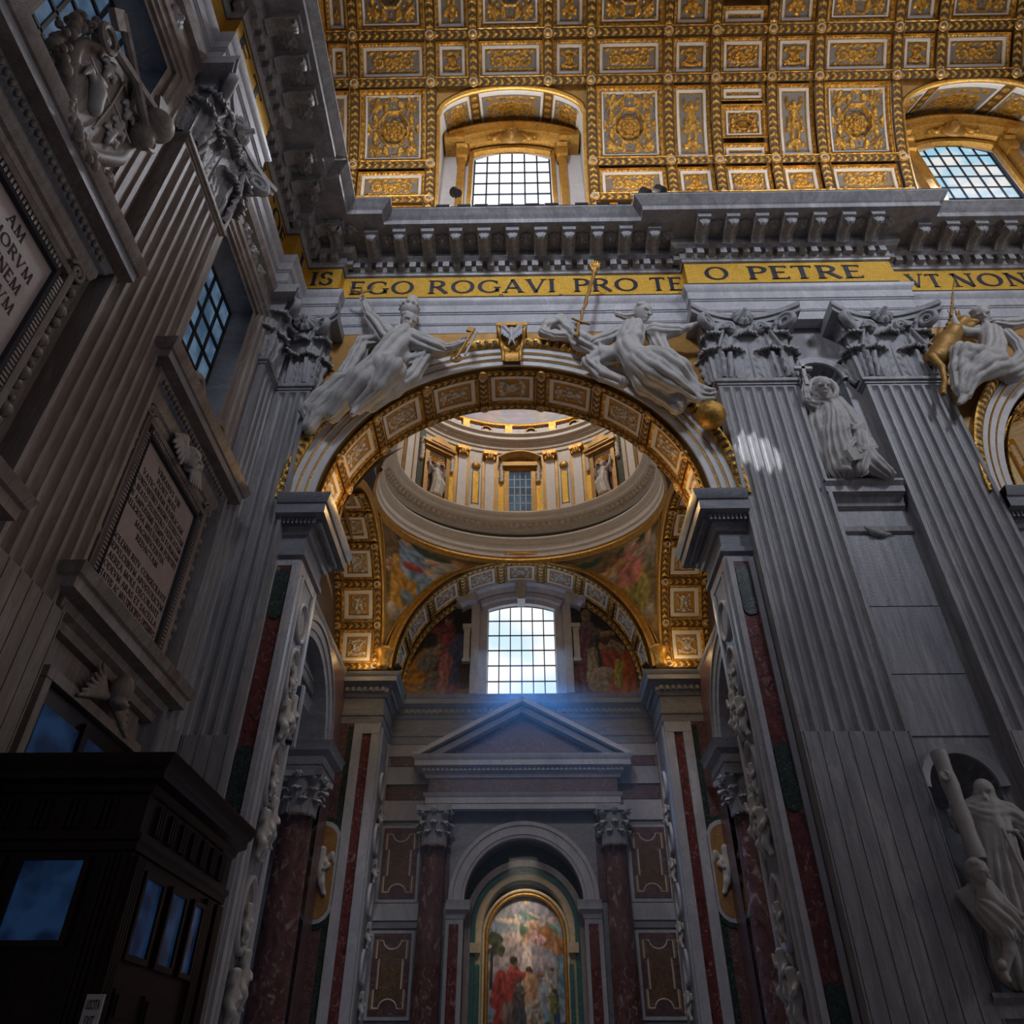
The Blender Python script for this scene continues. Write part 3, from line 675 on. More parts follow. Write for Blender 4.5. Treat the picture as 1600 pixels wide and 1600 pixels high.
# --- painter for the pictures: colours on a grid, x right, y up, both 0..1
class Pic:
    def __init__(self, w_, h, c=(0.05, 0.05, 0.06)):
        self.w, self.h = w_, h
        self.X, self.Y = np.meshgrid((np.arange(w_) + .5) / w_, (np.arange(h) + .5) / h, indexing='ij')
        self.asp = w_ / h
        self.a = np.ones((w_, h, 3)) * np.array(c)
    def put(self, m, c): self.a = self.a * (1 - m[..., None]) + np.asarray(c) * m[..., None]
    def cloud(self, lo, hi, mid=None, sc=4, seed=0, m=None, off=0.0):
        n = np.clip((fbm(self.X * sc * self.asp + 3, self.Y * sc + 7, seed) - 0.28) * 2.1 + off, 0, 1)[..., None]
        c = np.array(lo) * (1 - n) + np.array(hi) * n
        if mid is not None: c = c * (1 - (4 * n * (1 - n)) * .6) + np.array(mid) * (4 * n * (1 - n)) * .6
        mm = np.ones((self.w, self.h)) if m is None else m
        self.a = self.a * (1 - mm[..., None]) + c * mm[..., None]
    def ell(self, cx, cy, rx, ry, c1, c2=None, rot=0, soft=.12, folds=0, seed=0):
        dx, dy = (self.X - cx) * self.asp, self.Y - cy; rx *= 1.0
        c, s = math.cos(R_(rot)), math.sin(R_(rot)); u = (dx * c + dy * s) / rx; v = (-dx * s + dy * c) / ry
        r = np.hypot(u, v) * (1 + .16 * (vnoise(self.X * 14 + seed, self.Y * 14 + 2 * seed, seed) - .5)); m = sstep(1 + soft, 1 - soft, r)
        sh = np.clip(.5 + .45 * v - .35 * u, 0, 1)
        if folds: sh = np.clip(sh * .55 + .45 * (0.5 + .5 * np.sin(folds * u + 3 * np.sin(3 * v + seed) + seed)), 0, 1)
        c2 = c2 if c2 is not None else tuple(k * .35 for k in c1)
        self.a = self.a * (1 - m[..., None]) + (np.array(c2) * (1 - sh[..., None]) + np.array(c1) * sh[..., None]) * m[..., None]
    def cap(self, x0, y0, x1, y1, r0, r1, c1, c2=None, folds=0, seed=0):
        ax, ay = x0 * self.asp, y0; bx, by = x1 * self.asp - ax, y1 - ay; px, py = self.X * self.asp - ax, self.Y - ay
        L2 = bx * bx + by * by + 1e-9; t = np.clip((px * bx + py * by) / L2, 0, 1); dx, dy = px - bx * t, py - by * t
        rr = r0 + (r1 - r0) * t; r = np.hypot(dx, dy) / rr; m = sstep(1.12, .9, r)
        side = (px * by - py * bx) / math.sqrt(L2) / rr; sh = np.clip(.55 - .45 * side, 0, 1)
        if folds: sh = np.clip(.5 * sh + .5 * (.5 + .5 * np.sin(folds * side + 2.5 * np.sin(5 * t + seed))), 0, 1)
        c2 = c2 if c2 is not None else tuple(k * .3 for k in c1)
        self.a = self.a * (1 - m[..., None]) + (np.array(c2) * (1 - sh[..., None]) + np.array(c1) * sh[..., None]) * m[..., None]
    def person(self, x, y, s, robe, cloak, skin=(.55, .34, .22), hair=(.08, .05, .03), lean=0.0, arm=(.5, .2), seated=False, seed=0):
        """small generic robed figure: feet at (x, y), height s"""
        k = 1 / self.asp; hx = x + lean * s * k
        if seated:
            self.cap(x, y + .10 * s, x + .16 * s * k, y + .36 * s, .15 * s, .17 * s, cloak, folds=7, seed=seed)
            self.cap(x + .16 * s * k, y + .36 * s, hx, y + .45 * s, .16 * s, .16 * s, cloak, folds=6, seed=seed + 1)
        else:
            self.cap(x, y + .06 * s, (x + hx) / 2, y + .52 * s, .17 * s, .13 * s, robe, folds=8, seed=seed)
            self.cap(x + .08 * s * k, y + .15 * s, hx, y + .62 * s, .10 * s, .12 * s, cloak, folds=6, seed=seed + 2)
        self.cap((x + hx) / 2, y + .48 * s, hx, y + .76 * s, .13 * s, .12 * s, robe, folds=5, seed=seed + 3)
        ex, ey = hx + arm[0] * s * .55 * k, y + (.70 + arm[1] * .5) * s
        self.cap(hx, y + .74 * s, ex, ey, .075 * s, .06 * s, robe, folds=4, seed=seed); self.cap(ex, ey, ex + arm[0] * s * .35 * k, ey + (arm[1] + .12) * .3 * s, .04 * s, .032 * s, skin)
        self.ell(hx, y + .925 * s, .065 * s, .085 * s, skin, tuple(c * .4 for c in skin), soft=.1)
        self.ell(hx, y + .97 * s, .075 * s, .055 * s, hair, soft=.2)
    def brush(self, amt=.012, seed=3, con=.7):
        """break up edges and tone like brushwork"""
        n1 = fbm(self.X * 24, self.Y * 24, seed, 3) - .45; n2 = fbm(self.X * 24 + 31, self.Y * 24 + 17, seed + 9, 3) - .45
        self.a = self.sample(self.X + amt * 3 * n1, self.Y + amt * 3 * n2) * (1 + con * 2 * (fbm(self.X * 30 + 5, self.Y * 44, seed + 4, 3) - .45))[..., None]; self.a = np.clip(self.a, 0, .999)
    def sample(self, u, v):
        x = np.clip(u * self.w - .5, 0, self.w - 1.001); y = np.clip(v * self.h - .5, 0, self.h - 1.001); i, j = x.astype(int), y.astype(int); fx, fy = (x - i)[..., None], (y - j)[..., None]; a = self.a
        return (a[i, j] * (1 - fx) + a[i + 1, j] * fx) * (1 - fy) + (a[i, j + 1] * (1 - fx) + a[i + 1, j + 1] * fx) * fy
    def mesh(self, fun, name, parent, flip=False, mask=None):
        """fun(X, Y) -> points"""
        P = fun(self.X, self.Y); mb = MB(); mb.grid(P, 0, np.clip(self.a, 0.0, 0.999), flip=flip)
        if mask is not None:
            keep = mask(self.X, self.Y).ravel(); f = [q for q in mb.f if all(keep[i] for i in q)]; mb.f = f; mb.m = [0] * len(f)
        return mb.build(name, 'painting', parent, smooth=True)

# --- windows: every pane and every bar its own part
def window(root, o, ex, ey, nrm, wd, ht, nx, ny, mat, arch=0.0, bar=0.07, barmat='lead', depth=0.08, pname='pane'):
    """o = bottom centre, ex right, ey up, nrm towards the room; arch = rise of the segmental head"""
    o, ex, ey, nrm = (np.asarray(q, float) for q in (o, ex, ey, nrm))
    cw, ch = wd / nx, ht / ny
    top = lambda s: ht - arch + arch * (1 - (2 * s / wd) ** 2) if arch else ht
    for i in range(nx):
        for j in range(ny):
            s0, s1 = -wd / 2 + i * cw, -wd / 2 + (i + 1) * cw; t0 = j * ch; t1 = (j + 1) * ch
            a, b = (min(t1, top(s0)), min(t1, top(s1))) if j == ny - 1 or arch else (t1, t1)
            if a <= t0 + .02 and b <= t0 + .02: continue
            mb = MB(); mb.prism([(s0, t0), (s1, t0), (s1, max(b, t0 + .01)), (s0, max(a, t0 + .01))], o, ex, ey, nrm * 0.02)
            mb.build(pname, mat, root)
    for i in range(nx + 1):
        s = -wd / 2 + i * cw; mb = MB(); hh = top(s) if 0 < i < nx else top(s * .999)
        mb.prism([(s - bar / 2, 0), (s + bar / 2, 0), (s + bar / 2, hh), (s - bar / 2, hh)], o, ex, ey, nrm * depth); mb.build('glazing_bar', barmat, root)
    for j in range(ny + (0 if arch else 1)):
        t = j * ch; wl = wd / 2
        if arch and t > ht - arch: wl = wd / 2 * math.sqrt(max(0.02, 1 - (t - ht + arch) / arch))
        mb = MB(); mb.prism([(-wl, t - bar / 2), (wl, t - bar / 2), (wl, t + bar / 2), (-wl, t + bar / 2)], o, ex, ey, nrm * depth); mb.build('glazing_bar', barmat, root)

# ================================================================== the nave
YW, YP = 21.95, 21.40            # nave wall plane, pilaster face plane
XE, XEP = -10.15, -9.60          # entrance wall plane, its pilaster face plane
ZS, RI, RO = 18.90, 7.35, 8.60   # springing, inner and outer radius of the nave arches
ARCH = (0.0, 25.75)              # arch axes
YB = 24.30                       # back of the nave arch
fl = MB(); fl.grid(np.array([[(-10.2, -8, 0), (-10.2, 40, 0)], [(45, -8, 0), (45, 40, 0)]]))
tag(fl.build('floor', 'floor_marble'), 'pale marble floor of the nave and chapel', 'floor', kind='structure')

# ------------------------------------------------ nave wall
wn = struct('wall_nave', 'grey marble nave wall with tall arch, gilded spandrels and niches', 'wall')
m = MB()
def rect_y(mb, x0, x1, z0, z1, Y, mat=0, back=False):
    v = [(x0, Y, z0), (x1, Y, z0), (x1, Y, z1), (x0, Y, z1)]
    mb.add(v, [[0, 1, 2, 3]], mat)
rect_y(m, -10.3, -8.2, 0, 31, YW); rect_y(m, 8.2, 11.3, 0, 31, YW); rect_y(m, 14.2, 17.55, 0, 31, YW); rect_y(m, 33.9, 45, 0, 31, YW)
rect_y(m, -8.2, 8.2, 27.4, 31, YW + .02); rect_y(m, 17.55, 33.9, 27.4, 31, YW + .02)
NX, NW = 12.75, 0.98             # niche axis and half width
for z0, z1, zt in ((0.0, 3.6, 0), (11.0, 19.35, 0), (28.0, 31.0, 0)): rect_y(m, 11.3, 14.2, z0, z1, YW)
def niche_face(mb, z0, zh, ztop):
    """wall round one niche: foot z0, springing zh, wall continues to ztop"""
    rect_y(mb, 11.3, NX - NW, z0, zh, YW); rect_y(mb, NX + NW, 14.2, z0, zh, YW)
    A = np.linspace(PI, 0, 17); lo = np.stack([NX + NW * np.cos(A), zh + NW * np.sin(A)], 1)
    xs = np.linspace(11.3, 14.2, 17); hi = np.stack([xs, np.full(17, ztop)], 1)
    P = np.zeros((17, 2, 3)); P[:, 0, 0], P[:, 0, 2] = lo.T; P[:, 1, 0], P[:, 1, 2] = hi.T; P[..., 1] = YW
    mb.grid(P)
    rect_y(mb, 11.3, NX - NW, zh, zh + .001, YW)
    mb.add([(11.3, YW, zh), (NX - NW, YW, zh), (11.3, YW, ztop)], [[0, 1, 2]]); mb.add([(14.2, YW, zh), (NX + NW, YW, zh), (14.2, YW, ztop)], [[0, 1, 2]])
niche_face(m, 19.35, 25.2, 28.0); niche_face(m, 3.6, 8.55, 11.0)
m.build('wall_face', 'marble_grey', wn)
for (z0, zh) in ((19.35, 25.2), (3.6, 8.55)):
    A = np.linspace(PI, 2 * PI, 15); n_ = MB(); P = np.zeros((15, 2, 3))
    P[..., 0] = NX + NW * np.cos(A)[:, None]; P[..., 1] = YW - 1.05 * np.sin(A)[:, None]; P[:, 0, 2] = z0; P[:, 1, 2] = zh
    n_.grid(P); n_.build('niche', 'marble_slate', wn, smooth=True)
    a = np.linspace(0, PI, 41); b = np.linspace(0.02, PI / 2, 10); AA, BB = np.meshgrid(a, b, indexing='ij')
    f = 1 + 0.07 * np.cos(AA * 18) * np.sin(BB)
    s_ = MB(); s_.grid(np.stack([NX + NW * f * np.cos(AA) * np.sin(BB), YW + 1.05 * np.cos(BB) * f, zh + NW * f * np.sin(AA) * np.sin(BB)], -1))
    s_.build('shell_head', 'marble_grey', wn, smooth=True)
    r_ = MB(); archband(r_, (NX, YW, zh), NW, [(-.02, 0), (-.02, -.12), (.10, -.16), (.22, -.2), (.26, -.08), (.26, 0)], n=25, flip=True); r_.build('niche_arch', 'marble_pale', wn, sharp=40)
    l_ = MB(); mould(l_, [(11.3, YW), (14.1, YW)], [(0, z0 - 2.0), (.12, z0 - 1.95), (.14, z0 - 1.75), (.05, z0 - 1.7), (.05, z0 - 1.0), (.2, z0 - .9), (.22, z0 - .75), (.3, z0 - .55), (.55, z0 - .5), (.55, z0 - .25), (.68, z0 - .1), (.68, z0), (-.9, z0)])
    l_.build('niche_ledge', 'marble_grey', wn, sharp=30)
for k, (z0, z1) in enumerate(((17.25, 14.42), (14.38, 12.02), (11.98, 10.05))):
    q = MB(); q.box(11.50, 14.0, YW - .05, YW + .02, z1, z0); q.build('marble_panel', ('marble_streak_a', 'marble_streak_b')[k % 2], wn)
for cx in ARCH:
    for sgn in (-1, 1):
        x = np.linspace(0, 8.3, 30); P = np.zeros((30, 6, 3)); lo = ZS + np.sqrt(np.maximum(RO ** 2 - x ** 2, 0)) - .05
        t = np.linspace(0, 1, 6)[None, :]
        P[..., 0] = cx + sgn * x[:, None]; P[..., 1] = YW; P[..., 2] = lo[:, None] * (1 - t) + 28.45 * t
        s_ = MB(); s_.grid(P); s_.build('spandrel', 'spandrel_gold', wn)

# ------------------------------------------------ nave arches
F3 = [(0, 2.35), (0, -.02), (.03, -.08), (.27, -.08), (.28, -.12), (.33, -.15), (.36, -.12), (.37, -.16), (.57, -.17), (.58, -.22), (.63, -.25), (.66, -.2), (.67, -.24), (.86, -.26), (.87, -.30)]
FM = [2, 0, 0, 0, 1, 1, 0, 0, 0, 1, 1, 0, 0, 0]
coff_arch = [coffer(RI, 1.72, 2.14, hf, 0.5, 0.07, 24, rel, .12) for hf, rel in ((h_emblem, 'stucco_relief'), (h_scroll, 'stucco_relief'), (h_figure, 'stucco_relief'))]
rib_av = rib(RI, 2.02, .44, 'u', .16, .32, .07)
rib_au = rib(RI, RI * R_(20), .30, 'v', .16, .32, .07)
rib_across = rib(RI, 2.3, .44, 'u', .16, .32, .07)
boss_a = boss(RI, .21, .17)
for ai, cx in enumerate(ARCH):
    an = struct('trim_arch', 'great nave arch with white archivolt, gilded egg moulding and coffered soffit' if ai == 0 else 'archivolt of the neighbouring nave arch at the right edge', 'arch')
    m = MB(); archband(m, (cx, YW, ZS), RI, F3, n=72, colmat=FM, flip=True); m.build('archivolt', ['stucco_white', 'gold', 'gold_dark'], an, sharp=35)
    n = 300; A = np.linspace(0, PI, n); egg = 0.5 + 0.5 * np.cos(np.arange(n) * PI / 2.0)
    P = np.zeros((n, 7, 3)); C = np.ones((n, 7))
    for j, (dr, dy, bump) in enumerate(((.88, -.28, 0), (.90, -.36, 0), (.96, -.38, .08), (1.06, -.42, .12), (1.16, -.46, .08), (1.20, -.52, 0), (1.27, -.5, 0))):
        r = RI + dr; P[:, j, 0] = cx + r * np.cos(A); P[:, j, 1] = YW + dy - bump * egg; P[:, j, 2] = ZS + r * np.sin(A)
        if bump: C[:, j] = egg
    m = MB(); m.grid(P, 0, C, flip=True); m.add([], []) if False else None
    archband(m, (cx, YW, ZS), RI, [(1.27, -.5), (1.27, .05)], n=72, flip=True)
    m.build('egg_moulding', 'gilt_rib', an, smooth=True)
    if ai == 0: rg = range(9)
    else: rg = range(4)
    for k in rg:
        th = R_(10 + 20 * k); rot = (th, 0, PI / 2); fm, rm = coff_arch[(0, 2, 1, 2, 0, 2, 1, 2, 0)[k]]
        c = inst('coffer', fm, an, (cx, (YW + YB) / 2, ZS), rot); inst('coffer_relief', rm, c)
        for yy in (YW + .20, YB - .18): inst('rib', rib_au, an, (cx, yy, ZS), rot)
    for k in range(len(rg) + 1 if ai else 10):
        th = R_(20 * k); inst('rib', rib_across, an, (cx, (YW + YB) / 2, ZS), (th, 0, PI / 2))
        for yy in (YW + .22, YB - .2): inst('boss', boss_a, an, (cx, yy, ZS), (th, 0, PI / 2))
    m = MB(); archband(m, (cx, YB, ZS), RI, [(0, 0), (.3, .08), (.6, .1), (1.2, .12)], n=60); m.build('rear_archivolt', 'gold', an)

for cx in ARCH:
    x = np.linspace(-RI - 1.1, RI + 1.1, 41); P = np.zeros((41, 2, 3)); P[..., 0] = cx + x[:, None]; P[..., 1] = YB + .06; P[:, 0, 2] = ZS + np.sqrt(np.maximum(0, (RI + 1.1) ** 2 - x ** 2)); P[:, 1, 2] = 31
    m = MB(); m.grid(P); rect_y(m, cx - 12, cx - RI - 1.1, 18.7, 31, YB + .06); rect_y(m, cx + RI + 1.1, cx + 12, 18.7, 31, YB + .06); m.build('bay_front_wall', 'spandrel_gold', wn)
# keystone with a white dove
ks = thing('keystone', 'gilded scrolled keystone with a white winged relief at the arch crown', 'keystone', (0, YW - .4, 26.3))
m = MB(); P = np.zeros((14, 2, 3)); zz = np.linspace(26.2, 28.15, 14); out = .35 + .30 * sstep(26.4, 27.9, zz) + .12 * np.sin((zz - 26.2) * 5); hw = .36 + .24 * sstep(26.6, 28.1, zz)
for s in (0, 1): P[:, s, 0] = (2 * s - 1) * hw; P[:, s, 1] = YW - out; P[:, s, 2] = zz
m.grid(P)
for s in (-1, 1):
    Q = np.zeros((14, 2, 3)); Q[:, 0] = P[:, (s + 1) // 2]; Q[:, 1] = Q[:, 0]; Q[:, 1, 1] = YW; m.grid(Q, flip=s > 0)
    m.tube([(s * hw[i], YW - out[i] - .02, zz[i]) for i in range(14)], .08, 6)
m.box(-.66, .66, YW - .75, YW, 28.08, 28.25); m.build('scroll_block', 'gold', ks, sharp=40)
f = Fig(); y0 = YW - .78
f.ell((0, y0, 27.72), (.12, .12, .13)).cone((0, y0, 27.6), (0, y0 + .05, 27.1), .12, .10)
for s in (-1, 1):
    f.chain([(s * .08, y0, 27.5), (s * .30, y0 - .02, 27.85), (s * .48, y0, 27.95)], (.09, .10, .05), .04)
    for i in range(4): f.cone((s * (.2 + .07 * i), y0, 27.75 + .04 * i), (s * (.12 + .10 * i), y0 + .03, 27.15 + .10 * i), .06, .035, .02)
    f.cone((s * .05, y0, 27.1), (s * .14, y0 + .02, 26.75), .05, .03, .03)
f.build('dove_relief', 'marble_pale', ks, .03, .12)

# ------------------------------------------------ piers beside the arch
putto = None
def make_putto():
    f = Fig(); s = 1.0
    f.ell((0, -.12, .86), (.15, .15, .17)).ell((0, -.14, .98), (.15, .13, .09)).cone((0, -.1, .68), (0, -.12, .36), .17, .19, .08).cone((0, -.1, .72), (0, -.1, .80), .07, .07, .05)
    f.chain([(-.15, -.12, .65), (-.34, -.2, .72), (-.42, -.22, .95)], (.08, .07, .055), .04).chain([(.15, -.12, .65), (.30, -.22, .52), (.18, -.3, .42)], (.08, .07, .055), .04)
    f.chain([(-.09, -.12, .34), (-.20, -.26, .12), (-.14, -.14, -.16), (-.20, -.2, -.22)], (.13, .11, .07, .05), .05).chain([(.09, -.12, .34), (.14, -.2, .06), (.24, -.1, -.2), (.30, -.18, -.24)], (.13, .11, .07, .05), .05)
    f.chain([(.1, -.02, .62), (.34, -.02, .84), (.44, -.02, .62)], (.06, .09, .04), .04)
    return f.build('putto_relief', 'marble_statue', 'mesh', .035, .12)
putto_me = make_putto()
IMP = [(0, 16.5), (.03, 16.55), (.14, 16.6), (.14, 16.78), (.05, 16.84), (.05, 17.4), (.16, 17.46), (.2, 17.62), (.30, 17.68), (.34, 17.9), (.42, 17.95), (.74, 18.0), (.74, 18.4), (.80, 18.42), (.90, 18.62), (.92, 18.78), (0, 18.8)]
def medallion(parent, o, ex, nrm, rx, rz, inner=True):
    """oval relief frame on a wall; o centre"""
    o, ex, nrm = (np.asarray(q, float) for q in (o, ex, nrm)); A = np.linspace(0, 2 * PI, 28, endpoint=False)
    pr = [(1.0, 0), (1.0, .10), (.92, .14), (.84, .10), (.80, .03), (.4, .05), (.01, .07)]
    P = np.zeros((28, len(pr), 3))
    for j, (q, h) in enumerate(pr): P[:, j] = o + (rx * q * np.cos(A))[:, None] * ex + (rz * q * np.sin(A))[:, None] * np.array([0, 0, 1.0]) + nrm * h
    mb = MB(); mb.grid(P, wu=True, colmat=[0, 0, 0, 0, 1, 1]); k = mb.build('medallion', ['marble_pale', 'marble_tan'], parent, smooth=True)
    return k
def stadium(parent, o, ex, nrm, w_, h, mat='marble_green', name='green_inlay', d=.05):
    A = np.linspace(0, PI, 9); po = [(w_ / 2 * math.cos(a), h / 2 - w_ / 2 + w_ / 2 * math.sin(a)) for a in A] + [(-w_ / 2 * math.cos(a), -h / 2 + w_ / 2 - w_ / 2 * math.sin(a)) for a in A]
    mb = MB(); mb.prism(po, o, ex, (0, 0, 1), np.asarray(nrm, float) * d); return mb.build(name, mat, parent)
for ai, cx in enumerate(ARCH):
    for sgn in (-1, 1):
        if ai == 1 and sgn == 1: continue
        xi = cx + sgn * RI; xo = cx + sgn * 8.75; lab = ('left pier of the great arch with red and green marble inlay' if sgn < 0 else 'right pier of the great arch with red and green marble inlay') if ai == 0 else 'pier of the neighbouring arch at the right edge'
        pr = struct('trim_pier', lab, 'pier')
        m = MB(); m.box(min(xi, xo), max(xi, xo), YW, YB, 0, 18.7); m.build('pier_body', 'marble_pale', pr)
        path = [(xo - .3 * 0 - .0, YW), (xi, YW), (xi, YB), (xo - .5, YB)] if sgn < 0 else [(xo + .5, YB), (xi, YB), (xi, YW), (xo, YW)]
        if sgn < 0: path[0] = (cx - 8.35, YW)
        else: path[-1] = (cx + 8.35, YW)
        m = MB(); mould(m, path, IMP); m.build('impost', 'marble_slate', pr, sharp=30)
        # dentil row of the impost
        m = MB()
        for i in range(20):
            y = YW - .3 + i * .145; m.box(xi - sgn * .52 - .05, xi - sgn * .52 + .05, y, y + .08, 17.72, 17.92)
        for i in range(9):
            x = xi + sgn * (-.35 + i * .15); m.box(x - .04, x + .04, YW - .5, YW - .42, 17.72, 17.92)
        o = m.build('impost_dentils', 'marble_slate', pr); o['kind'] = 'stuff'
        # red inlay panel with dark fillets on the nave face
        xc = (xi + cx + sgn * 8.33) / 2; hw_ = .25
        m = MB(); m.box(xc - hw_ - .04, xc + hw_ + .04, YW - .012, YW, .9, 16.25); m.build('dark_fillet', 'dark_stone', pr)
        m = MB(); m.box(xc - hw_, xc + hw_, YW - .03, YW, .95, 16.2); m.build('red_inlay', 'marble_red', pr)
        for s2 in (-1, 1):
            m = MB(); m.box(xc + s2 * .36 - .09, xc + s2 * .36 + .09, YW - .10, YW, .5, 16.4); m.build('marble_border', 'marble_pale', pr)
        for zc in (15.1, 8.9, 2.9): stadium(pr, (xc, YW - .03, zc), (1, 0, 0), (0, -1, 0), .46, 1.95, d=.05)
        # jamb facing the opening: framed panel, medallions and putti
        jn = (-sgn, 0, 0); ex = (0, 1, 0); yc = (YW + YB) / 2
        m = MB(); m.box(min(xi, xi - sgn * .05), max(xi, xi - sgn * .05), YW + .02, YW + .32, .5, 16.45); m.box(min(xi, xi - sgn * .05), max(xi, xi - sgn * .05), YB - .35, YB - .02, .5, 16.45)
        m.box(min(xi, xi - sgn * .05), max(xi, xi - sgn * .05), YW + .3, YB - .3, 16.1, 16.45)
        for yy in (YW + .42, YB - .45): m.tube([(xi - sgn * .05, yy, .5), (xi - sgn * .05, yy, 16.0)], .07, 6)
        m.build('jamb_frame', 'marble_pale', pr)
        m = MB(); m.box(min(xi, xi - sgn * .02), max(xi, xi - sgn * .02), YW + .5, YB - .5, .5, 16.1); m.build('jamb_panel', 'marble_slate', pr)
        for zc, rz in ((14.6, .75), (12.7, .95), (9.4, 1.0), (5.6, 1.0)): medallion(pr, (xi - sgn * .02, yc, zc), ex, jn, .60, rz)
        for zc in (11.0, 10.6, 7.7, 7.2, 3.7, 3.2):
            yo = .28 if int(zc * 10) % 10 in (0, 7) else -.3
            inst('putto_relief', putto_me, pr, (xi - sgn * .05, yc + yo, zc), (0, 0, PI / 2 if sgn < 0 else -PI / 2), (1.05, 1.05, 1.05))
        for zc in (12.75, 9.45, 5.65):
            f_ = inst('bust_relief', putto_me, pr, (xi - sgn * .02, yc, zc - .55), (0, 0, PI / 2 if sgn < 0 else -PI / 2), (.7, .7, .75))

# ------------------------------------------------ pilasters with their capitals
leaf_lo = leaf_mesh(1.62, 1.40, .30); leaf_hi = leaf_mesh(2.55, 1.30, .40); leaf_sm = leaf_mesh(1.3, .8, .24)
vol_me = volute_mesh(.40); ros_me = rosette_mesh(.46, d=.42)
def shaft_section(W, nf, depth, fl_depth, z_levels, scale):
    """fluted front: grid over cross-section x height"""
    pitch = W / (nf + .35); wf = pitch * .72; xs = [-W / 2]; ds = [0.0]; x = -W / 2 + (W - nf * pitch) / 2 + (pitch - wf) / 2
    for i in range(nf):
        a = np.linspace(0, PI, 9)
        for q in a: xs.append(x + wf / 2 - wf / 2 * math.cos(q)); ds.append(fl_depth * math.sin(q))
        x += pitch
    xs.append(W / 2); ds.append(0.0)
    xs, ds = np.array(xs), np.array(ds)
    P = np.zeros((len(z_levels), len(xs), 3))
    for k, (z, s) in enumerate(zip(z_levels, scale)): P[k, :, 0] = xs; P[k, :, 1] = -depth + ds * s; P[k, :, 2] = z
    return P
def make_pilaster(label, W=3.15, nf=7, half=None, mat='marble_grey', depth=.55):
    t = bpy.data.objects.new('pilaster', None); col.objects.link(t); tag(t, label, 'pilaster', 'giant fluted pilasters')
    zt = 24.28; zl = [10.0, 10.05] + [23.6] + [zt - .42 * (1 - k / 5) ** 1.0 for k in range(6)]
    sc = [0, 1, 1] + [math.sqrt(max(0, 1 - (k / 5) ** 2)) for k in range(6)]
    m = MB(); m.grid(shaft_section(W, nf, depth, .17, zl, sc), flip=True)
    m.add([(-W / 2, -depth, 10), (-W / 2, 0, 10), (-W / 2, 0, 24.4), (-W / 2, -depth, 24.4)], [[0, 1, 2, 3]]); m.add([(W / 2, -depth, 10), (W / 2, 0, 10), (W / 2, 0, 24.4), (W / 2, -depth, 24.4)], [[3, 2, 1, 0]])
    m.add([(-W / 2, -depth, zt), (W / 2, -depth, zt), (W / 2, -depth, 24.6), (-W / 2, -depth, 24.6)], [[0, 1, 2, 3]])
    m.build('shaft', mat, t, sharp=50)
    pitch = W / (nf + .35); m = MB(); x0 = -W / 2; xs = [-W / 2] + [-W / 2 + (W - nf * pitch) / 2 + i * pitch for i in range(nf + 1)] + [W / 2]
    for a, b in zip(xs[:-1], xs[1:]): m.box(a + .016, b - .016, -depth, -.2, 1.7, 10.0)
    m.box(-W / 2, W / 2, -depth + .035, 0, 1.7, 10.0); m.build('cabled_shaft', mat, t)
    m = MB(); mould(m, [(-W / 2, 0), (-W / 2, -depth), (W / 2, -depth), (W / 2, 0)][::1], [(0, 24.36), (.05, 24.38), (.05, 24.46), (.13, 24.50), (.16, 24.58), (.13, 24.68), (.04, 24.72), (0, 24.74)], flip=False)
    # (interior is on the left here, so mirror the projection)
    m = MB(); mould(m, [(W / 2, 0), (W / 2, -depth), (-W / 2, -depth), (-W / 2, 0)], [(0, 24.36), (-.05, 24.38), (-.05, 24.46), (-.13, 24.50), (-.16, 24.58), (-.13, 24.68), (-.04, 24.72), (0, 24.74)])
    m.build('astragal', mat, t, sharp=40)
    m = MB(); mould(m, [(W / 2, 0), (W / 2, -depth), (-W / 2, -depth), (-W / 2, 0)], [(-.45, 0), (-.45, .6), (-.5, .65), (-.5, .95), (-.3, 1.05), (-.3, 1.2), (-.38, 1.3), (-.3, 1.55), (-.05, 1.6), (0, 1.7)]); m.build('base', mat, t, sharp=40)
    # capital: bell, abacus, leaves, scrolls, rosette
    m = MB(); P = np.zeros((6, 4, 3)); zz = np.linspace(24.7, 27.95, 6); fl_ = .30 * np.linspace(0, 1, 6) ** 2
    for k in range(6): P[k] = [(-W / 2 - fl_[k], 0, zz[k]), (-W / 2 - fl_[k], -depth - fl_[k], zz[k]), (W / 2 + fl_[k], -depth - fl_[k], zz[k]), (W / 2 + fl_[k], 0, zz[k])]
    m.grid(P, flip=True)
    e = W / 2 + .72; s = np.linspace(-1, 1, 15)
    for (z0, z1, o1, o2) in ((27.95, 28.2, 0, 0), (28.2, 28.45, .08, .12)):
        fr = [(e * q, -depth - .18 - .72 * q ** 2 * (1 if W > 2 else .8) - (o1 + o2) / 2) for q in s]
        poly = [(-e, 0.0)] + fr + [(e, 0.0)]
        m.prism(poly, (0, 0, z0), (1, 0, 0), (0, 1, 0), (0, 0, z1 - z0))
    c = m.build('capital', 'marble_capital', t, sharp=40)
    rows = []
    if W > 2:
        for x in (-W / 4 - .02, W / 4 + .02): rows.append((leaf_lo, x, -depth + .05, 24.72, 0, 1))
        for sg in (-1, 1): rows.append((leaf_lo, sg * (W / 2 - .02), -depth + .08, 24.72, sg * PI / 4, .85)); rows.append((leaf_lo, sg * (W / 2), -.1, 24.72, sg * PI / 2, .7))
        for x in (0, -W / 2 + .25, W / 2 - .25): rows.append((leaf_hi, x, -depth + .12, 24.75, 0 if x == 0 else math.copysign(.55, x), 1))
        for x in (-.85, .85): rows.append((leaf_sm, x, -depth - .12, 26.2, -math.copysign(.3, x), 1))
    else:
        for x in (-W / 4, W / 4): rows.append((leaf_lo, x, -depth + .05, 24.72, 0, .75))
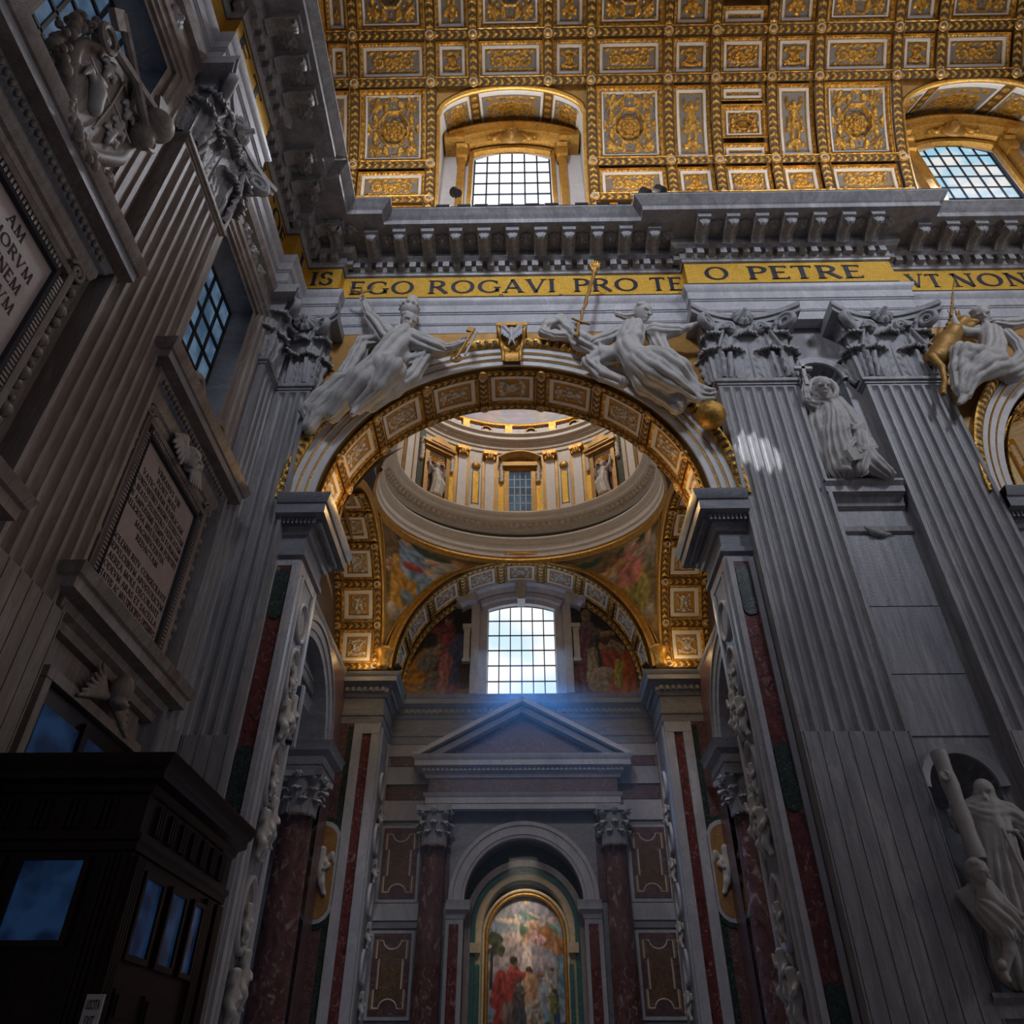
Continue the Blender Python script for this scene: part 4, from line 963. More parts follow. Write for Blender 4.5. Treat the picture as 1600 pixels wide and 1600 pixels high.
        rows.append((leaf_hi, 0, -depth + .12, 24.75, 0, .9)); rows.append((leaf_hi, W / 2 - .1, -depth + .1, 24.75, .7, .8)); rows.append((leaf_lo, W / 2, -.2, 24.72, PI / 2, .75))
    for me, x, y, z, r, sc_ in rows:
        o = ob('leaf', me, c); o.location = (x, y, z); o.rotation_euler = (0, 0, r); o.scale = (sc_, 1, 1)
    for sg in ((-1, 1) if W > 2 else (1,)):
        o = ob('volute', vol_me, c); o.location = (sg * (W / 2 - .15), -depth - .35, 26.35); o.rotation_euler = (0, 0, 0.75 * -1 if sg > 0 else PI + .75); o.scale = (1.1, 1.6, 1)
        if W > 2:
            o = ob('volute', vol_me, c); o.location = (sg * .85, -depth - .32, 26.55); o.rotation_euler = (0, 0, PI if sg > 0 else 0); o.scale = (.62, 1.0, .8)
    o = ob('rosette', ros_me, c); o.location = (0, -depth - .28, 28.15)
    return t
pA = make_pilaster('fluted pilaster with sunlit patch, right of the great arch')
pA.location = (9.90, YW, 0)
pB = copy_thing(pA, (15.82, YW, 0), 'second fluted pilaster from the great arch, right of the standing saint')
pC = copy_thing(pA, (35.7, YW, 0), 'fluted pilaster beyond the neighbouring arch')
pE = copy_thing(pA, (XE, 12.78, 0), 'fluted pilaster on the dark entrance wall between the two tablets'); pE.rotation_euler = (0, 0, PI / 2)
for o in pE.children:
    if o.name.split('.')[0] in ('shaft', 'cabled_shaft', 'astragal', 'base'):
        o.data = o.data.copy(); o.data.materials[0] = M['marble_tan']
pF = make_pilaster('narrow half pilaster in the corner, facing the nave', 1.45, 3)
pF.location = (-8.87, YW, 0)
pG = copy_thing(pF, (XE, 20.68, 0), 'narrow half pilaster in the corner, on the entrance wall'); pG.rotation_euler = (0, 0, PI / 2)
pG.scale = (-1, 1, 1)

# ------------------------------------------------ entablature round the nave
EP = [(XE, -6), (XE, 1.7), (XEP, 1.7), (XEP, 5.6), (XE, 5.6), (XE, 10.9), (XEP + .02, 10.9), (XEP + .02, 14.7), (XE, 14.7), (XE, 19.6), (XEP + .02, 19.6), (XEP + .02, YP), (-7.95, YP), (-7.95, YW), (8.05, YW), (8.05, YP), (17.6, YP), (17.6, YW), (33.8, YW), (33.8, YP), (46, YP)]
en = struct('trim_entablature', 'grey marble entablature with gold inscribed frieze running round the nave', 'entablature')
m = MB(); mould(m, EP, [(-.5, 28.45), (.02, 28.45), (.02, 28.95), (.07, 28.98), (.07, 29.02), (.10, 29.04), (.10, 29.6), (.15, 29.63), (.15, 29.69), (.20, 29.71), (.20, 30.16), (.26, 30.24), (.33, 30.36), (.36, 30.46), (.36, 30.54), (0, 30.57)]); m.build('architrave', 'marble_pale', en, sharp=25)
m = MB(); mould(m, EP, [(0, 30.5), (0, 32.7)]); m.build('frieze', 'gold_mosaic', en)
for z in (31.06, 32.6):
    m = MB(); mould(m, EP, [(.005, z - .03), (.02, z - .02), (.02, z + .02), (.005, z + .03)]); m.build('frieze_border', 'letter_navy', en)
m = MB(); mould(m, EP, [(0, 32.66), (.05, 32.68), (.08, 32.78), (.14, 32.84), (.14, 33.26), (.38, 33.28), (.46, 33.34), (.56, 33.40), (.56, 33.82), (2.02, 33.86), (2.02, 34.16), (2.06, 34.2), (2.12, 34.24), (2.22, 34.36), (2.36, 34.48), (2.40, 34.52), (2.40, 34.60), (0, 34.66)]); m.build('cornice', 'marble_grey', en, sharp=25)
def along(path, p, pitch, edge=.2):
    """evenly spaced stations on each straight run of the path, offset by p: (x, y, tangent, normal)"""
    q, o = miter(path); pts = q + o * p; res = []
    for a, b in zip(pts[:-1], pts[1:]):
        L = np.linalg.norm(b - a)
        if L < pitch * .7: continue
        n = max(1, int((L - edge) / pitch)); t = (b - a) / L
        for i in range(n): c = a + t * (L / 2 + (i - (n - 1) / 2) * pitch); res.append((c[0], c[1], t, np.array([t[1], -t[0]])))
    return res
EV = [(XE, 6), (XE, 10.9)] + EP[6:]
def dent_mesh():
    m = MB(); m.box(-.15, .15, -.26, .02, 32.90, 33.27); return m.mesh('dentil', ['marble_grey'])
dme = dent_mesh(); nd = 0
for x, y, t, n in along(EV, .14, .53):
    if x > 29 or y < 7: continue
    o = inst('dentil', dme, en, (x, y, 0), (0, 0, math.atan2(t[1], t[0])))
def mod_mesh():
    m = MB(); s = np.linspace(0, 1, 12); Y = -1.18 * s; Z = 33.82 - (.50 - .30 * s - .10 * np.sin(s * 2 * PI)); P = np.zeros((12, 7, 3)); xs = np.linspace(-.30, .30, 7)
    P[..., 0] = xs; P[..., 1] = Y[:, None]; P[..., 2] = Z[:, None] - .06 * np.cos(xs / .30 * PI * 1.5)[None] * (.4 + .6 * np.sin(s * PI))[:, None]
    m.grid(P)
    for j in (0, 6):
        Q = np.zeros((12, 2, 3)); Q[:, 0] = P[:, j]; Q[:, 1] = P[:, j]; Q[:, 1, 2] = 33.84; m.grid(Q, flip=j == 0)
    m.box(-.30, .30, -1.26, -1.14, 33.58, 33.84); m.box(-.36, .36, -1.28, 0, 33.79, 33.86)
    return m.mesh('modillion', ['marble_grey'], sharp=40)
mme = mod_mesh(); lf = leaf_mesh(.62, .5, .22, 'marble_grey', 'modillion_leaf', 9, 9)
rs2 = rosette_mesh(.33, 'marble_grey', .18, 8)
for x, y, t, n in along(EV, .56, 1.32, .3):
    if x > 29 or y < 6: continue
    rz = math.atan2(t[1], t[0]); mo = inst('modillion', mme, en, (x, y, 0), (0, 0, rz))
    o = ob('leaf', lf, mo); o.location = (0, -.62, 33.62); o.rotation_euler = (R_(100), 0, 0)
    p = np.array([x, y]) + t * .66 + n * .62
    inst('soffit_rosette', rs2, en, (p[0], p[1], 33.84), (R_(90), 0, rz))
# the inscription, letter by letter
def letters(s, o, rt, nrm, width, h=.98):
    tot = sum(GL[c][0] + .12 for c in s) - .12; sx = width / tot; x = 0
    for c in s:
        if c != ' ':
            m = MB(); text(m, c, np.asarray(o, float) + np.asarray(rt, float) * x * sx, rt, (0, 0, 1), nrm, h, GL[c][0] * sx, depth=.02); m.build('letter', 'letter_navy', en)
        x += GL[c][0] + .12
RX, NY = (1, 0, 0), (0, -1, 0)
ZL = 31.32
for s, x0, x1, Y in (('IS', -9.3, -8.3, YP), ('EGO', -7.6, -4.6, YW), ('ROGAVI', -3.9, 2.0, YW), ('PRO', 2.9, 5.9, YW), ('TE', 6.45, 7.95, YW), ('O', 8.9, 10.0, YP), ('PETRE', 10.9, 16.1, YP), ('VT', 18.45, 20.0, YW), ('NON', 20.5, 24.0, YW)):
    letters(s, (x0, Y - .012, ZL), RX, NY, x1 - x0)
for s, y0, y1, X in (('E', 11.2, 12.1, XEP + .02), ('T', 12.6, 13.6, XEP + .02), ('IN', 14.9, 16.4, XE), ('COE', 16.95, 19.5, XE), ('L', 20.3, 21.1, XEP + .02)):
    letters(s, (X + .012, y0, ZL), (0, 1, 0), (1, 0, 0), y1 - y0)
for px_ in (783, 876):
    p = at(px_, 462, YW - .3); m = MB(); A = np.linspace(0, 2 * PI, 9); m.tube([(p[0] + .09 * math.cos(a), p[1], p[2] + .09 * math.sin(a)) for a in A], .02, 5); m.tube([(p[0], p[1], p[2] - .09), (p[0], p[1] + .1, p[2] - .25)], .03, 5); m.build('iron_ring', 'iron', en)

# ================================================================== the gilded nave vault
VY, VZ, VR = 8.0, 36.3, 14.1
TH = [0, 10.2, 20.2, 40.0, 50.0, 70.0]
XC = [-10.15, -8.47, -4.33, -2.02, 2.02, 4.33, 8.47, 11.02, 14.02, 16.57, 20.71, 23.02, 27.06, 29.37, 33.5]
WX = (0.0, 25.04)
ce = struct('ceiling', 'gilded barrel vault with square, octagonal and oblong coffers', 'ceiling')
def V3(x, th, w_=0.0):
    r = VR - w_; return np.stack([x + 0 * th, VY + r * np.cos(th) + 0 * x, VZ + r * np.sin(th) + 0 * x], -1)
def patch(mb, x0, x1, t0, t1, nx=2, nt=6, w_=-.5):
    x, t = np.meshgrid(np.linspace(x0, x1, nx), np.radians(np.linspace(t0, t1, nt)), indexing='ij'); mb.grid(V3(x, t, w_))
m = MB()
LH = 4.02
def th_arch(x): return 33.0 + 6.3 * np.sqrt(np.maximum(0, 1 - (x / LH) ** 2))
for a, b in zip(XC[:-1], XC[1:]):
    win = any(a >= wx - 4.4 and b <= wx + 4.4 for wx in WX)
    if not win: patch(m, a, b, -8, 40)
    patch(m, a, b, 40, 90, 2, 8)
patch(m, -10.15, 45, 90, 188, 2, 20); patch(m, 33.5, 45, -8, 90, 2, 12); patch(m, -13, -10.15, -8, 188, 2, 20)
for wx in WX:
    for s in (-1, 1): patch(m, wx + s * LH, wx + s * 4.33, -8, 40, 2, 12, .12)
    xs = np.linspace(-LH, LH, 33); P = np.stack([V3(wx + xs, np.radians(th_arch(xs) * (1 - q) + 40 * q), .12) for q in (0, .5, 1)], 1); m.grid(P)
m.build('vault_shell', 'gold_dark', ce, smooth=True)
RBW = .56
flo = flower_mesh(.76, 'gold', .28); flo_s = flower_mesh(.40, 'gold', .2)
cache = {}
def cof(du, dv, kind):
    k = (round(du, 2), round(dv, 2), kind)
    if k not in cache:
        cache[k] = octagon(VR, du, dv) if kind == 'oct' else coffer(VR, du, dv, {'scroll': h_scroll, 'fig': h_figure, 'emb': h_emblem}[kind], .66, .13, 34)
    return cache[k]
def put(x, th, du, dv, kind):
    a, b = cof(du, dv, kind); c = inst('coffer', a, ce, (x, VY, VZ), (th, 0, 0)); o = ob('coffer_relief', b, c)
    if kind == 'oct': o = ob('rosette', flo if du > 3 else flo_s, c); o.location = (0, VR + .16, 0)
ribc = {}
def put_rib(x, th, L, along_):
    k = (round(L, 2), along_)
    if k not in ribc: ribc[k] = rib(VR, L, RBW, along_)
    inst('rib', ribc[k], ce, (x, VY, VZ), (th, 0, 0))
boss_v = boss(VR, .27)
for ci, (a, b) in enumerate(zip(XC[:-1], XC[1:])):
    xm, du = (a + b) / 2, b - a - RBW; win = any(a >= wx - 4.4 and b <= wx + 4.4 for wx in WX)
    for ri, (t0, t1) in enumerate(zip(TH[:-1], TH[1:])):
        tm = R_((t0 + t1) / 2); dv = VR * R_(t1 - t0) - RBW
        if win and t0 < 40: continue
        if ri == 0: put(xm, tm, du, dv, 'scroll'); continue
        wide = du > 3; mid = 2.2 < du < 2.8
        if ci == 0: put(xm, tm, du, dv, 'fig' if ri in (2, 4) else 'emb')
        elif ri in (1, 3): put(xm, tm, du, dv, 'scroll' if (wide or mid) else 'emb')
        elif wide: put(xm, tm, du, dv, 'oct')
        elif mid:
            h1 = .21 * dv; h2 = dv - 2 * h1 - .5
            put(xm, tm, du, h2, 'oct')
            for s in (-1, 1): put(xm, tm + s * (dv / 2 - h1 / 2) / VR, du, h1, 'scroll')
        else: put(xm, tm, du, dv, 'fig')
        if ri < 5: pass
for xi, x in enumerate(XC):
    for ri, (t0, t1) in enumerate(zip(TH[:-1], TH[1:])):
        if any(wx - 4.2 < x < wx + 4.2 for wx in WX) and t0 < 40: continue
        put_rib(x, R_((t0 + t1) / 2), VR * R_(t1 - t0), 'v')
    for t in TH[1:]:
        if any(wx - 4.2 < x < wx + 4.2 for wx in WX) and t < 39: continue
        inst('boss', boss_v, ce, (x, VY, VZ), (R_(t), 0, 0))
for a, b in zip(XC[:-1], XC[1:]):
    win = any(a >= wx - 4.4 and b <= wx + 4.4 for wx in WX)
    for t in TH[1:]:
        if win and t < 39: continue
        put_rib((a + b) / 2, R_(t), b - a, 'u')
# transverse band against the entrance wall: plain white and gold mouldings
m = MB()
th = np.radians(np.linspace(-6, 95, 60))
pr = [(-9.9, .30, 0), (-10.0, .55, 0), (-10.15, .60, 1), (-10.6, .62, 1), (-10.62, .8, 0), (-10.8, .85, 0), (-10.85, .8, 1), (-11.2, .85, 1), (-11.3, 1.0, 1), (-13, 1.0, 1)]
P = np.stack([V3(np.full_like(th, x), th, w_) for x, w_, _ in pr], 1); m.grid(P, colmat=[0, 0, 1, 1, 0, 0, 1, 1, 1]); m.build('end_arch', ['gold', 'stucco_cream'], ce, sharp=40)

# ------------------------------------------------ the two vault windows in their lunettes
YWIN = 22.3
for wi, wx in enumerate(WX):
    wd_ = struct('window_%d' % (wi + 1), 'arched vault window with gilded segmental pediment, above the great arch' if wi == 0 else 'arched vault window with gilded pediment at the upper right corner', 'window')
    xs = np.linspace(-LH, LH, 41); tf = np.radians(th_arch(xs)); front = V3(wx + xs, tf)
    def rear(x): return np.stack([wx + x * .97, np.full_like(x, YWIN), 44.9 + 2.9 * np.sqrt(np.maximum(0, 1 - (x / LH) ** 2))], -1)
    m = MB(); m.grid(np.stack([front, rear(xs)], 1)); m.build('lunette_soffit', 'stucco_white', wd_, smooth=True)
    def soff(x, q, out=0.0):
        p = V3(wx + x, np.radians(th_arch(x))) * (1 - q)[..., None] + rear(x) * q[..., None]; p[..., 2] -= out; p[..., 1] -= out * .3; return p
    for x0, x1 in ((-3.75, -2.45), (-1.65, 1.65), (2.45, 3.75)):
        U, Q = np.meshgrid(np.linspace(x0, x1, 34), np.linspace(.16, .86, 26), indexing='ij'); hu = (x1 - x0) / 2
        h = h_scroll(U - (x0 + x1) / 2, (Q - .51) * 2.6, hu * .92, .85); m = MB(); m.grid(soff(U, Q, .03 + .10 * h), 0, h); m.build('lunette_relief', 'gilt', wd_, smooth=True)
    for x0, x1 in ((-2.32, -1.78), (1.78, 2.32)):
        U, Q = np.meshgrid(np.linspace(x0, x1, 11), np.linspace(.02, .98, 30), indexing='ij'); T = (U - (x0 + x1) / 2) / ((x1 - x0) / 2)
        g = np.maximum((.5 + .5 * np.cos(Q * 40)) * sstep(.85, .4, np.abs(T)), sstep(.8, .9, np.abs(T))); m = MB(); m.grid(soff(U, Q, .05 + .08 * g), 0, g); m.build('lunette_rib', 'gilt_rib', wd_, smooth=True)
    m = MB(); m.tube(V3(wx + xs, tf, .12), .17, 6); m.build('lunette_rim', 'gold', wd_, smooth=True)
    for s in (-1, 1):     # jambs of the opening, down to the cornice
        t = np.radians(np.linspace(-8, 33, 12)); a = V3(np.full_like(t, wx + s * LH), t); b = a.copy(); b[:, 0] = wx + s * LH * .97; b[:, 1] = YWIN; b[-1, 2] = 44.9
        m = MB(); m.grid(np.stack([a, b], 1)); m.build('lunette_jamb', 'stucco_white', wd_)
        m = MB(); m.tube(V3(np.full_like(t, wx + s * LH), t, .12), .17, 6); m.build('lunette_rim', 'gold', wd_)
        m = MB(); m.box(min(wx + s * 2.62, wx + s * 3.02), max(wx + s * 2.62, wx + s * 3.02), YWIN - .5, YWIN, 34.8, 43.6)
        m.build('frame_pilaster', 'gold', wd_)
        m = MB(); m.prism([(-.28, 0), (.28, 0), (.34, .5), (.42, 1.2), (-.42, 1.2), (-.34, .5)], (wx + s * 2.82, YWIN - .68, 43.4), (1, 0, 0), (0, 0, 1), (0, .6, 0)); m.tube([(wx + s * 2.82 - .3, YWIN - .7, 44.3), (wx + s * 2.82 + .3, YWIN - .7, 44.3)], .16, 8); m.build('console', 'gold', wd_)
        m = MB(); m.box(min(wx + s * 2.2, wx + s * 2.42), max(wx + s * 2.2, wx + s * 2.42), YWIN - .25, YWIN, 34.8, 44.6); m.build('inner_architrave', 'gold', wd_)
    # rear wall with the window hole
    m = MB(); zt = 45.3
    rect_y(m, wx - LH, wx - 2.15, 34.5, zt, YWIN); rect_y(m, wx + 2.15, wx + LH, 34.5, zt, YWIN)
    x2 = np.linspace(-2.15, 2.15, 15); P = np.zeros((15, 2, 3)); P[..., 0] = wx + x2[:, None]; P[..., 1] = YWIN; P[:, 0, 2] = 44.0 + .75 * (1 - (x2 / 2.15) ** 2); P[:, 1, 2] = zt; m.grid(P)
    P = np.stack([np.stack([wx + xs * .97, np.full_like(xs, YWIN), np.full_like(xs, zt - .6)], -1), rear(xs)], 1); m.grid(P); m.build('lunette_wall', 'stucco_white', wd_)
    m = MB(); archband(m, (wx, YWIN, 40.2), 4.65, [(-.02, 0), (-.02, -.3), (.2, -.34), (.24, -.22)], a0=R_(62), a1=R_(118), n=20, flip=True); m.build('head_moulding', 'gold', wd_, sharp=40)
    m = MB(); archband(m, (wx, YWIN, 40.0), 5.4, [(-.1, 0), (-.1, -.55), (.1, -.7), (.25, -.95), (.5, -1.05), (.62, -1.2), (.75, -1.2), (.8, 0)], a0=R_(54), a1=R_(126), n=30, flip=True)
    m.build('segmental_pediment', 'gold', wd_, sharp=35)
    for s in (-1, 1):
        m = MB(); m.box(wx + s * 3.25 - .55, wx + s * 3.25 + .55, YWIN - 1.15, YWIN, 44.45, 45.05); m.build('pediment_end', 'gold', wd_)
    f = Fig(); f.head((wx, YWIN - .95, 45.15), .42, (0, -1, -.25), hair='curls'); f.ell((wx, YWIN - .7, 45.2), (.75, .2, .6)); f.build('mask_head', 'gold_dark', wd_, .06, .1)
    m = MB()
    for s in (-1, 1): m.tube([(wx + s * (.5 + .9 * q), YWIN - .75, 45.25 - .35 * q + .15 * math.sin(q * 9)) for q in np.linspace(0, 1, 12)], [.16 - .06 * q for q in np.linspace(0, 1, 12)], 7)
    m.build('garland', 'gold', wd_, smooth=True)
    window(wd_, (wx, YWIN + .25, 35.2), (1, 0, 0), (0, 0, 1), (0, -1, 0), 4.25, 10.0, 6, 9, 'pane_sky' if wi == 0 else 'pane_sky_blue', .75, .085)
    m = MB(); m.box(wx - 2.3, wx + 2.3, YWIN - .1, YWIN + .4, 34.6, 35.15); m.build('sill', 'stucco_cream', wd_)

# ------------------------------------------------ small floodlights and rail on the cornice
def floodlight(p, kind, lab):
    t = thing('floodlight', lab, 'floodlight', tuple(p), 'lamps on the cornice edge')
    if kind == 'bar':
        m = MB(); m.box(p[0] - .32, p[0] + .32, p[1] - .1, p[1] + .1, p[2] + .1, p[2] + .26); m.build('housing', 'iron', t)
        m = MB(); m.box(p[0] - .05, p[0] + .05, p[1] - .05, p[1] + .05, p[2], p[2] + .12); m.build('bracket', 'iron', t)
    else:
        m = MB(); d = np.array([-.3, .2, .5]); m.tube([p + np.array([0, 0, .45]) - d * .4, p + np.array([0, 0, .45]) + d * .4], [.2, .27], 12); m.build('housing', 'iron', t)
        m = MB(); m.tube([p, p + np.array([0, 0, .45])], .05, 6); m.build('bracket', 'iron', t)
ZC = 34.66
labs = ['leftmost', 'second', 'third', 'fourth', 'fifth', 'sixth', 'seventh', 'eighth', 'ninth']
for i, x in enumerate((-3.2, -2.2, -1.4, -.2, 1.0, 1.9, 3.3, 4.3, 5.3)): floodlight(np.array([x, YW - 2.25, ZC]), 'bar', labs[i] + ' of nine low bar lamps on the cornice below the vault window')
floodlight(np.array([6.3, YP - 2.1, ZC]), 'can', 'black round lamp on the cornice, left of a pair')
floodlight(np.array([7.0, YP - 2.1, ZC + .2]), 'can', 'black round lamp on the cornice, right of a pair')
floodlight(np.array([-2.75, YW - 1.5, ZC + 2.3]), 'can', 'small black lamp on a stalk at the left window jamb')
floodlight(np.array([-9.0, 15.4, ZC + .1]), 'can', 'small lamp on the cornice of the entrance wall')
rl = thing('cornice_rail', 'thin metal rail along the cornice edge under the vault', 'rail', (0, 19.7, ZC))
for x0, x1, Y in ((-6.5, 5.6, YW - 2.2), (5.6, 20, YP - 2.2)):
    m = MB(); m.tube([(x0, Y, ZC + .3), (x1, Y, ZC + .3)], .025, 5); m.build('rail_bar', 'iron', rl)
    for x in np.arange(x0, x1, 1.1): 
        m = MB(); m.tube([(x, Y, ZC - .05), (x, Y, ZC + .3)], .025, 5); m.build('rail_post', 'iron', rl)

# ================================================================== aisle bay behind the arch: side arches, pendentives, oval dome
CX = 0.28; BA, BB = 7.35, 5.75; CY = YB + BB            # bay half sizes and centre
YR = CY + BB                                            # plane of the rear arch front (35.8)
ZB, HB = 19.05, 6.55                                    # springing and rise
RS = BB
# side arches (barrels parallel to the nave) with stacked coffers
coff_s = [coffer(RS, 1.80, 1.84, hf, .55, .07, 22, 'stucco_relief', .12) for hf in (h_emblem, h_figure, h_scroll)]
rib_su = rib(RS, RS * R_(22.5), .36, 'v', .18, .34, .07); rib_sx = rib(RS, 2.45, .42, 'u', .18, .34, .07); boss_s = boss(RS, .2, .2)
for s in (-1, 1):
    sa = struct('trim_side_arch', 'gilded coffered side arch of the domed bay, ' + ('left' if s < 0 else 'right') + ' of the lunette', 'arch')
    x0 = CX + s * BA; xm = CX + s * (BA + 1.22)
    m = MB(); A = np.linspace(0, PI, 40); P = np.zeros((40, 2, 3))
    for j, x in enumerate((x0, CX + s * 9.8)): P[:, j, 0] = x; P[:, j, 1] = CY + RS * np.cos(A); P[:, j, 2] = ZB + RS * np.sin(A)
    m.grid(P); m.build('soffit', 'gold_dark', sa, smooth=True)
    m = MB(); A2 = np.linspace(0, PI, 40); P = np.zeros((40, 4, 3))
    for j, (dr, dx) in enumerate(((-.02, 0), (-.12, -.06), (.02, -.14), (.3, -.16))): P[:, j, 0] = x0 + s * dx; P[:, j, 1] = CY + (RS + dr) * np.cos(A2); P[:, j, 2] = ZB + (RS + dr) * np.sin(A2)
    m.grid(P, flip=s > 0); m.build('edge_moulding', 'gold', sa, smooth=True)
    for k in range(5):
        th = R_(11.5 + 22.5 * k); fm, rm = coff_s[k % 3]; c = inst('coffer', fm, sa, (xm, CY, ZB), (th, 0, 0)); inst('coffer_relief', rm, c)
        for q in (-1.06, 1.06): inst('rib', rib_su, sa, (xm + q, CY, ZB), (th, 0, 0))
    for k in range(6):
        th = R_(.3 + 22.5 * k); inst('rib', rib_sx, sa, (xm, CY, ZB), (th, 0, 0))
        for q in (-1.05, 1.05): inst('boss', boss_s, sa, (xm + q, CY, ZB), (th, 0, 0))

# pendentives with painted figures
def pend(sx, sy):
    def f(T, Z):
        """T 0..1 from the side arch to the rear arch, Z 0..1 height"""
        z = np.clip(Z, 0.0, .9995); rho = np.sqrt(2 - z ** 2); p0 = np.arccos(np.clip(1 / rho, 0, 1)); ph = p0 + (PI / 2 - 2 * p0) * T
        return np.stack([CX + sx * BA * rho * np.cos(ph), CY + sy * BB * rho * np.sin(ph), ZB + HB * z], -1)
    return f
def garland_bg(p, seed):
    p.cloud((.05, .04, .025), (.22, .14, .055), (.11, .075, .03), 6, seed)
    for i in range(46):
        a = rng.random(2); yy = .99 - .30 * a[0] * (1 if seed else 1) + .05 * (a[1] - .5); p.ell(a[0], yy, .055, .028, (.035, .07, .045), (.01, .028, .02), rot=rng.random() * 180, folds=6, seed=i)
OCH, BLU, CLD, CLD2 = (.50, .27, .05), (.22, .32, .48), (.30, .26, .22), (.11, .09, .08)
for sx, sy, lab in ((-1, 1, 'left'), (1, 1, 'right')):
    pd = struct('trim_pendentive', ('painted pendentive with robed seated figure, %s of the lunette arch' % lab) if lab else ('front pendentive behind the nave arch, %s side' % ('left' if sx < 0 else 'right')), 'pendentive')
    p = Pic(150, 150); garland_bg(p, 3 if sx < 0 else 9)
    if sx < 0:      # picture plane: u from the side arch inwards, v upwards
        p.cap(.03, .60, .12, .86, .07, .055, (.16, .10, .045), folds=4); p.ell(.16, .90, .05, .04, (.17, .10, .05)); p.cap(.10, .88, .20, .78, .05, .035, (.18, .11, .05), folds=3)
        p.ell(.10, .27, .10, .075, CLD, CLD2, seed=6); p.ell(.18, .33, .10, .06, CLD, CLD2, seed=9); p.ell(.46, .72, .17, .10, CLD, CLD2, seed=2); p.ell(.62, .76, .14, .075, (.34, .30, .25), CLD2, seed=5); p.ell(.40, .62, .10, .08, CLD, CLD2, seed=4)
        p.cap(.14, .42, .18, .62, .09, .11, OCH, folds=8, seed=8); p.cap(.10, .36, .12, .56, .06, .06, (.42, .22, .04), folds=6, seed=3); p.cap(.20, .62, .34, .60, .10, .08, OCH, folds=6, seed=5); p.cap(.34, .58, .30, .44, .07, .06, (.20, .30, .44), folds=7, seed=2); p.cap(.17, .40, .20, .34, .05, .04, (.16, .22, .32), folds=4)
        p.cap(.24, .64, .28, .82, .10, .085, BLU, folds=5, seed=4); p.cap(.30, .82, .40, .76, .055, .045, BLU, folds=4); p.cap(.40, .76, .49, .79, .028, .02, (.52, .34, .24)); p.cap(.20, .66, .30, .66, .03, .03, (.35, .06, .04))
        p.ell(.29, .92, .045, .06, (.56, .36, .26), (.22, .13, .09), soft=.1); p.ell(.285, .965, .055, .03, (.16, .09, .04)); p.cap(.42, .56, .46, .70, .05, .05, (.34, .32, .30)); p.ell(.66, .85, .05, .045, (.38, .20, .07), folds=6); p.ell(.76, .82, .08, .05, (.36, .06, .06), folds=5)
        for i in range(12): p.ell(.03 + .05 * rng.random(), .56 + .12 * rng.random(), .02, .02, [(.4, .12, .12), (.36, .3, .2), (.12, .16, .08)][i % 3])
    else:
        p.ell(.12, .25, .10, .07, (.26, .22, .18), CLD2, seed=6); p.ell(.42, .60, .12, .08, CLD, CLD2, seed=2); p.ell(.10, .72, .08, .14, (.28, .25, .19), CLD2, seed=5); p.ell(.30, .50, .09, .07, CLD, CLD2, seed=7)
        p.cap(.40, .72, .46, .86, .06, .05, (.18, .11, .06), folds=4); p.cap(.44, .84, .36, .70, .045, .03, (.17, .10, .05), folds=3)
        p.cap(.16, .40, .22, .58, .10, .11, (.28, .24, .06), folds=8, seed=6); p.cap(.12, .32, .14, .46, .05, .06, (.22, .20, .05), folds=6, seed=2); p.cap(.26, .48, .24, .36, .05, .05, (.26, .22, .06), folds=6, seed=9)
        p.cap(.22, .58, .28, .78, .10, .085, (.42, .16, .13), folds=5, seed=4); p.cap(.20, .76, .15, .84, .05, .04, (.40, .32, .22), folds=4); p.cap(.15, .84, .17, .99, .035, .03, (.54, .35, .25)); p.cap(.33, .72, .42, .64, .045, .035, (.42, .24, .10), folds=4)
        p.ell(.31, .87, .045, .06, (.54, .35, .25), (.22, .13, .09), soft=.1); p.ell(.32, .915, .06, .035, (.40, .30, .16), folds=8); p.cap(.14, .98, .06, .66, .008, .008, (.30, .22, .10)); p.ell(.06, .62, .03, .06, (.20, .17, .12), folds=5)
    p.brush(.012, 5)
    fn = pend(sx, sy); T, Z = np.meshgrid(np.linspace(0, 1, 130), np.linspace(0, 1, 130) ** .8, indexing='ij'); W3 = fn(T, Z)
    zn = np.clip((W3[..., 2] - ZB) / HB, 0, .9995); rho = np.sqrt(2 - zn ** 2); uu = .29 + (T * rho * (PI / 2 - 2 * np.arccos(1 / rho)) / (PI / 2) - .24) * 1.3; vv = .92 + (np.arcsin(zn) / (PI / 2) - .83) * 1.3
    mb = MB(); mb.grid(W3, 0, np.clip(p.sample(uu, vv) * 1.6, 0, .999)); mb.build('mosaic', 'painting', pd, smooth=True)
    m = MB(); T, Z = np.meshgrid(np.linspace(0, 1, 20), np.array([.975, .99]), indexing='ij')
    pts = pend(sx, sy)(np.linspace(.02, .98, 24), np.full(24, .985)); pts[:, 2] -= .04; m.tube(pts, .09, 6); m.build('border_moulding', 'gold', pd, smooth=True)
    for q in (.012, .988):
        zz = np.linspace(.06, .98, 20); pts = pend(sx, sy)(np.full(20, q), zz); pts += (np.array([CX, CY, ZB + 3]) - pts) * .015
        m = MB(); m.tube(pts, .06, 5); m.build('border_moulding', 'gold', pd, smooth=True)
    pt = pend(sx, sy)(np.array([.5]), np.array([.03]))[0]; pt += (np.array([CX, CY, ZB]) - pt) * .03
    m = MB(); m.lathe([(.001, -.1), (.28, -.05), (.34, .15), (.24, .45), (.34, .75), (.5, .95), (.52, 1.05), (.001, 1.1)], (pt[0], pt[1], 18.95), 12); m.build('corner_console', 'gold', pd, smooth=True)
    pt2 = pend(sx, sy)(np.array([.5]), np.array([.17]))[0]; pt2 += (np.array([CX, CY, ZB]) - pt2) * .03
    m = MB()
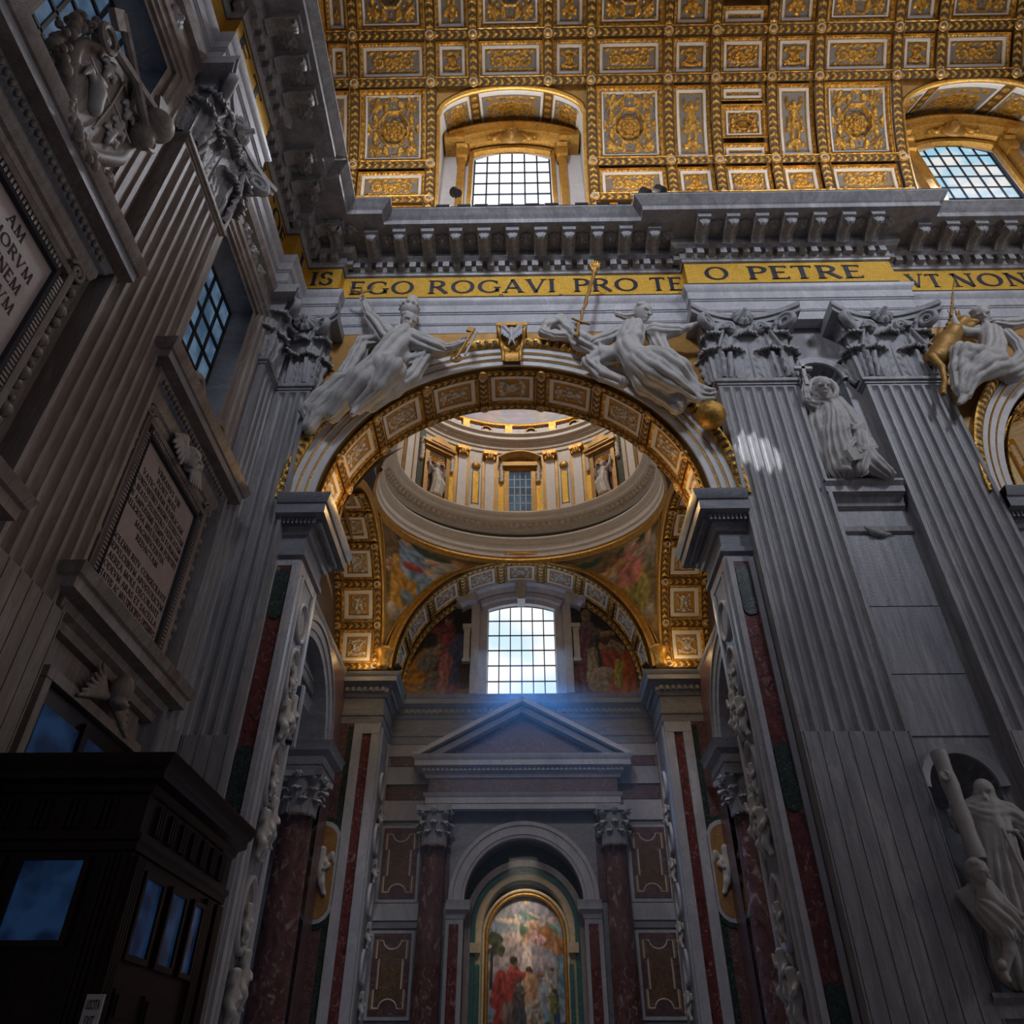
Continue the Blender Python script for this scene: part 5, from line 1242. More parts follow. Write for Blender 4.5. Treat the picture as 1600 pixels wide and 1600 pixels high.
    for k in range(8):
        a = k * PI / 4; e = .24 if k % 2 else .34; m.tube([pt2, pt2 + np.array([e * math.cos(a), -.02, e * math.sin(a)])], [.07, .01], 5)
    m.build('star', 'gold', pd)

for sx in (-1, 1):
    pd = struct('trim_front_pendentive', 'gilded front pendentive behind the nave arch, %s side' % ('left' if sx < 0 else 'right'), 'pendentive')
    T, Z = np.meshgrid(np.linspace(0, 1, 24), np.linspace(0, .74, 20), indexing='ij'); m = MB(); m.grid(pend(sx, -1)(T, Z)); m.build('surface', 'spandrel_gold', pd, smooth=True)
for s in (-1, 1):
    m = MB(); x = CX + s * 8.6; m.add([(x, YB, 24.2), (x, YR + 1, 24.2), (x, YR + 1, 31), (x, YB, 31)], [[0, 1, 2, 3]]); q = m.build('trim_bay_backing', 'gold_dark'); tag(q, 'gilded wall above the %s side arch, behind the dome ring' % ('left' if s < 0 else 'right'), 'wall', kind='structure')
# side lunettes that close the side arches
for s in (-1, 1):
    p = Pic(60, 60); p.cloud((.03, .03, .035), (.12, .09, .06), (.07, .05, .04), 5, 8 + s); p.person(.5, .1, .7, (.20, .10, .06), (.10, .12, .18), seed=3)
    sl = struct('trim_side_lunette', 'dark painted lunette under the %s side arch' % ('left' if s < 0 else 'right'), 'painting')
    p.mesh(lambda X, Y: np.stack([np.full_like(X, CX + s * 9.75), CY + RS * (2 * X - 1), ZB - .3 + Y * np.sqrt(np.maximum(0.0004, 1 - (2 * X - 1) ** 2)) * (RS + .3)], -1), 'mosaic', sl)
# dome: ring, drum, entablature, painted vault
dm = struct('trim_dome', 'oval dome on a drum of white pilasters, gilded aedicules and a painted vault', 'dome')
def oval(mb, prof, n=96, mat=0, colmat=None, a0=0, a1=2 * PI, cfun=None):
    """profile (inset, z): inset measured inwards from the bay oval"""
    full = abs(a1 - a0 - 2 * PI) < 1e-6; A = np.linspace(a0, a1, n, endpoint=not full); pr = np.asarray(prof, float); P = np.zeros((n, len(pr), 3))
    P[..., 0] = CX + np.cos(A)[:, None] * (BA - pr[None, :, 0]); P[..., 1] = CY + np.sin(A)[:, None] * (BB - pr[None, :, 0]); P[..., 2] = pr[None, :, 1]
    return mb.grid(P, mat, None if cfun is None else cfun(A, pr), wu=full, colmat=colmat)
m = MB(); oval(m, [(0, 25.4), (.12, 25.45), (.14, 25.62), (.05, 25.70), (.05, 25.78)], a0=R_(-24), a1=R_(204)); m.build('gilt_fillet', 'gold', dm, smooth=True)
m = MB(); oval(m, [(.03, 25.76), (.10, 25.80), (.12, 26.1), (.18, 26.14), (.20, 26.5), (.27, 26.54), (.30, 26.72), (.42, 26.82), (.42, 26.92), (0, 26.95)], a0=R_(-24), a1=R_(204)); m.build('ring_moulding', 'stucco_white', dm, sharp=25)
def gf(A, pr): return np.repeat((.5 + .5 * np.cos(A * 40))[:, None], len(pr), 1)
m = MB(); oval(m, [(0.02, 26.9), (.02, 27.42)], a0=R_(-24), a1=R_(204)); m.build('painted_frieze', 'green_frieze', dm, smooth=True)
m = MB(); oval(m, [(0.02, 27.40), (.12, 27.44), (.14, 27.52), (.30, 27.56), (.34, 27.62), (.40, 27.78), (.55, 27.9), (.72, 27.94), (.72, 28.12), (.86, 28.22), (.92, 28.34), (.92, 28.40), (.30, 28.52)], a0=R_(-24), a1=R_(204)); m.build('ring_cornice', 'stucco_white', dm, sharp=25)
m = MB(); oval(m, [(.92, 28.395), (.90, 28.43), (.35, 28.55), (.32, 28.62)], a0=R_(-24), a1=R_(204)); m.build('ledge_fillet', 'gold', dm, smooth=True)
dn = MB(); dn.box(-.07, .07, -.1, .02, 27.54, 27.66); dnm = dn.mesh('ring_dentil', ['stucco_cream'])
eg = MB(); eg.lathe([(.001, 0), (.11, .04), (.14, .14), (.11, .25), (.001, .3)], (0, 0, 27.6), 8); egm = eg.mesh('ring_egg', ['stucco_cream'], smooth=True)
def on_oval(a, ins):
    p = np.array([CX + math.cos(a) * (BA - ins), CY + math.sin(a) * (BB - ins)]); t = np.array([-math.sin(a) * (BA - ins), math.cos(a) * (BB - ins)]); t /= np.linalg.norm(t)
    return p, t, np.array([-t[1], t[0]])          # point, tangent (counter-clockwise), inward normal
for k in range(92):
    a = R_(2 + 176 * k / 91); p, t, nn = on_oval(a, .30); inst('ring_dentil', dnm, dm, (p[0], p[1], 0), (0, 0, math.atan2(nn[1], nn[0]) + PI / 2))
for k in range(56):
    a = R_(4 + 172 * k / 55); p, t, nn = on_oval(a, .45); inst('ring_egg', egm, dm, (p[0], p[1], 0))
m = MB(); oval(m, [(.38, 28.5), (.38, 33.3)]); m.build('drum_wall', 'stucco_cream', dm, smooth=True)
m = MB(); oval(m, [(.38, 33.2), (.46, 33.24), (.46, 33.5), (.54, 33.54), (.56, 33.8), (.68, 33.9), (.70, 34.0), (.9, 34.05), (.9, 34.25), (1.05, 34.4), (1.05, 34.5), (.5, 34.55)]); m.build('drum_entablature', 'stucco_cream', dm, sharp=25)
dn = MB(); dn.box(-.07, .07, -.1, .02, 33.84, 33.98); dnm2 = dn.mesh('drum_dentil', ['stucco_cream'])
for k in range(80):
    a = R_(12 + 156 * k / 79); p, t, nn = on_oval(a, .62); inst('drum_dentil', dnm2, dm, (p[0], p[1], 0), (0, 0, math.atan2(nn[1], nn[0]) + PI / 2))
m = MB(); oval(m, [(.55, 34.5), (.60, 35.3), (.75, 35.36), (.78, 35.5), (.6, 35.55)], colmat=[0, 1, 1, 1]); m.build('attic_band', ['marble_purple', 'gold'], dm, sharp=30)
def lbox(parent, name, a, ins, s0, s1, z0, z1, d, mat):
    """block on the drum wall at angle a; s along the wall, projecting d inwards"""
    p, t, nn = on_oval(a, ins); mb = MB(); c = np.array([*(p - t * (s0 + s1) / 2 + nn * d / 2), (z0 + z1) / 2]); mb.obox(c, np.array([*t, 0]) * (s1 - s0) / 2, np.array([*nn, 0]) * d / 2, (0, 0, (z1 - z0) / 2))
    return mb.build(name, mat, parent)
for k in range(14):
    a = R_(12 + 12 * k)
    if k % 2: lbox(dm, 'attic_console', a, .58, -.22, .22, 34.6, 35.4, .18, 'gold')
    else:
        p, t, nn = on_oval(a, .58); mb = MB(); mb.tube([np.array([*(p + nn * .08 - t * .3 * math.cos(q)), 34.95 + .25 * math.sin(q)]) for q in np.linspace(0, 2 * PI, 15)], .06, 6); mb.build('attic_roundel', 'gold', dm, smooth=True)
# white pilasters with gilded capitals, gold panels, garlanded strips
def angle_for(x):
    return math.acos((x) / (BA - .38))
for s in (-1, 1):
    for x in (1.86, 3.5, 6.35):
        a = angle_for(s * x); lbox(dm, 'white_pilaster', a, .38, -.27, .27, 28.6, 32.5, .14, 'stucco_white')
        lbox(dm, 'gilt_side_strip', a, .38, .28, .46, 28.6, 33.2, .08, 'gold_dark'); lbox(dm, 'gilt_side_strip', a, .38, -.46, -.28, 28.6, 33.2, .08, 'gold_dark')
        p, t, nn = on_oval(a, .38); mb = MB(); c3 = np.array([*(p + nn * .1), 32.5])
        mb.prism([(-.26, 0), (.26, 0), (.30, .3), (.42, .55), (.42, .7), (-.42, .7), (-.42, .55), (-.30, .3)], c3, np.array([*t, 0]), (0, 0, 1), np.array([*nn, 0]) * .2)
        for q in (-.3, .3): mb.tube([c3 + np.array([*(t * q), .45]), c3 + np.array([*(t * q + nn * .3), .45])], .13, 8)
        for q in (-.15, 0, .15): mb.tube([c3 + np.array([*(t * q + nn * .2), .05]), c3 + np.array([*(t * q + nn * .3), .35])], [.09, .05], 6)
        mb.build('gilt_capital', 'gold', dm)
    a = angle_for(s * 2.68); lbox(dm, 'panel_frame', a, .38, -.32, .32, 28.75, 32.2, .06, 'stucco_white'); lbox(dm, 'gold_panel', a, .38, -.17, .17, 29.1, 31.5, .10, 'gold_mosaic')
    for q in (-.2, .2): lbox(dm, 'panel_fillet', a, .38, q - .025, q + .025, 29.05, 31.55, .11, 'green_frieze')
    p, t, nn = on_oval(a, .38); mb = MB(); mb.lathe([(.001, .1), (.2, .08), (.28, 0), (.2, -.1), (.001, -.12)], (0, 0, 0), 10); vv = mb.v; mb.v = [np.stack([p[0] + t[0] * q[:, 0] + nn[0] * (q[:, 2] + .15), p[1] + t[1] * q[:, 0] + nn[1] * (q[:, 2] + .15), 31.95 + q[:, 1]], 1) for q in vv]; mb.build('gilt_mask', 'gold', dm, smooth=True)
    for x in (1.12, 4.1, 5.75):
        a = angle_for(s * x); lbox(dm, 'mosaic_strip', a, .38, -.22, .22, 28.6, 33.1, .05, 'gold_mosaic' if x < 5 else 'green_frieze')
        p, t, nn = on_oval(a, .38); f = MB(); zz = np.linspace(32.6, 30.9, 16)
        f.tube([np.array([*(p + nn * .1 + t * .04 * math.sin(i * 2.3)), z]) for i, z in enumerate(zz)], [.10 + .07 * abs(math.sin(i * 1.7)) for i in range(16)], 7); f.build('garland', 'stucco_cream', dm, smooth=True)
# window in the drum, axis of the chapel
dw = struct('window_3', 'drum window of the oval dome with gilded segmental pediment', 'window')
a0 = PI / 2; p, t, nn = on_oval(a0, .38); Yd = p[1]
window(dw, (CX, Yd - .06, 28.75), (1, 0, 0), (0, 0, 1), (0, -1, 0), 1.36, 3.0, 4, 5, 'pane_dome', 0, .045, 'stucco_cream', .05)
for s in (-1, 1):
    m = MB(); m.box(CX + s * .80 - .14, CX + s * .80 + .14, Yd - .25, Yd, 28.65, 31.8); m.build('frame_post', 'gold_dark', dw)
m = MB(); m.box(CX - .95, CX + .95, Yd - .25, Yd, 31.75, 32.0); m.box(CX - 1.05, CX + 1.05, Yd - .45, Yd, 32.0, 32.3); m.build('frame_head', 'gold_dark', dw)
m = MB(); archband(m, (CX, Yd, 31.1), 1.75, [(-.1, 0), (-.1, -.35), (.05, -.5), (.18, -.6), (.25, -.6), (.25, 0)], a0=R_(50), a1=R_(130), n=18, flip=True); m.build('segmental_pediment', 'gold_dark', dw, sharp=35)
# niches with small statues
st_small = Fig()
st_small.chain([(0, 0, .15), (.05, -.02, .9), (0, 0, 1.25)], (.34, .28, .24), .1, (.05, 7, 2)).chain([(0, 0, 1.25), (-.02, 0, 1.62)], (.24, .22), .08, (.03, 5, 1)).head((-.02, -.05, 1.98), .2, (.2, -1, -.2))
st_small.chain([(-.2, -.05, 1.62), (-.48, -.12, 1.75), (-.56, -.15, 2.15)], (.1, .085, .06), .05).chain([(.2, -.05, 1.62), (.42, -.15, 1.4), (.30, -.3, 1.7)], (.1, .085, .06), .05).chain([(.25, 0, 1.5), (.42, 0, .9), (.3, 0, .2)], (.1, .14, .1), .06, (.04, 5, 1)).ell((0, 0, .05), (.42, .3, .1))
st_me = st_small.build('figure', 'marble_statue', 'mesh', .035, .15)
for s in (-1, 1):
    a = angle_for(s * 4.95); p, t, nn = on_oval(a, .38); rz = math.atan2(nn[1], nn[0]) + PI / 2; T3, N3 = np.array([*t, 0]), np.array([*nn, 0])
    nc = struct('trim_drum_niche', 'gilded drum aedicule with triangular pediment, %s of the drum window' % ('left' if s < 0 else 'right'), 'niche')
    O = np.array([p[0], p[1], 0])
    mb = MB()
    for q in (-.72, .72): mb.obox(O + T3 * q + N3 * .12 + np.array([0, 0, 30.3]), T3 * .13, N3 * .12, (0, 0, 1.7))
    mb.build('frame_posts', 'gold_dark', nc)
    A = np.linspace(0, PI, 13); q = MB(); P = np.zeros((13, 2, 3))
    for j, z in enumerate((28.65, 31.1)): P[:, j] = O + np.cos(A)[:, None] * .52 * T3 + (.02 - .35 * np.sin(A))[:, None] * N3 * -1 * -1 + np.array([0, 0, z])
    P2 = np.stack([O + T3 * (.58 * math.cos(a_)) + N3 * .03 + np.array([0, 0, 31.1 + .58 * math.sin(a_)]) for a_ in A])
    q.prism([(-.56, 28.6), (.56, 28.6)] + [(.56 * math.cos(a_), 31.1 + .6 * math.sin(a_)) for a_ in A], O + N3 * .01, T3, (0, 0, 1), N3 * .02); q.build('niche_back', 'marble_purple', nc)
    q = MB(); q.tube(P2, .07, 6); q.build('niche_arch', 'stucco_cream', nc, smooth=True)
    q = MB()
    for k in range(9): a_ = R_(12 + 19.5 * k); q.tube([O + N3 * .05 + np.array([0, 0, 31.15]), O + N3 * .07 + T3 * (.5 * math.cos(a_)) + np.array([0, 0, 31.15 + .5 * math.sin(a_)])], [.03, .09], 6)
    q.build('niche_shell', 'gold', nc, smooth=True)
    q = MB(); q.obox(O + N3 * .2 + np.array([0, 0, 32.1]), T3 * .98, N3 * .2, (0, 0, .13)); q.prism([(-1.1, 0), (1.1, 0), (1.1, .15), (0, .82), (-1.1, .15)], O + np.array([0, 0, 32.2]), T3, (0, 0, 1), N3 * .5); q.prism([(-.7, .16), (.7, .16), (0, .55)], O + N3 * .5 + np.array([0, 0, 32.2]), T3, (0, 0, 1), N3 * .04); q.build('pediment', 'gold_dark', nc)
    sg = thing('statue', 'small pale statue in the drum niche %s of the drum window' % ('left' if s < 0 else 'right'), 'statue', tuple(O + N3 * .22 + np.array([0, 0, 28.6])), 'drum statues')
    o = inst('figure', st_me, sg, tuple(O + N3 * .22 + np.array([0, 0, 28.6])), (0, 0, rz), (s * -1.12, 1.0, 1.12))
# painted dome
p = Pic(260, 90); p.cloud((.02, .06, .26), (.24, .26, .46), (.20, .08, .22), 14, 4)
for i in range(34):
    x = (i + .5) / 34 + .01 * math.sin(i * 5); y = .02 + .06 * (i % 3) / 2; c = [(.40, .14, .14), (.16, .24, .46), (.46, .32, .24), (.34, .18, .34), (.30, .24, .16)][i % 5]
    p.cap(x, y, x + .02 * math.sin(i * 3), y + .12, .05, .04, c, folds=5, seed=i); p.ell(x, y + .17, .03, .035, (.36, .22, .16)); p.cap(x + .006, y + .05, x + .02, y + .12, .025, .018, (.36, .22, .16))
def domef(X, Y):
    a = X * 2 * PI; e = Y * PI / 2; return np.stack([CX + (BA - .75) * np.cos(a) * np.cos(e), CY + (BB - .75) * np.sin(a) * np.cos(e), 35.5 + 6.5 * np.sin(e)], -1)
p.brush(.006, 8, .8); p.a *= .5; p.X = np.linspace(0, 1, 260)[:, None] + 0 * p.X; p.mesh(domef, 'painted_vault', dm)

# the neighbouring bay, seen in the sliver at the right edge
dm2 = copy_thing(dm, (25.75 - CX, 0, 0), 'oval dome of the neighbouring bay, at the right edge')

# ================================================================== rear arch, lunette and chapel wall
YL = 39.0                       # chapel wall plane
RR = 6.70; YA0, YA1 = YR, 38.55
ra = struct('trim_rear_arch', 'gilded coffered arch framing the lunette over the chapel window', 'arch')
m = MB(); archband(m, (CX, YA0, ZB), RR, [(0, YA1 - YA0), (0, 0), (-.02, -.05), (.1, -.12), (.2, -.1), (.24, -.16), (.36, -.16), (.40, 0)], n=60, flip=True, colmat=[1, 0, 0, 0, 0, 0, 0], rz=1.0); m.build('archivolt', ['gold', 'gold_dark'], ra, sharp=40)
coff_r = [coffer(RR, 1.75, 1.85, hf, .45, .06, 20, 'stucco_relief', .1) for hf in (h_emblem, h_scroll)]
rib_ru = rib(RR, RR * R_(20), .34, 'v', .15, .32, .06); rib_rx = rib(RR, 2.6, .42, 'u', .15, .32, .06); boss_r = boss(RR, .17, .16)
for k in range(9):
    th = R_(10 + 20 * k); c = inst('coffer', coff_r[k % 2][0], ra, (CX, (YA0 + YA1) / 2, ZB), (th, 0, PI / 2)); inst('coffer_relief', coff_r[k % 2][1], c)
    for yy in (YA0 + .22, YA1 - .2): inst('rib', rib_ru, ra, (CX, yy, ZB), (th, 0, PI / 2))
for k in range(10):
    th = R_(20 * k); inst('rib', rib_rx, ra, (CX, (YA0 + YA1) / 2, ZB), (th, 0, PI / 2))
m = MB(); n = 220; A = np.linspace(0, PI, n); eg_ = .5 + .5 * np.cos(np.arange(n) * PI / 2); P = np.zeros((n, 4, 3)); C = np.ones((n, 4))
for j, (dr, dy, b) in enumerate(((0, 0, 0), (-.1, .03, .08), (-.2, .1, .1), (-.22, .3, 0))):
    r = RR + dr - b * eg_; P[:, j, 0] = CX + r * np.cos(A); P[:, j, 1] = YA1 + dy; P[:, j, 2] = ZB + r * np.sin(A); C[:, j] = np.where(b > 0, eg_, 1)
m.grid(P, 0, C); m.build('inner_fringe', 'gilt_rib', ra, smooth=True)

wc = struct('wall_chapel', 'dark marble rear wall of the chapel with inlaid panels', 'wall')
# lunette paintings either side of the window
def lun(side):
    p = Pic(120, 150); p.cloud((.012, .012, .02), (.05, .045, .06), None, 3, 5)
    if side < 0:
        p.a[:, :10] = np.array((.20, .10, .035))
        p.person(.68, .07, .74, (.26, .06, .09), (.05, .08, .20), (.38, .22, .14), (.10, .05, .03), lean=-.02, arm=(-.55, .25), seed=5)
        p.cap(.70, .28, .86, .50, .09, .10, (.06, .09, .22), folds=7, seed=2); p.cap(.62, .08, .66, .34, .06, .07, (.42, .16, .15), folds=6, seed=3)
        p.cap(.50, .62, .54, .40, .022, .018, (.16, .10, .05))
        p.cap(.20, .14, .36, .34, .14, .12, (.46, .20, .02), folds=8, seed=7); p.cap(.10, .10, .44, .12, .07, .06, (.50, .22, .02), folds=6, seed=9); p.cap(.36, .32, .48, .40, .10, .08, (.20, .19, .18), folds=6); p.ell(.53, .43, .055, .06, (.36, .22, .13))
        p.ell(.55, .47, .05, .03, (.25, .22, .18)); p.cap(.40, .10, .50, .18, .06, .06, (.16, .14, .12), folds=4)
    else:
        p.a[:, :10] = np.array((.22, .11, .04))
        p.person(.20, .07, .76, (.16, .15, .17), (.20, .10, .16), (.40, .24, .16), (.30, .26, .20), lean=.02, arm=(.45, -.05), seed=4)
        p.cap(.10, .10, .18, .58, .10, .09, (.24, .12, .18), folds=7, seed=6); p.cap(.26, .14, .28, .40, .07, .06, (.42, .36, .28), folds=6, seed=2)
        p.cap(.62, .14, .56, .42, .14, .12, (.38, .07, .06), folds=7, seed=3); p.cap(.74, .12, .80, .34, .11, .09, (.44, .09, .03), folds=7, seed=8); p.ell(.46, .47, .06, .065, (.40, .24, .15)); p.ell(.47, .52, .065, .04, (.08, .05, .04)); p.cap(.58, .48, .70, .44, .05, .05, (.30, .24, .18), folds=4)
        p.ell(.42, .22, .13, .05, (.42, .36, .30)); p.ell(.42, .16, .10, .05, (.32, .27, .22)); p.cap(.30, .08, .44, .09, .06, .05, (.34, .28, .22), folds=5); p.cap(.62, .12, .66, .30, .05, .05, (.42, .34, .06), folds=5)
    p.brush(.010, 7)
    x0, x1 = (CX - 6.75, CX - 2.9) if side < 0 else (CX + 2.9, CX + 6.75)
    f = lambda X, Y: np.stack([x0 + (x1 - x0) * X, np.full_like(X, YL - .05), 18.9 + 6.3 * Y], -1)
    lp = struct('trim_lunette_painting', 'lunette painting of robed figures %s of the chapel window' % ('left' if side < 0 else 'right'), 'painting')
    p.mesh(f, 'mosaic', lp)
lun(-1); lun(1)
m = MB(); rect_y(m, CX - 9.8, CX - 2.8, 0, 27, YL); rect_y(m, CX + 2.8, CX + 9.8, 0, 27, YL); rect_y(m, CX - 2.8, CX - 2.0, 12, 27, YL); rect_y(m, CX + 2.0, CX + 2.8, 12, 27, YL); rect_y(m, CX - 2.0, CX + 2.0, 24.6, 27, YL); rect_y(m, CX - 2.0, CX + 2.0, 12, 18.95, YL)
xq = np.linspace(-2.8, 2.8, 29); P = np.zeros((29, 2, 3)); P[..., 0] = CX + xq[:, None]; P[..., 1] = YL; P[:, 0, 2] = 8.75 + np.sqrt(np.maximum(0, 2.8 ** 2 - xq ** 2)); P[:, 1, 2] = 12; m.grid(P); m.build('wall_face', 'marble_slate', wc)
cw = struct('window_4', 'bright chapel window in a bluish marble frame, centre of the lunette', 'window')
window(cw, (CX, YL + .35, 18.95), (1, 0, 0), (0, 0, 1), (0, -1, 0), 3.85, 5.7, 6, 6, 'pane_chapel', .35, .06)
for s in (-1, 1):
    m = MB(); m.box(min(CX + s * 1.93, CX + s * 2.4), max(CX + s * 1.93, CX + s * 2.4), YL - .25, YL + .4, 18.9, 24.6); m.box(min(CX + s * 2.4, CX + s * 2.85), max(CX + s * 2.4, CX + s * 2.85), YL - .45, YL, 18.9, 24.9); m.build('jamb', 'marble_pale', cw)
    m = MB(); m.box(CX + s * 3.1 - .17, CX + s * 3.1 + .17, YL - .35, YL, 21.0, 22.9); m.box(CX + s * 3.1 - .25, CX + s * 3.1 + .25, YL - .45, YL, 22.9, 23.15); m.box(CX + s * 3.1 - .22, CX + s * 3.1 + .22, YL - .42, YL, 20.8, 21.0); m.build('side_console', 'marble_statue', cw)
m = MB(); archband(m, (CX, YL, 19.6), 5.1, [(-.15, 0), (-.15, -.3), (.1, -.35), (.2, -.5), (.45, -.55), (.5, -.35)], a0=R_(64), a1=R_(116), n=20, flip=True); m.build('head', 'marble_pale', cw, sharp=30)
m = MB(); archband(m, (CX, YL, 19.3), 6.1, [(-.2, 0), (-.2, -.6), (.05, -.75), (.15, -1.0), (.4, -1.1), (.55, -1.25), (.62, -1.25), (.65, 0)], a0=R_(54.5), a1=R_(125.5), n=26, flip=True)
for s in (-1, 1): m.box(min(CX + s * 2.55, CX + s * 3.72), max(CX + s * 2.55, CX + s * 3.72), YL - 1.0, YL, 24.35, 24.85)
m.build('hood', 'marble_pale', cw, sharp=30)
m = MB(); m.prism([(-.22, 0), (.22, 0), (.36, 1.6), (-.36, 1.6)], (CX, YL - 1.0, 24.45), (1, 0, 0), (0, 0, 1), (0, .9, 0)); m.tube([(CX - .34, YL - 1.05, 25.9), (CX + .34, YL - 1.05, 25.9)], .2, 10); m.build('keystone', 'marble_statue', cw)

# main cornice: across the rear wall, breaking forward over the two side piers, and on along the side walls
XS = 9.6; XPi, XPo = 6.95, 8.85; YPF = YR + .35
path = [(CX - XS, YB + .2), (CX - XS, YPF), (CX - XPi, YPF), (CX - XPi, YL), (CX + XPi, YL), (CX + XPi, YPF), (CX + XS, YPF), (CX + XS, YB + .2)]
cc = struct('trim_chapel_cornice', 'dark marble cornice under the lunette and side arches', 'cornice')
ZCC = 18.72
m = MB(); mould(m, path, [(0, ZCC - 2.5), (.04, ZCC - 2.45), (.04, ZCC - 2.1), (.10, ZCC - 2.05), (.10, ZCC - 1.9), (.02, ZCC - 1.85), (.02, ZCC - 1.15), (.10, ZCC - 1.1), (.16, ZCC - .95), (.22, ZCC - .9), (.22, ZCC - .66), (.34, ZCC - .6), (.46, ZCC - .5), (.62, ZCC - .46), (.62, ZCC - .22), (.70, ZCC - .14), (.76, ZCC), (-.2, ZCC + .02)]); m.build('moulding', 'marble_slate', cc, sharp=28)
dn = MB(); dn.box(-.09, .09, -.14, .02, ZCC - .88, ZCC - .67); dnm3 = dn.mesh('dentil', ['marble_slate'])
for x, y, t, n in along(path, .22, .30):
    if y < 31: continue
    inst('dentil', dnm3, cc, (x, y, 0), (0, 0, math.atan2(t[1], t[0])))
# side piers: white strips, red inlay, relief on the inner return
for s in (-1, 1):
    sp = struct('trim_chapel_pier', 'tall chapel pier with red inlay, %s of the altar wall' % ('left' if s < 0 else 'right'), 'pier')
    a, b = CX + s * XPi, CX + s * 10.4
    xo_ = CX + s * 8.95
    q = sorted((xo_ - .85, xo_ + .85)); m = MB(); m.box(CX + s * 9.1 - .95, CX + s * 9.1 + .95, YPF - .02, YPF, 0, ZCC - 2.4); m.build('dark_panel', 'marble_purple', sp)
    stadium(sp, (xo_, YPF - .02, 9.5), (1, 0, 0), (0, -1, 0), 1.7, 4.6, 'marble_green', 'oval_border', .06); stadium(sp, (xo_, YPF - .06, 9.5), (1, 0, 0), (0, -1, 0), 1.45, 4.2, 'marble_pale', 'oval_frame', .06); stadium(sp, (xo_, YPF - .10, 9.5), (1, 0, 0), (0, -1, 0), 1.2, 3.8, 'marble_ochre', 'oval_field', .05)
    inst('putto_relief', putto_me, sp, (xo_, YPF - .12, 8.9), (0, 0, 0), (s * -1.35, 1.0, 1.5))
    m = MB(); m.box(min(a, b), max(a, b), YPF, YL, 0, ZCC - 2.0); m.build('pier_body', 'marble_slate', sp)
    for x0, x1 in ((.0, .42), (.86, 1.3)): m = MB(); q = sorted((a + s * x0, a + s * x1)); m.box(q[0], q[1], YPF - .12, YPF, 0, ZCC - 2.6); m.build('pale_strip', 'marble_pale', sp)
    m = MB(); q = sorted((a + s * .44, a + s * .84)); m.box(q[0], q[1], YPF - .05, YPF, 0, ZCC - 3.0); m.build('red_inlay', 'marble_red', sp)
    m = MB(); q = sorted((a + s * .0, a + s * 1.3)); m.box(q[0], q[1], YPF - .13, YPF, ZCC - 3.0, ZCC - 2.5); m.build('pier_cap', 'marble_pale', sp)
    m = MB(); q = sorted((a + s * 1.34, a + s * 1.6)); m.box(q[0], q[1], YPF - .03, YPF, 0, ZCC - 2.6); m.build('dark_strip', 'marble_green', sp)
    m = MB(); q = sorted((a - s * .06, a)); m.box(q[0], q[1], YPF + .1, YPF + .45, 0, ZCC - 2.6); m.box(q[0], q[1], YL - .5, YL - .1, 0, ZCC - 2.6); m.build('return_frame', 'marble_pale', sp)
    for zc in (13.6, 11.2, 8.6, 6.0): 
        medallion(sp, (a, (YPF + YL) / 2, zc), (0, 1, 0), (-s, 0, 0), .45, .7); inst('putto_relief', putto_me, sp, (a - s * .02, (YPF + YL) / 2 + .1, zc - 1.7), (0, 0, -s * PI / 2), (.8, .8, .8))

# altar aedicule: pediment, entablature, columns
al = struct('trim_altar_aedicule', 'marble altar frame with triangular pediment above the picture', 'aedicule')
YA = YL - .75
def tri(mb, hw, z0, h, th, y0, y1, mat=0):
    """raking cornice of a pediment"""
    for s in (-1, 1):
        L = math.hypot(hw, h); d = np.array([s * hw / L, 0, -h / L]); n = np.array([s * h / L, 0, hw / L])
        c0 = np.array([CX, 0, z0 + h])
        pts = [(0, 0), (L, 0), (L, -th), (0, -th)]
        mb.prism([(p[0], p[1]) for p in pts], c0 + np.array([0, y0, 0]), d, n, (0, y1 - y0, 0), mat)
m = MB(); tri(m, 5.55, 15.25, 3.0, .22, YA - .75, YL); m.build('raking_cornice', 'marble_pale', al)
m = MB(); tri(m, 5.15, 15.1, 2.75, .3, YA - .45, YL); m.build('raking_bed', 'marble_slate', al)
m = MB(); m.prism([(-5.0, 0), (5.0, 0), (0, 2.4)], (CX, YA + .1, 15.1), (1, 0, 0), (0, 0, 1), (0, .6, 0)); m.build('tympanum', 'marble_purple', al)
pth = [(CX - 4.9, YL), (CX - 4.9, YA), (CX + 4.9, YA), (CX + 4.9, YL)]
m = MB(); mould(m, [(CX + 4.75, YL), (CX + 4.75, YA), (CX - 4.75, YA), (CX - 4.75, YL)][::-1], [(0, 14.2), (.1, 14.24), (.14, 14.4), (.3, 14.5), (.34, 14.62), (.62, 14.7), (.62, 14.95), (.75, 15.1), (.78, 15.22), (0, 15.25)]); m.build('horizontal_cornice', 'marble_pale', al, sharp=28)
dn = MB(); dn.box(-.08, .08, -.12, .02, 14.5, 14.66); dnm4 = dn.mesh('dentil', ['marble_pale'])
for i in range(44): inst('dentil', dnm4, al, (CX - 4.9 + i * .228, YA - .3, 0))
m = MB(); m.box(CX - 4.7, CX + 4.7, YA, YL, 13.5, 14.2); m.build('red_frieze', 'marble_purple', al)
m = MB(); mould(m, [(CX - 4.75, YL), (CX - 4.75, YA), (CX + 4.75, YA), (CX + 4.75, YL)], [(-.4, 12.75), (0, 12.75), (0, 13.0), (.05, 13.02), (.05, 13.3), (.12, 13.36), (.18, 13.5), (0, 13.52)]); m.build('architrave', 'marble_pale', al, sharp=28)
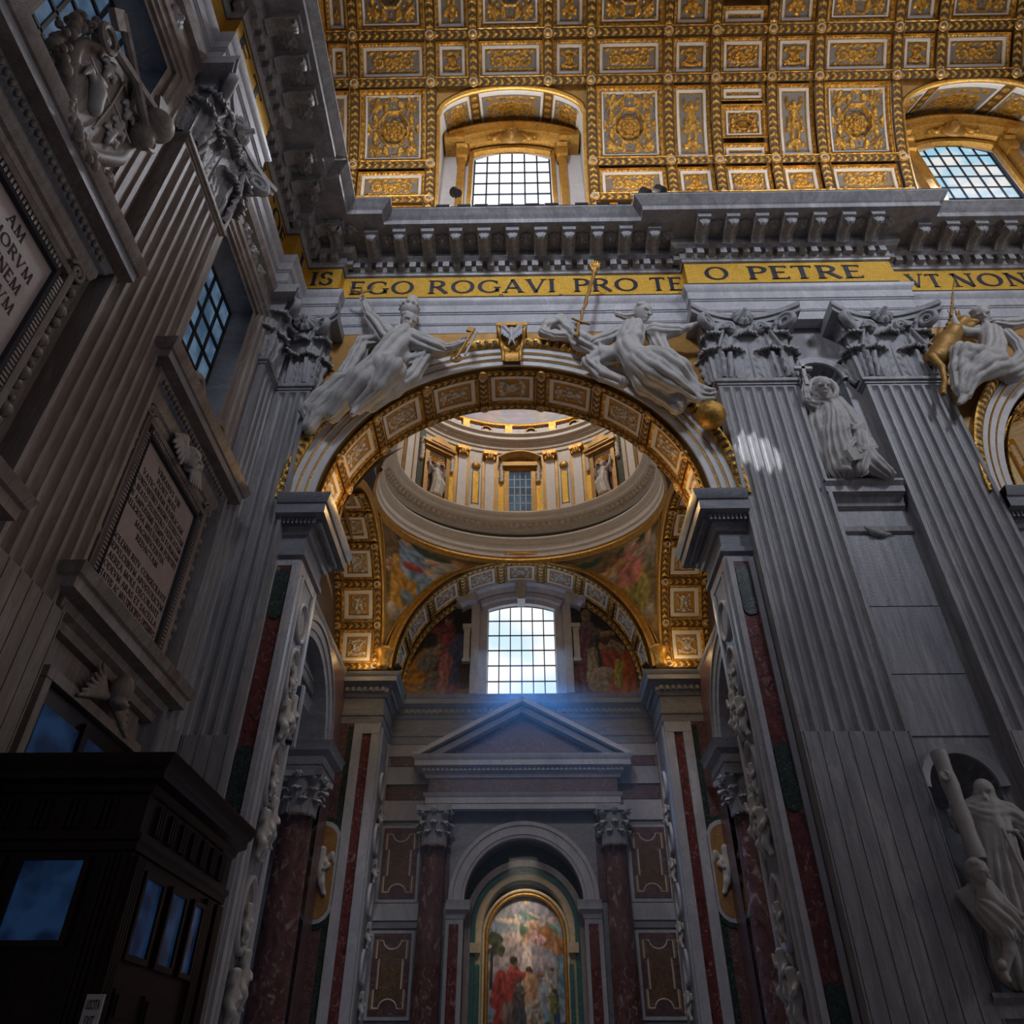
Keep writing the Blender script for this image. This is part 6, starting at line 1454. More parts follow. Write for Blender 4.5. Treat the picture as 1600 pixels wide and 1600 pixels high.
# wall bands beside the aedicule and inlaid panels
for s in (-1, 1):
    for z0, z1, d, mt, nm in ((15.6, 16.2, .08, 'marble_pale', 'wall_band'), (14.15, 15.0, .15, 'marble_pale', 'wall_band'), (13.4, 14.1, .05, 'marble_purple', 'wall_inlay'), (12.4, 13.35, .12, 'marble_pale', 'wall_band'), (8.0, 8.7, .18, 'marble_pale', 'wall_band'), (7.7, 8.0, .1, 'marble_slate', 'wall_band')):
        q = sorted((CX + s * 4.8, CX + s * 6.95)); m = MB(); m.box(q[0], q[1], YL - d, YL, z0, z1); m.build(nm, mt, wc)
    q = sorted((CX + s * 5.0, CX + s * 6.8)); m = MB(); m.box(q[0], q[1], YL - .04, YL, 15.1, 16.1 - .5 + .4); m.build('wall_inlay', 'marble_purple', wc)
    for z0, z1 in ((8.75, 12.15), (4.2, 7.6), (.4, 3.4)):
        xa, xb = sorted((CX + s * 4.95, CX + s * 6.95)); m = MB(); m.box(xa, xb, YL - .12, YL, z0, z1); m.build('panel_border', 'marble_pale', wc)
        m = MB(); m.box(xa + .2, xb - .12, YL - .16, YL, z0 + .16, z1 - .12); m.build('panel_field', 'marble_purple', wc)
        xm, zm = (xa + xb) / 2 + .04, (z0 + z1) / 2; hw, hh = .66, (z1 - z0) / 2 - .42; A = np.linspace(0, PI, 9)
        sh = [(-hw, -hh)] + [(-.40 * math.cos(a), -hh + .34 * math.sin(a)) for a in A] + [(hw, -hh), (hw, -hh + .7), (hw - .14, -hh + .7), (hw - .14, hh - .7), (hw, hh - .7), (hw, hh)] + [(.40 * math.cos(a), hh - .34 * math.sin(a)) for a in A] + [(-hw, hh), (-hw, hh - .7), (-hw + .14, hh - .7), (-hw + .14, -hh + .7), (-hw, -hh + .7)]
        m = MB(); m.prism([(x * 1.16, z * 1.05) for x, z in sh], (xm, YL - .17, zm), (1, 0, 0), (0, 0, 1), (0, .02, 0)); m.build('ochre_inlay', 'marble_ochre', wc)
        m = MB(); m.tube([(xm + x, YL - .18, zm + z) for x, z in sh + sh[:1]], .035, 4); m.build('white_outline', 'stucco_white', wc)
        m = MB(); m.prism([(x * .95, z * .97) for x, z in sh], (xm, YL - .185, zm), (1, 0, 0), (0, 0, 1), (0, .02, 0)); m.build('inner_inlay', 'marble_brown', wc)
# red columns with corinthian capitals
leaf_c = leaf_mesh(.62, .42, .2, 'marble_capital', 'leaf', 11, 9); leaf_c2 = leaf_mesh(1.05, .42, .26, 'marble_capital', 'leaf', 11, 9)
ros_c = rosette_mesh(.16, d=.14, pet=6)
vol_c = volute_mesh(.17)
def make_column(label, mat='marble_rosso', r=.60, zb=0.0, zt=11.05, hc=1.7):
    t = bpy.data.objects.new('column', None); col.objects.link(t); tag(t, label, 'column', 'red marble columns')
    zz = np.linspace(zb + .9, zt, 16); q = (zz - zz[0]) / (zz[-1] - zz[0]); rr = r * (1.0 - .13 * q ** 1.8)
    m = MB(); m.lathe(list(zip(rr, zz)) + [(rr[-1] + .05, zt - .12), (rr[-1] + .06, zt - .02), (rr[-1], zt)], n=32); m.build('shaft', mat, t, smooth=True)
    m = MB(); m.lathe([(r * 1.4, zb), (r * 1.4, zb + .3), (r * 1.32, zb + .34), (r * 1.36, zb + .5), (r * 1.15, zb + .6), (r * 1.2, zb + .75), (r * 1.02, zb + .9)], n=32); m.build('base', 'marble_pale', t, smooth=True)
    k = rr[-1]; m = MB(); m.lathe([(k, zt), (k * 1.02, zt + hc * .55), (k * 1.2, zt + hc * .85)], n=24)
    e = k * 1.62; s_ = np.linspace(-1, 1, 9); poly = []
    for i in range(4):
        c, s = math.cos(i * PI / 2), math.sin(i * PI / 2)
        for w_ in s_[:-1]: x, y = e * w_, -e * (.80 + .20 * w_ * w_); poly.append((x * c - y * s, x * s + y * c))
    m.prism(poly, (0, 0, zt + hc * .86), (1, 0, 0), (0, 1, 0), (0, 0, hc * .14)); cp = m.build('capital', 'marble_capital', t, sharp=45)
    for i in range(8):
        a = i * PI / 4
        for me, off, z in ((leaf_c, PI / 8, zt), (leaf_c2, 0, zt)):
            b = a + off; o = ob('leaf', me, cp); o.location = (math.sin(b) * k * .98, -math.cos(b) * k * .98, z); o.rotation_euler = (0, 0, b)
    for i in range(4):
        b = PI / 4 + i * PI / 2; o = ob('volute', vol_c, cp); o.location = (math.sin(b) * k * 1.15, -math.cos(b) * k * 1.15, zt + .62); o.rotation_euler = (0, 0, b - PI / 2); o.scale = (1.0, 1.5, .62)
        b = i * PI / 2; o = ob('rosette', ros_c, cp); o.location = (math.sin(b) * e * .86, -math.cos(b) * e * .86, zt + hc * .9); o.rotation_euler = (0, 0, b)
    return t
c1 = make_column('red marble column left of the altar picture'); c1.location = (CX - 4.25, YA + .1, 0)
c2 = copy_thing(c1, (CX + 4.35, YA + .1, 0), 'red marble column right of the altar picture')
c3 = copy_thing(c1, (CX - 9.45, 33.0, 0), 'red marble column under the dark side arch, behind the left pier'); c3.scale = (1.25, 1.25, .99)
c4 = copy_thing(c1, (CX + 9.45, 33.0, 0), 'red marble column under the side arch, behind the right pier'); c4.scale = (1.25, 1.25, .99)
# arch round the picture
m = MB(); archband(m, (CX, YL, 8.75), 2.75, [(0, .0), (0, -.4), (.12, -.42), (.15, -.48), (.5, -.5), (.55, -.58), (.72, -.6), (.75, -.4), (.75, 0)], n=40, flip=True); m.build('picture_arch', 'marble_pale', al, sharp=30)
for s in (-1, 1):
    m = MB(); mould(m, [(CX - 3.55, YL - .4), (CX - 2.75, YL - .4), (CX - 2.75, YL)] if s < 0 else [(CX + 2.75, YL), (CX + 2.75, YL - .4), (CX + 3.55, YL - .4)], [(0, 8.0), (.04, 8.02), (.08, 8.2), (.14, 8.3), (.3, 8.36), (.3, 8.58), (.36, 8.75), (0, 8.76)]); m.build('arch_impost', 'marble_pale', al, sharp=30)
    q = sorted((CX + s * 2.75, CX + s * 3.55)); m = MB(); m.box(q[0], q[1], YL - .4, YL, 0, 8.02); m.build('arch_pier', 'marble_pale', al)
    m = MB(); m.box(q[0] + .16, q[1] - .2, YL - .44, YL, .4, 7.8); m.build('arch_pier_inlay', 'marble_red', al)
    q = sorted((CX + s * 3.5, CX + s * 4.9)); m = MB(); m.box(q[0], q[1], YL - .06, YL, 8.8, 12.6); m.build('spandrel_inlay', 'marble_purple', al)
# inner niche of the picture: cream and green bands stepping back
nb = struct('trim_picture_niche', 'cream and green marble arch bands round the altar picture', 'arch')
YI = YL + .55
for r0, r1, y0, mt, nm in ((2.50, 2.78, -.35, 'marble_tan', 'outer_band'), (2.28, 2.52, -.18, 'marble_verde', 'green_band'), (1.98, 2.30, -.02, 'marble_cream', 'cream_band'), (1.88, 2.0, .12, 'marble_cream', 'inner_fillet')):
    m = MB(); archband(m, (CX + .05, YI, 7.85), r0, [(r1 - r0, y0 - .06), (0, y0), (0, .5)], n=40); 
    for s in (-1, 1): q = sorted((CX + .05 + s * r0, CX + .05 + s * r1)); m.box(q[0], q[1], YI + y0 - .06, YI + .5, 0, 7.86)
    m.build(nm, mt, nb)
m = MB(); archband(m, (CX, YL, 8.75), 2.78, [(0, -.3), (0, 1.3)], n=40)
for s in (-1, 1): m.add([(CX + s * 2.78, YL - .3, 0), (CX + s * 2.78, YL + 1.3, 0), (CX + s * 2.78, YL + 1.3, 8.75), (CX + s * 2.78, YL - .3, 8.75)], [[0, 1, 2, 3]])
m.build('niche_vault', 'marble_tan', nb)
m = MB(); archband(m, (CX + .05, YI, 7.85), 1.80, [(.1, -.02), (0, 0), (0, .6)], n=40); m.build('dark_band', 'marble_green', nb)
m = MB(); rect_y(m, CX - 3.2, CX + 3.2, 0, 12.2, YI + .6); m.build('niche_back', 'marble_green', nb)
for s in (-1, 1):
    m = MB(); m.box(CX + s * 2.22 - .24, CX + s * 2.22 + .24, YI - .4, YI, 6.75, 7.15); m.build('small_impost', 'marble_cream', nb)
    m = MB(); m.box(CX + s * 2.1 - .10, CX + s * 2.1 + .10, YI - .3, YI, 0, 6.3); m.build('green_post', 'marble_verde', nb)
pc = thing('altar_picture', 'arched altar picture in a gilded frame: cloudy sky above, draped figures below', 'painting', (CX + .08, YI + .2, 0))
pw = 1.72; zt = 7.42
p = Pic(150, 230); p.cloud((.05, .16, .26), (.42, .38, .34), (.20, .24, .30), 4, 12)
p.ell(.55, .88, .38, .10, (.62, .50, .32), (.36, .28, .24), seed=3); p.ell(.25, .90, .22, .07, (.36, .36, .40), (.16, .17, .22), seed=8); p.ell(.82, .92, .2, .08, (.26, .24, .30), (.12, .12, .18), seed=4); p.ell(.45, .62, .32, .10, (.42, .34, .30), (.18, .17, .22), seed=6); p.ell(.42, .47, .30, .09, (.36, .30, .30), (.16, .14, .18), seed=2)
p.cap(.52, .66, .50, .46, .02, .05, (.56, .48, .42), (.40, .34, .34))
for i in range(16): p.ell(.06 + .10 * rng.random(), .56 + .12 * rng.random(), .05, .03, (.07, .08, .03), (.02, .025, .012), rot=40 * i, seed=i)
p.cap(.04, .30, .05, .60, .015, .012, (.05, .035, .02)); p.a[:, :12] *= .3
p.cap(.52, .74, .80, .70, .07, .09, (.10, .18, .10), folds=6, seed=1); p.cap(.72, .70, .95, .60, .08, .06, (.34, .14, .03), folds=6, seed=5); p.cap(.66, .78, .44, .86, .04, .03, (.12, .28, .24), folds=5); p.ell(.58, .78, .045, .035, (.48, .30, .20)); p.ell(.68, .77, .045, .035, (.40, .25, .18)); p.cap(.56, .72, .46, .64, .03, .02, (.46, .28, .18)); p.cap(.50, .80, .36, .86, .03, .015, (.46, .45, .46), folds=4); p.cap(.74, .80, .82, .92, .03, .015, (.36, .34, .40), folds=4); p.cap(.62, .68, .70, .66, .05, .04, (.48, .28, .30), folds=4); p.cap(.85, .66, .90, .55, .03, .02, (.36, .18, .10))
p.person(.20, .02, .50, (.34, .05, .04), (.20, .14, .13), (.30, .15, .08), (.04, .02, .015), lean=.18, arm=(.55, .02), seed=3)
p.cap(.11, .20, .17, .38, .055, .05, (.36, .05, .04), folds=6, seed=2)
p.person(.60, .02, .42, (.42, .25, .15), (.46, .40, .34), (.44, .26, .16), (.07, .035, .02), lean=-.10, arm=(.2, -.35), seed=6)
p.cap(.54, .22, .57, .33, .05, .06, (.46, .28, .17), (.18, .10, .06)); p.cap(.50, .30, .44, .22, .02, .016, (.46, .28, .17)); p.cap(.54, .12, .62, .17, .06, .05, (.44, .38, .32), folds=6)
p.person(.84, .16, .28, (.34, .30, .24), (.06, .10, .26), (.40, .26, .17), (.06, .04, .03), lean=0, arm=(-.4, -.1), seed=9); p.cap(.82, .34, .72, .46, .03, .012, (.42, .40, .38), folds=4); p.cap(.88, .34, .92, .46, .03, .012, (.30, .28, .30), folds=4)
p.person(.86, .02, .26, (.16, .18, .05), (.05, .08, .22), (.36, .24, .15), seed=12, arm=(-.3, .1)); p.person(.40, .02, .34, (.10, .08, .08), (.07, .08, .10), (.26, .16, .10), seed=14, arm=(.2, 0))
def pf(X, Y): return np.stack([CX + .08 + (X - .5) * 2 * pw, np.full_like(X, YI + .28), .4 + (zt + pw - .4) * Y], -1)
def pm(X, Y):
    x = (X - .5) * 2 * pw; z = .4 + (zt + pw - .4) * Y; return (z <= zt) | (np.hypot(x, z - zt) <= pw + .03)
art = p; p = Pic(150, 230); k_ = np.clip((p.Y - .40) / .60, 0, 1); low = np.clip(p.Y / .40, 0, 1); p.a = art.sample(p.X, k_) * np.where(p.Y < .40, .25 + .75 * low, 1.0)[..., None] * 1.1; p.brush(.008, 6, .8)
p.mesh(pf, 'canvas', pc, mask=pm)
for r0, dy, mt in ((pw, 0, 'gold'), (pw + .16, .05, 'marble_cream')):
    m = MB(); prf = [(0, .3 - dy), (0, -.05 - dy), (.06, -.12 - dy), (.12, -.08 - dy), (.16, .1)]; archband(m, (CX + .08, YI, zt), r0, prf, n=40, flip=True)
    for s in (-1, 1):
        P = np.zeros((2, 5, 3))
        for j, (dr, dy2) in enumerate(prf): P[:, j, 0] = CX + .08 + s * (r0 + dr); P[:, j, 1] = YI + dy2; P[0, j, 2] = 0; P[1, j, 2] = zt
        m.grid(P)
    m.build('frame' if mt == 'gold' else 'outer_frame', mt, pc, smooth=True)

# ------------------------------------------------ side walls of the bay with dark arches
for s in (-1, 1):
    sw = struct('wall_aisle_%s' % ('left' if s < 0 else 'right'), 'side wall of the domed bay with a dark marble arch, %s side' % ('left' if s < 0 else 'right'), 'wall')
    X = CX + s * 8.95; zc, r = 13.9, 3.55; yc = 30.1
    m = MB(); v = lambda y, z: (X, y, z)
    m.add([v(YB, 0), v(yc - 4.4, 0), v(yc - 4.4, 18.6), v(YB, 18.6)], [[0, 1, 2, 3]]); m.add([v(yc + 4.4, 0), v(YL, 0), v(YL, 18.6), v(yc + 4.4, 18.6)], [[0, 1, 2, 3]])
    A = np.linspace(0, PI, 33); P = np.zeros((33, 2, 3)); P[..., 0] = X; P[:, 0, 1] = yc + 4.4 * np.cos(A); P[:, 0, 2] = zc + 4.4 * np.sin(A); P[:, 1, 1] = yc + 4.4 * np.cos(A); P[:, 1, 2] = 18.7; m.grid(P)
    m.build('wall_face', 'marble_purple', sw)
    m = MB(); A = np.linspace(0, PI, 40); pr = [(4.45, 0), (4.45, .14), (4.2, .18), (4.15, .1), (3.85, .06), (3.8, .0), (3.55, -.04), (3.55, -1.3)]
    P = np.zeros((40, len(pr), 3))
    for j, (rr, d) in enumerate(pr): P[:, j, 0] = X - s * d; P[:, j, 1] = yc + rr * np.cos(A); P[:, j, 2] = zc + rr * np.sin(A)
    m.grid(P); m.build('archivolt', 'marble_slate', sw, sharp=30)
    for q in (-1, 1):
        y0 = yc + q * 2.75; pth = [(X + s * 1.4, yc + q * 4.5), (X - s * .35, yc + q * 4.5), (X - s * .35, yc + q * 2.3), (X + s * 1.4, yc + q * 2.3)]
        if (s < 0) == (q > 0): pth = pth[::-1]
        m = MB(); mould(m, pth, [(-.2, 12.55), (0, 12.56), (0, 12.9), (.06, 12.95), (.06, 13.3), (.14, 13.36), (.3, 13.5), (.34, 13.75), (.42, 13.88), (-.6, 13.9)]); m.build('impost_block', 'marble_slate', sw, sharp=30)
    # the aisle beyond
    m = MB(); xa, xb = sorted((X + s * .9, X + s * 9)); m.add([(X + s * 9, YB, 0), (X + s * 9, YL, 0), (X + s * 9, YL, 22), (X + s * 9, YB, 22)], [[0, 1, 2, 3]]); m.add([(xa, YL - 2.2, 0), (xb, YL - 2.2, 0), (xb, YL - 2.2, 22), (xa, YL - 2.2, 22)], [[0, 1, 2, 3]]); m.add([(xa, YB, 22), (xb, YB, 22), (xb, YL, 22), (xa, YL, 22)], [[0, 1, 2, 3]])
    m.build('aisle_shell', 'marble_slate', sw)

m = MB(); m.box(17.5, 34, YR + .2, YR + .4, 0, 27); m.build('neighbour_bay_wall', 'marble_slate', wc)

# small lamps on the cornice corners of the chapel
for s in (-1, 1):
    p_ = np.array([CX + s * 6.5, 36.0, ZCC + .02]); t = thing('floodlight', 'small black lamp on the chapel cornice, %s of the lunette' % ('left' if s < 0 else 'right'), 'floodlight', tuple(p_), 'chapel cornice lamps')
    m = MB(); m.tube([p_ + (0, 0, .3), p_ + (-s * .25, -.1, .5)], [.16, .2], 10); m.build('housing', 'iron', t); m = MB(); m.tube([p_, p_ + (0, 0, .3)], .04, 6); m.build('bracket', 'iron', t)
# dusty air lit by the chapel window
mv = bpy.data.materials.new('dusty_air'); mv.use_nodes = True; M['dusty_air'] = mv; nt = mv.node_tree; nt.nodes.remove(nt.nodes['Principled BSDF'])
vs = nt.nodes.new('ShaderNodeVolumeScatter'); vs.inputs['Color'].default_value = (0.75, 0.88, 1, 1); vs.inputs['Density'].default_value = 0.06; vs.inputs['Anisotropy'].default_value = 0.35
nt.links.new(vs.outputs[0], nt.nodes['Material Output'].inputs['Volume'])
m = MB(); m.box(CX - 6.4, CX + 6.4, 35.9, 38.15, 6.0, 18.4); hz = m.build('window_haze', 'dusty_air'); tag(hz, 'faint blue haze of window light above the altar pediment', 'haze', kind='stuff')

# ================================================================== entrance wall on the left
we = struct('wall_entrance', 'dark entrance wall with marble pilasters, windows and inscribed tablets', 'wall')
BAYS = (17.15, 8.15)
def rect_x(mb, y0, y1, z0, z1, X, mat=0): mb.add([(X, y0, z0), (X, y1, z0), (X, y1, z1), (X, y0, z1)], [[0, 1, 2, 3]], mat)
m = MB(); ys = [-8, 8.15 - 1.75, 8.15 + 1.75, 17.15 - 1.75, 17.15 + 1.75, 22.2]
for a, b in ((ys[0], ys[1]), (ys[2], ys[3]), (ys[4], ys[5])): rect_x(m, a, b, 0, 31, XE)
for yc in BAYS: rect_x(m, yc - 1.75, yc + 1.75, 0, 18.6, XE); rect_x(m, yc - 1.75, yc + 1.75, 26.2, 31, XE)
m.build('wall_face', 'marble_tan', we)
UPZ = (0, 0, 1)
def fr_x(mb, yc, z0, z1, hw, prof, mat=0):
    """picture-frame moulding on the entrance wall: profile (inset outwards, projection)"""
    ring = lambda d: [(yc - hw - d, z0 - d), (yc + hw + d, z0 - d), (yc + hw + d, z1 + d), (yc - hw - d, z1 + d)]
    P = np.zeros((4, len(prof), 3))
    for j, (d, pj) in enumerate(prof):
        for i, (y, z) in enumerate(ring(d)): P[i, j] = (XE + pj, y, z)
    mb.grid(P, mat, wu=True)
for bi, yc in enumerate(BAYS):
    where = 'beside the corner' if bi == 0 else 'at the upper left'
    # window in a splayed reveal
    wn_ = struct('window_%d' % (5 + bi), 'dim blue leaded window in a deep reveal on the entrance wall, ' + where, 'window')
    window(wn_, (XE - .95, yc, 18.7), (0, 1, 0), UPZ, (1, 0, 0), 3.5, 7.4, 4, 7, 'pane_blue', 0, .10, 'iron', .1)
    m = MB()
    for s in (-1, 1): m.add([(XE, yc + s * 2.0, 18.6), (XE - 1.0, yc + s * 1.75, 18.6), (XE - 1.0, yc + s * 1.75, 26.1), (XE, yc + s * 2.0, 26.4)], [[0, 1, 2, 3]])
    m.add([(XE, yc - 2.0, 26.4), (XE, yc + 2.0, 26.4), (XE - 1.0, yc + 1.75, 26.1), (XE - 1.0, yc - 1.75, 26.1)], [[0, 1, 2, 3]]); m.add([(XE, yc - 2, 18.6), (XE, yc + 2, 18.6), (XE - 1, yc + 1.75, 18.6), (XE - 1, yc - 1.75, 18.6)], [[0, 1, 2, 3]])
    m.build('reveal', 'marble_slate', wn_)
    m = MB(); fr_x(m, yc, 18.4, 26.4, 2.0, [(0, -.1), (0, .12), (.18, .12), (.22, .2), (.45, .22), (.5, .3), (.66, .3), (.66, 0)]); m.build('surround', 'marble_tan', wn_, sharp=30)
    m = MB(); mould(m, [(XE, yc - 2.6), (XE, yc + 2.6)], [(.0, 26.9), (.25, 26.95), (.3, 27.2), (.2, 27.25), (.2, 27.9), (.4, 28.0), (.5, 28.3), (0, 28.35)]); m.build('window_hood', 'marble_tan', wn_, sharp=30)
    for q in (-.9, 0, .9): o = inst('hood_rosette', rs2, wn_, (XE + .2, yc + q, 27.55), (0, 0, PI / 2), (1, 1, 1))
    # tablet aedicule
    ta = struct('trim_tablet', ('inscribed marble tablet in a carved frame with winged cherub head' if bi == 0 else 'inscribed tablet in a plain moulded frame, at the left edge'), 'tablet')
    m = MB(); m.box(XE, XE + .18, yc - 1.82, yc + 1.82, 11.45, 16.15); m.build('slab', 'tablet', ta)
    m = MB(); fr_x(m, yc, 11.45, 16.15, 1.82, [(0, .15), (0, .3), (.06, .34), (.10, .22), (.12, .18)]); m.build('dark_fillet', 'dark_stone', ta)
    n = 40; m = MB()
    for s in (-1, 1):
        for i in range(n): z = 11.5 + i * 4.6 / (n - 1); m.box(XE + .2, XE + .3, yc + s * 2.02 - .09, yc + s * 2.02 + .09, z - .035, z + .035)
    for i in range(32): y = yc - 1.8 + i * 3.6 / 31; m.box(XE + .2, XE + .3, y - .035, y + .035, 16.24, 16.42)
    o = m.build('reeded_moulding', 'marble_tan', ta); o['kind'] = 'stuff'
    m = MB(); fr_x(m, yc, 11.25, 16.42, 2.12, [(0, 0), (0, .32), (.10, .38), (.14, .30), (.20, .30), (.20, 0)]); m.build('outer_frame', 'marble_tan', ta, sharp=30)
    # carved drop of leaves at either side
    for s in (-1, 1):
        m = MB()
        for i in range(16): z = 11.2 + i * .34; r = .12 + .05 * math.sin(i * 2.1); m.lathe([(.001, -r), (r * .8, -r * .6), (r, 0), (r * .8, r * .6), (.001, r)], (XE + .2, yc + s * 2.5 + .05 * math.sin(i * 1.7), z), 8)
        m.build('leaf_drop', 'marble_tan', ta, smooth=True)
        m = MB(); A = np.linspace(0, 3.6 * PI, 30); m.tube([(XE + .3, yc + s * (2.30 - .28 * (1 - a / 12) * math.cos(a)), 16.75 + .28 * (1 - a / 12) * math.sin(a)) for a in A], .06, 6); m.build('ear_scroll', 'marble_tan', ta, smooth=True)
    m = MB(); pth = [(XE, yc - 2.75), (XE + .12, yc - 2.75), (XE + .12, yc + 2.75), (XE, yc + 2.75)]
    mould(m, [(XE, yc - 2.6), (XE + .15, yc - 2.6), (XE + .15, yc + 2.6), (XE, yc + 2.6)], [(0, 16.75), (.06, 16.8), (.06, 17.0), (.14, 17.05), (.18, 17.2), (.2, 17.24), (.2, 17.45), (.30, 17.5), (.36, 17.68), (.40, 17.72), (.72, 17.78), (.72, 18.05), (.78, 18.08), (.86, 18.25), (.90, 18.4), (0, 18.45)], colmat=[0, 0, 0, 0, 0, 0, 1, 1, 1, 0, 1, 0, 0, 0, 0]); m.build('cornice', ['marble_tan', 'marble_slate'], ta, sharp=28)
    m = MB()
    for i in range(26): y = yc - 2.5 + i * .2; m.lathe([(.001, -.11), (.07, -.05), (.08, .03), (.001, .11)], (XE + .52, y, 17.6), 6)
    o = m.build('egg_row', 'marble_tan', ta, smooth=True); o['kind'] = 'stuff'
    m = MB(); mould(m, [(XE, yc - 2.6), (XE + .12, yc - 2.6), (XE + .12, yc + 2.6), (XE, yc + 2.6)], [(0, 9.75), (.2, 9.8), (.24, 10.0), (.4, 10.1), (.44, 10.3), (.74, 10.38), (.74, 10.65), (.82, 10.7), (.9, 10.95), (0, 11.0)]); m.build('ledge', 'marble_tan', ta, sharp=28)
    # inscription, one line a part
    if bi == 0: lines = ['VRBANVS VIII', 'PONT MAX', 'VATICANAM BASILICAM', 'CONSTANTINO MAGNO EXTRVCTAM', 'A BEATO SYLVESTRO DEDICATAM', 'IN AMPLISSIMI TEMPLI FORMAM', 'RELIGIOSA MVLTORVM PONTIFF', 'MAGNIFICENTIA', 'REDACTAM', '', 'SOLEMNI RITV CONSECRAVIT', 'SEPVLCHRVM APOSTOLICVM', 'AEREA MOLE DECORAVIT', 'ODEVM ARAS ET SACELLA', 'STATVIS AC MVLTIPLICIBVS OPERIBVS', 'ORNAVIT']; h, dz, z0 = .185, .280, 15.72
    else: lines = ['', 'AM', 'MORVM', 'VDINEM', 'NTIFICVM', 'AM', 'MAX']; h, dz, z0 = .30, .50, 16.2
    for i, s in enumerate(lines):
        if not s: continue
        tw = sum(GL[c][0] + .10 for c in s) * h * (1.0 if bi else 1.12); tw = min(tw, 3.42)
        z = z0 - i * dz; y0 = yc - tw / 2 if bi == 0 else (yc + 1.5 - tw - (.55 if len(s) < 4 else 0) - .10 * (i % 2))
        m = MB(); text(m, s, (XE + .18, y0, z), (0, 1, 0), UPZ, (1, 0, 0), h, tw, depth=.012); m.build('inscription_line', 'letter_cut', ta)
    if bi == 0:
        f = Fig(); c = np.array([XE + .55, yc, 16.95]); f.head(c, .34, (1, .1, -.25), hair='curls')
        for s in (-1, 1):
            f.chain([c + np.array([-.15, s * .2, -.15]), c + np.array([-.1, s * .62, .25]), c + np.array([-.15, s * 1.0, .1])], (.16, .17, .06), .06)
            for i in range(5): f.cone(c + np.array([-.1, s * (.3 + .14 * i), .12 - .02 * i]), c + np.array([-.05, s * (.42 + .17 * i), -.55 + .06 * i]), .09, .05, .02)
        f.build('winged_cherub', 'marble_statue', ta, .035, .12)
        # crest of scrolls and flowers above the cornice
        m = MB()
        for s in (-1, 1):
            A = np.linspace(0, 1, 18); m.tube([(XE + .55, yc + s * (.35 + 1.5 * a), 18.5 + 1.0 * math.sin(a * PI) * (1 - .3 * a)) for a in A], .13, 7)
            for i in range(6): m.lathe([(.001, -.14), (.13, -.06), (.14, .05), (.001, .14)], (XE + .5, yc + s * (.4 + .25 * i), 18.6 + .08 * math.sin(i * 2)), 8)
        m.build('crest', 'marble_tan', ta, smooth=True)
# coat of arms over the left tablet
yc = BAYS[1]
ca = thing('coat_of_arms', 'carved marble cartouche with quartered shield, garlands and crossed keys', 'coat of arms', (XE + .5, yc, 18.4))
o0 = np.array([XE + .95, yc, 19.95])
A = np.linspace(0, 2 * PI, 48, endpoint=False); wob = 1 + .06 * np.cos(4 * A) - .08 * np.cos(2 * A + .3); pr = [(1.42, -.45), (1.42, -.1), (1.30, .06), (1.14, .0), (1.08, -.02), (.6, .05), (.01, .08)]
m = MB(); P = np.zeros((48, len(pr), 3))
for j, (q, h) in enumerate(pr): P[:, j, 0] = o0[0] + h; P[:, j, 1] = o0[1] + .98 * q * wob * np.cos(A); P[:, j, 2] = o0[2] + 1.12 * q * wob * np.sin(A)
m.grid(P, wu=True); m.build('shield', 'marble_tan', ca, smooth=True)
m = MB(); m.tube([o0 + np.array([.08, 0, -1.15]), o0 + np.array([.12, .02, 0]), o0 + np.array([.08, 0, 1.15])], .03, 5); m.tube([o0 + np.array([.08, 0, .25]), o0 + np.array([.08, 1.0, .2])], .03, 5); m.tube([o0 + np.array([.08, 0, .0]), o0 + np.array([.08, -1.0, .05])], .03, 5); m.build('quarter_lines', 'marble_statue', ca)
for y, z in ((.5, .65), (.5, -.15), (.45, -.62), (-.5, .55)):
    f = Fig(); c = o0 + np.array([.10, y, z]); f.cone(c + (0, 0, -.22), c + (0, 0, .24), .07, .10, .03)
    for s in (-1, 1): f.chain([c + (0, 0, 0), c + np.array([0, s * .2, .14]), c + np.array([0, s * .26, -.02])], (.05, .07, .04), .03)
    f.cone(c + (0, -.12, -.05), c + (0, .12, -.05), .04, .04, .02); f.build('fleur_charge', 'marble_statue', ca, .03, .08)
f = Fig(); c = o0 + np.array([.10, -.45, -.45]); f.chain([c + (0, .2, -.3), c + (.05, 0, .05), c + (.05, -.15, .3), c + (.05, .05, .45)], (.16, .17, .10, .07), .05); f.chain([c + (0, -.1, .1), c + (0, -.4, .25), c + (0, -.45, -.1)], (.08, .08, .04), .04); f.build('beast_charge', 'marble_statue', ca, .035, .08)
for s in (-1, 1):
    m = MB()
    for i in range(46):
        t = i / 45; a = R_(70 + 150 * t) if s < 0 else R_(-40 - 80 * t); rr = 1.62 + .10 * math.sin(i * 1.9); r = .12 + .04 * math.sin(i * 2.7)
        m.lathe([(.001, -r), (r * .8, -r * .6), (r, 0), (r * .8, r * .6), (.001, r)], (XE + .85 + .12 * math.sin(i * 3.1), o0[1] + rr * math.cos(a), o0[2] + 1.05 * rr * math.sin(a)), 8)
    m.build('garland', 'marble_tan', ca, smooth=True)
m = MB(); A = np.linspace(R_(35), R_(145), 20); m.tube([o0 + np.array([-.1, 1.2 * math.cos(a), .45 + 1.2 * math.sin(a)]) for a in A], .2, 8); m.build('crown_scroll', 'marble_tan', ca, smooth=True)
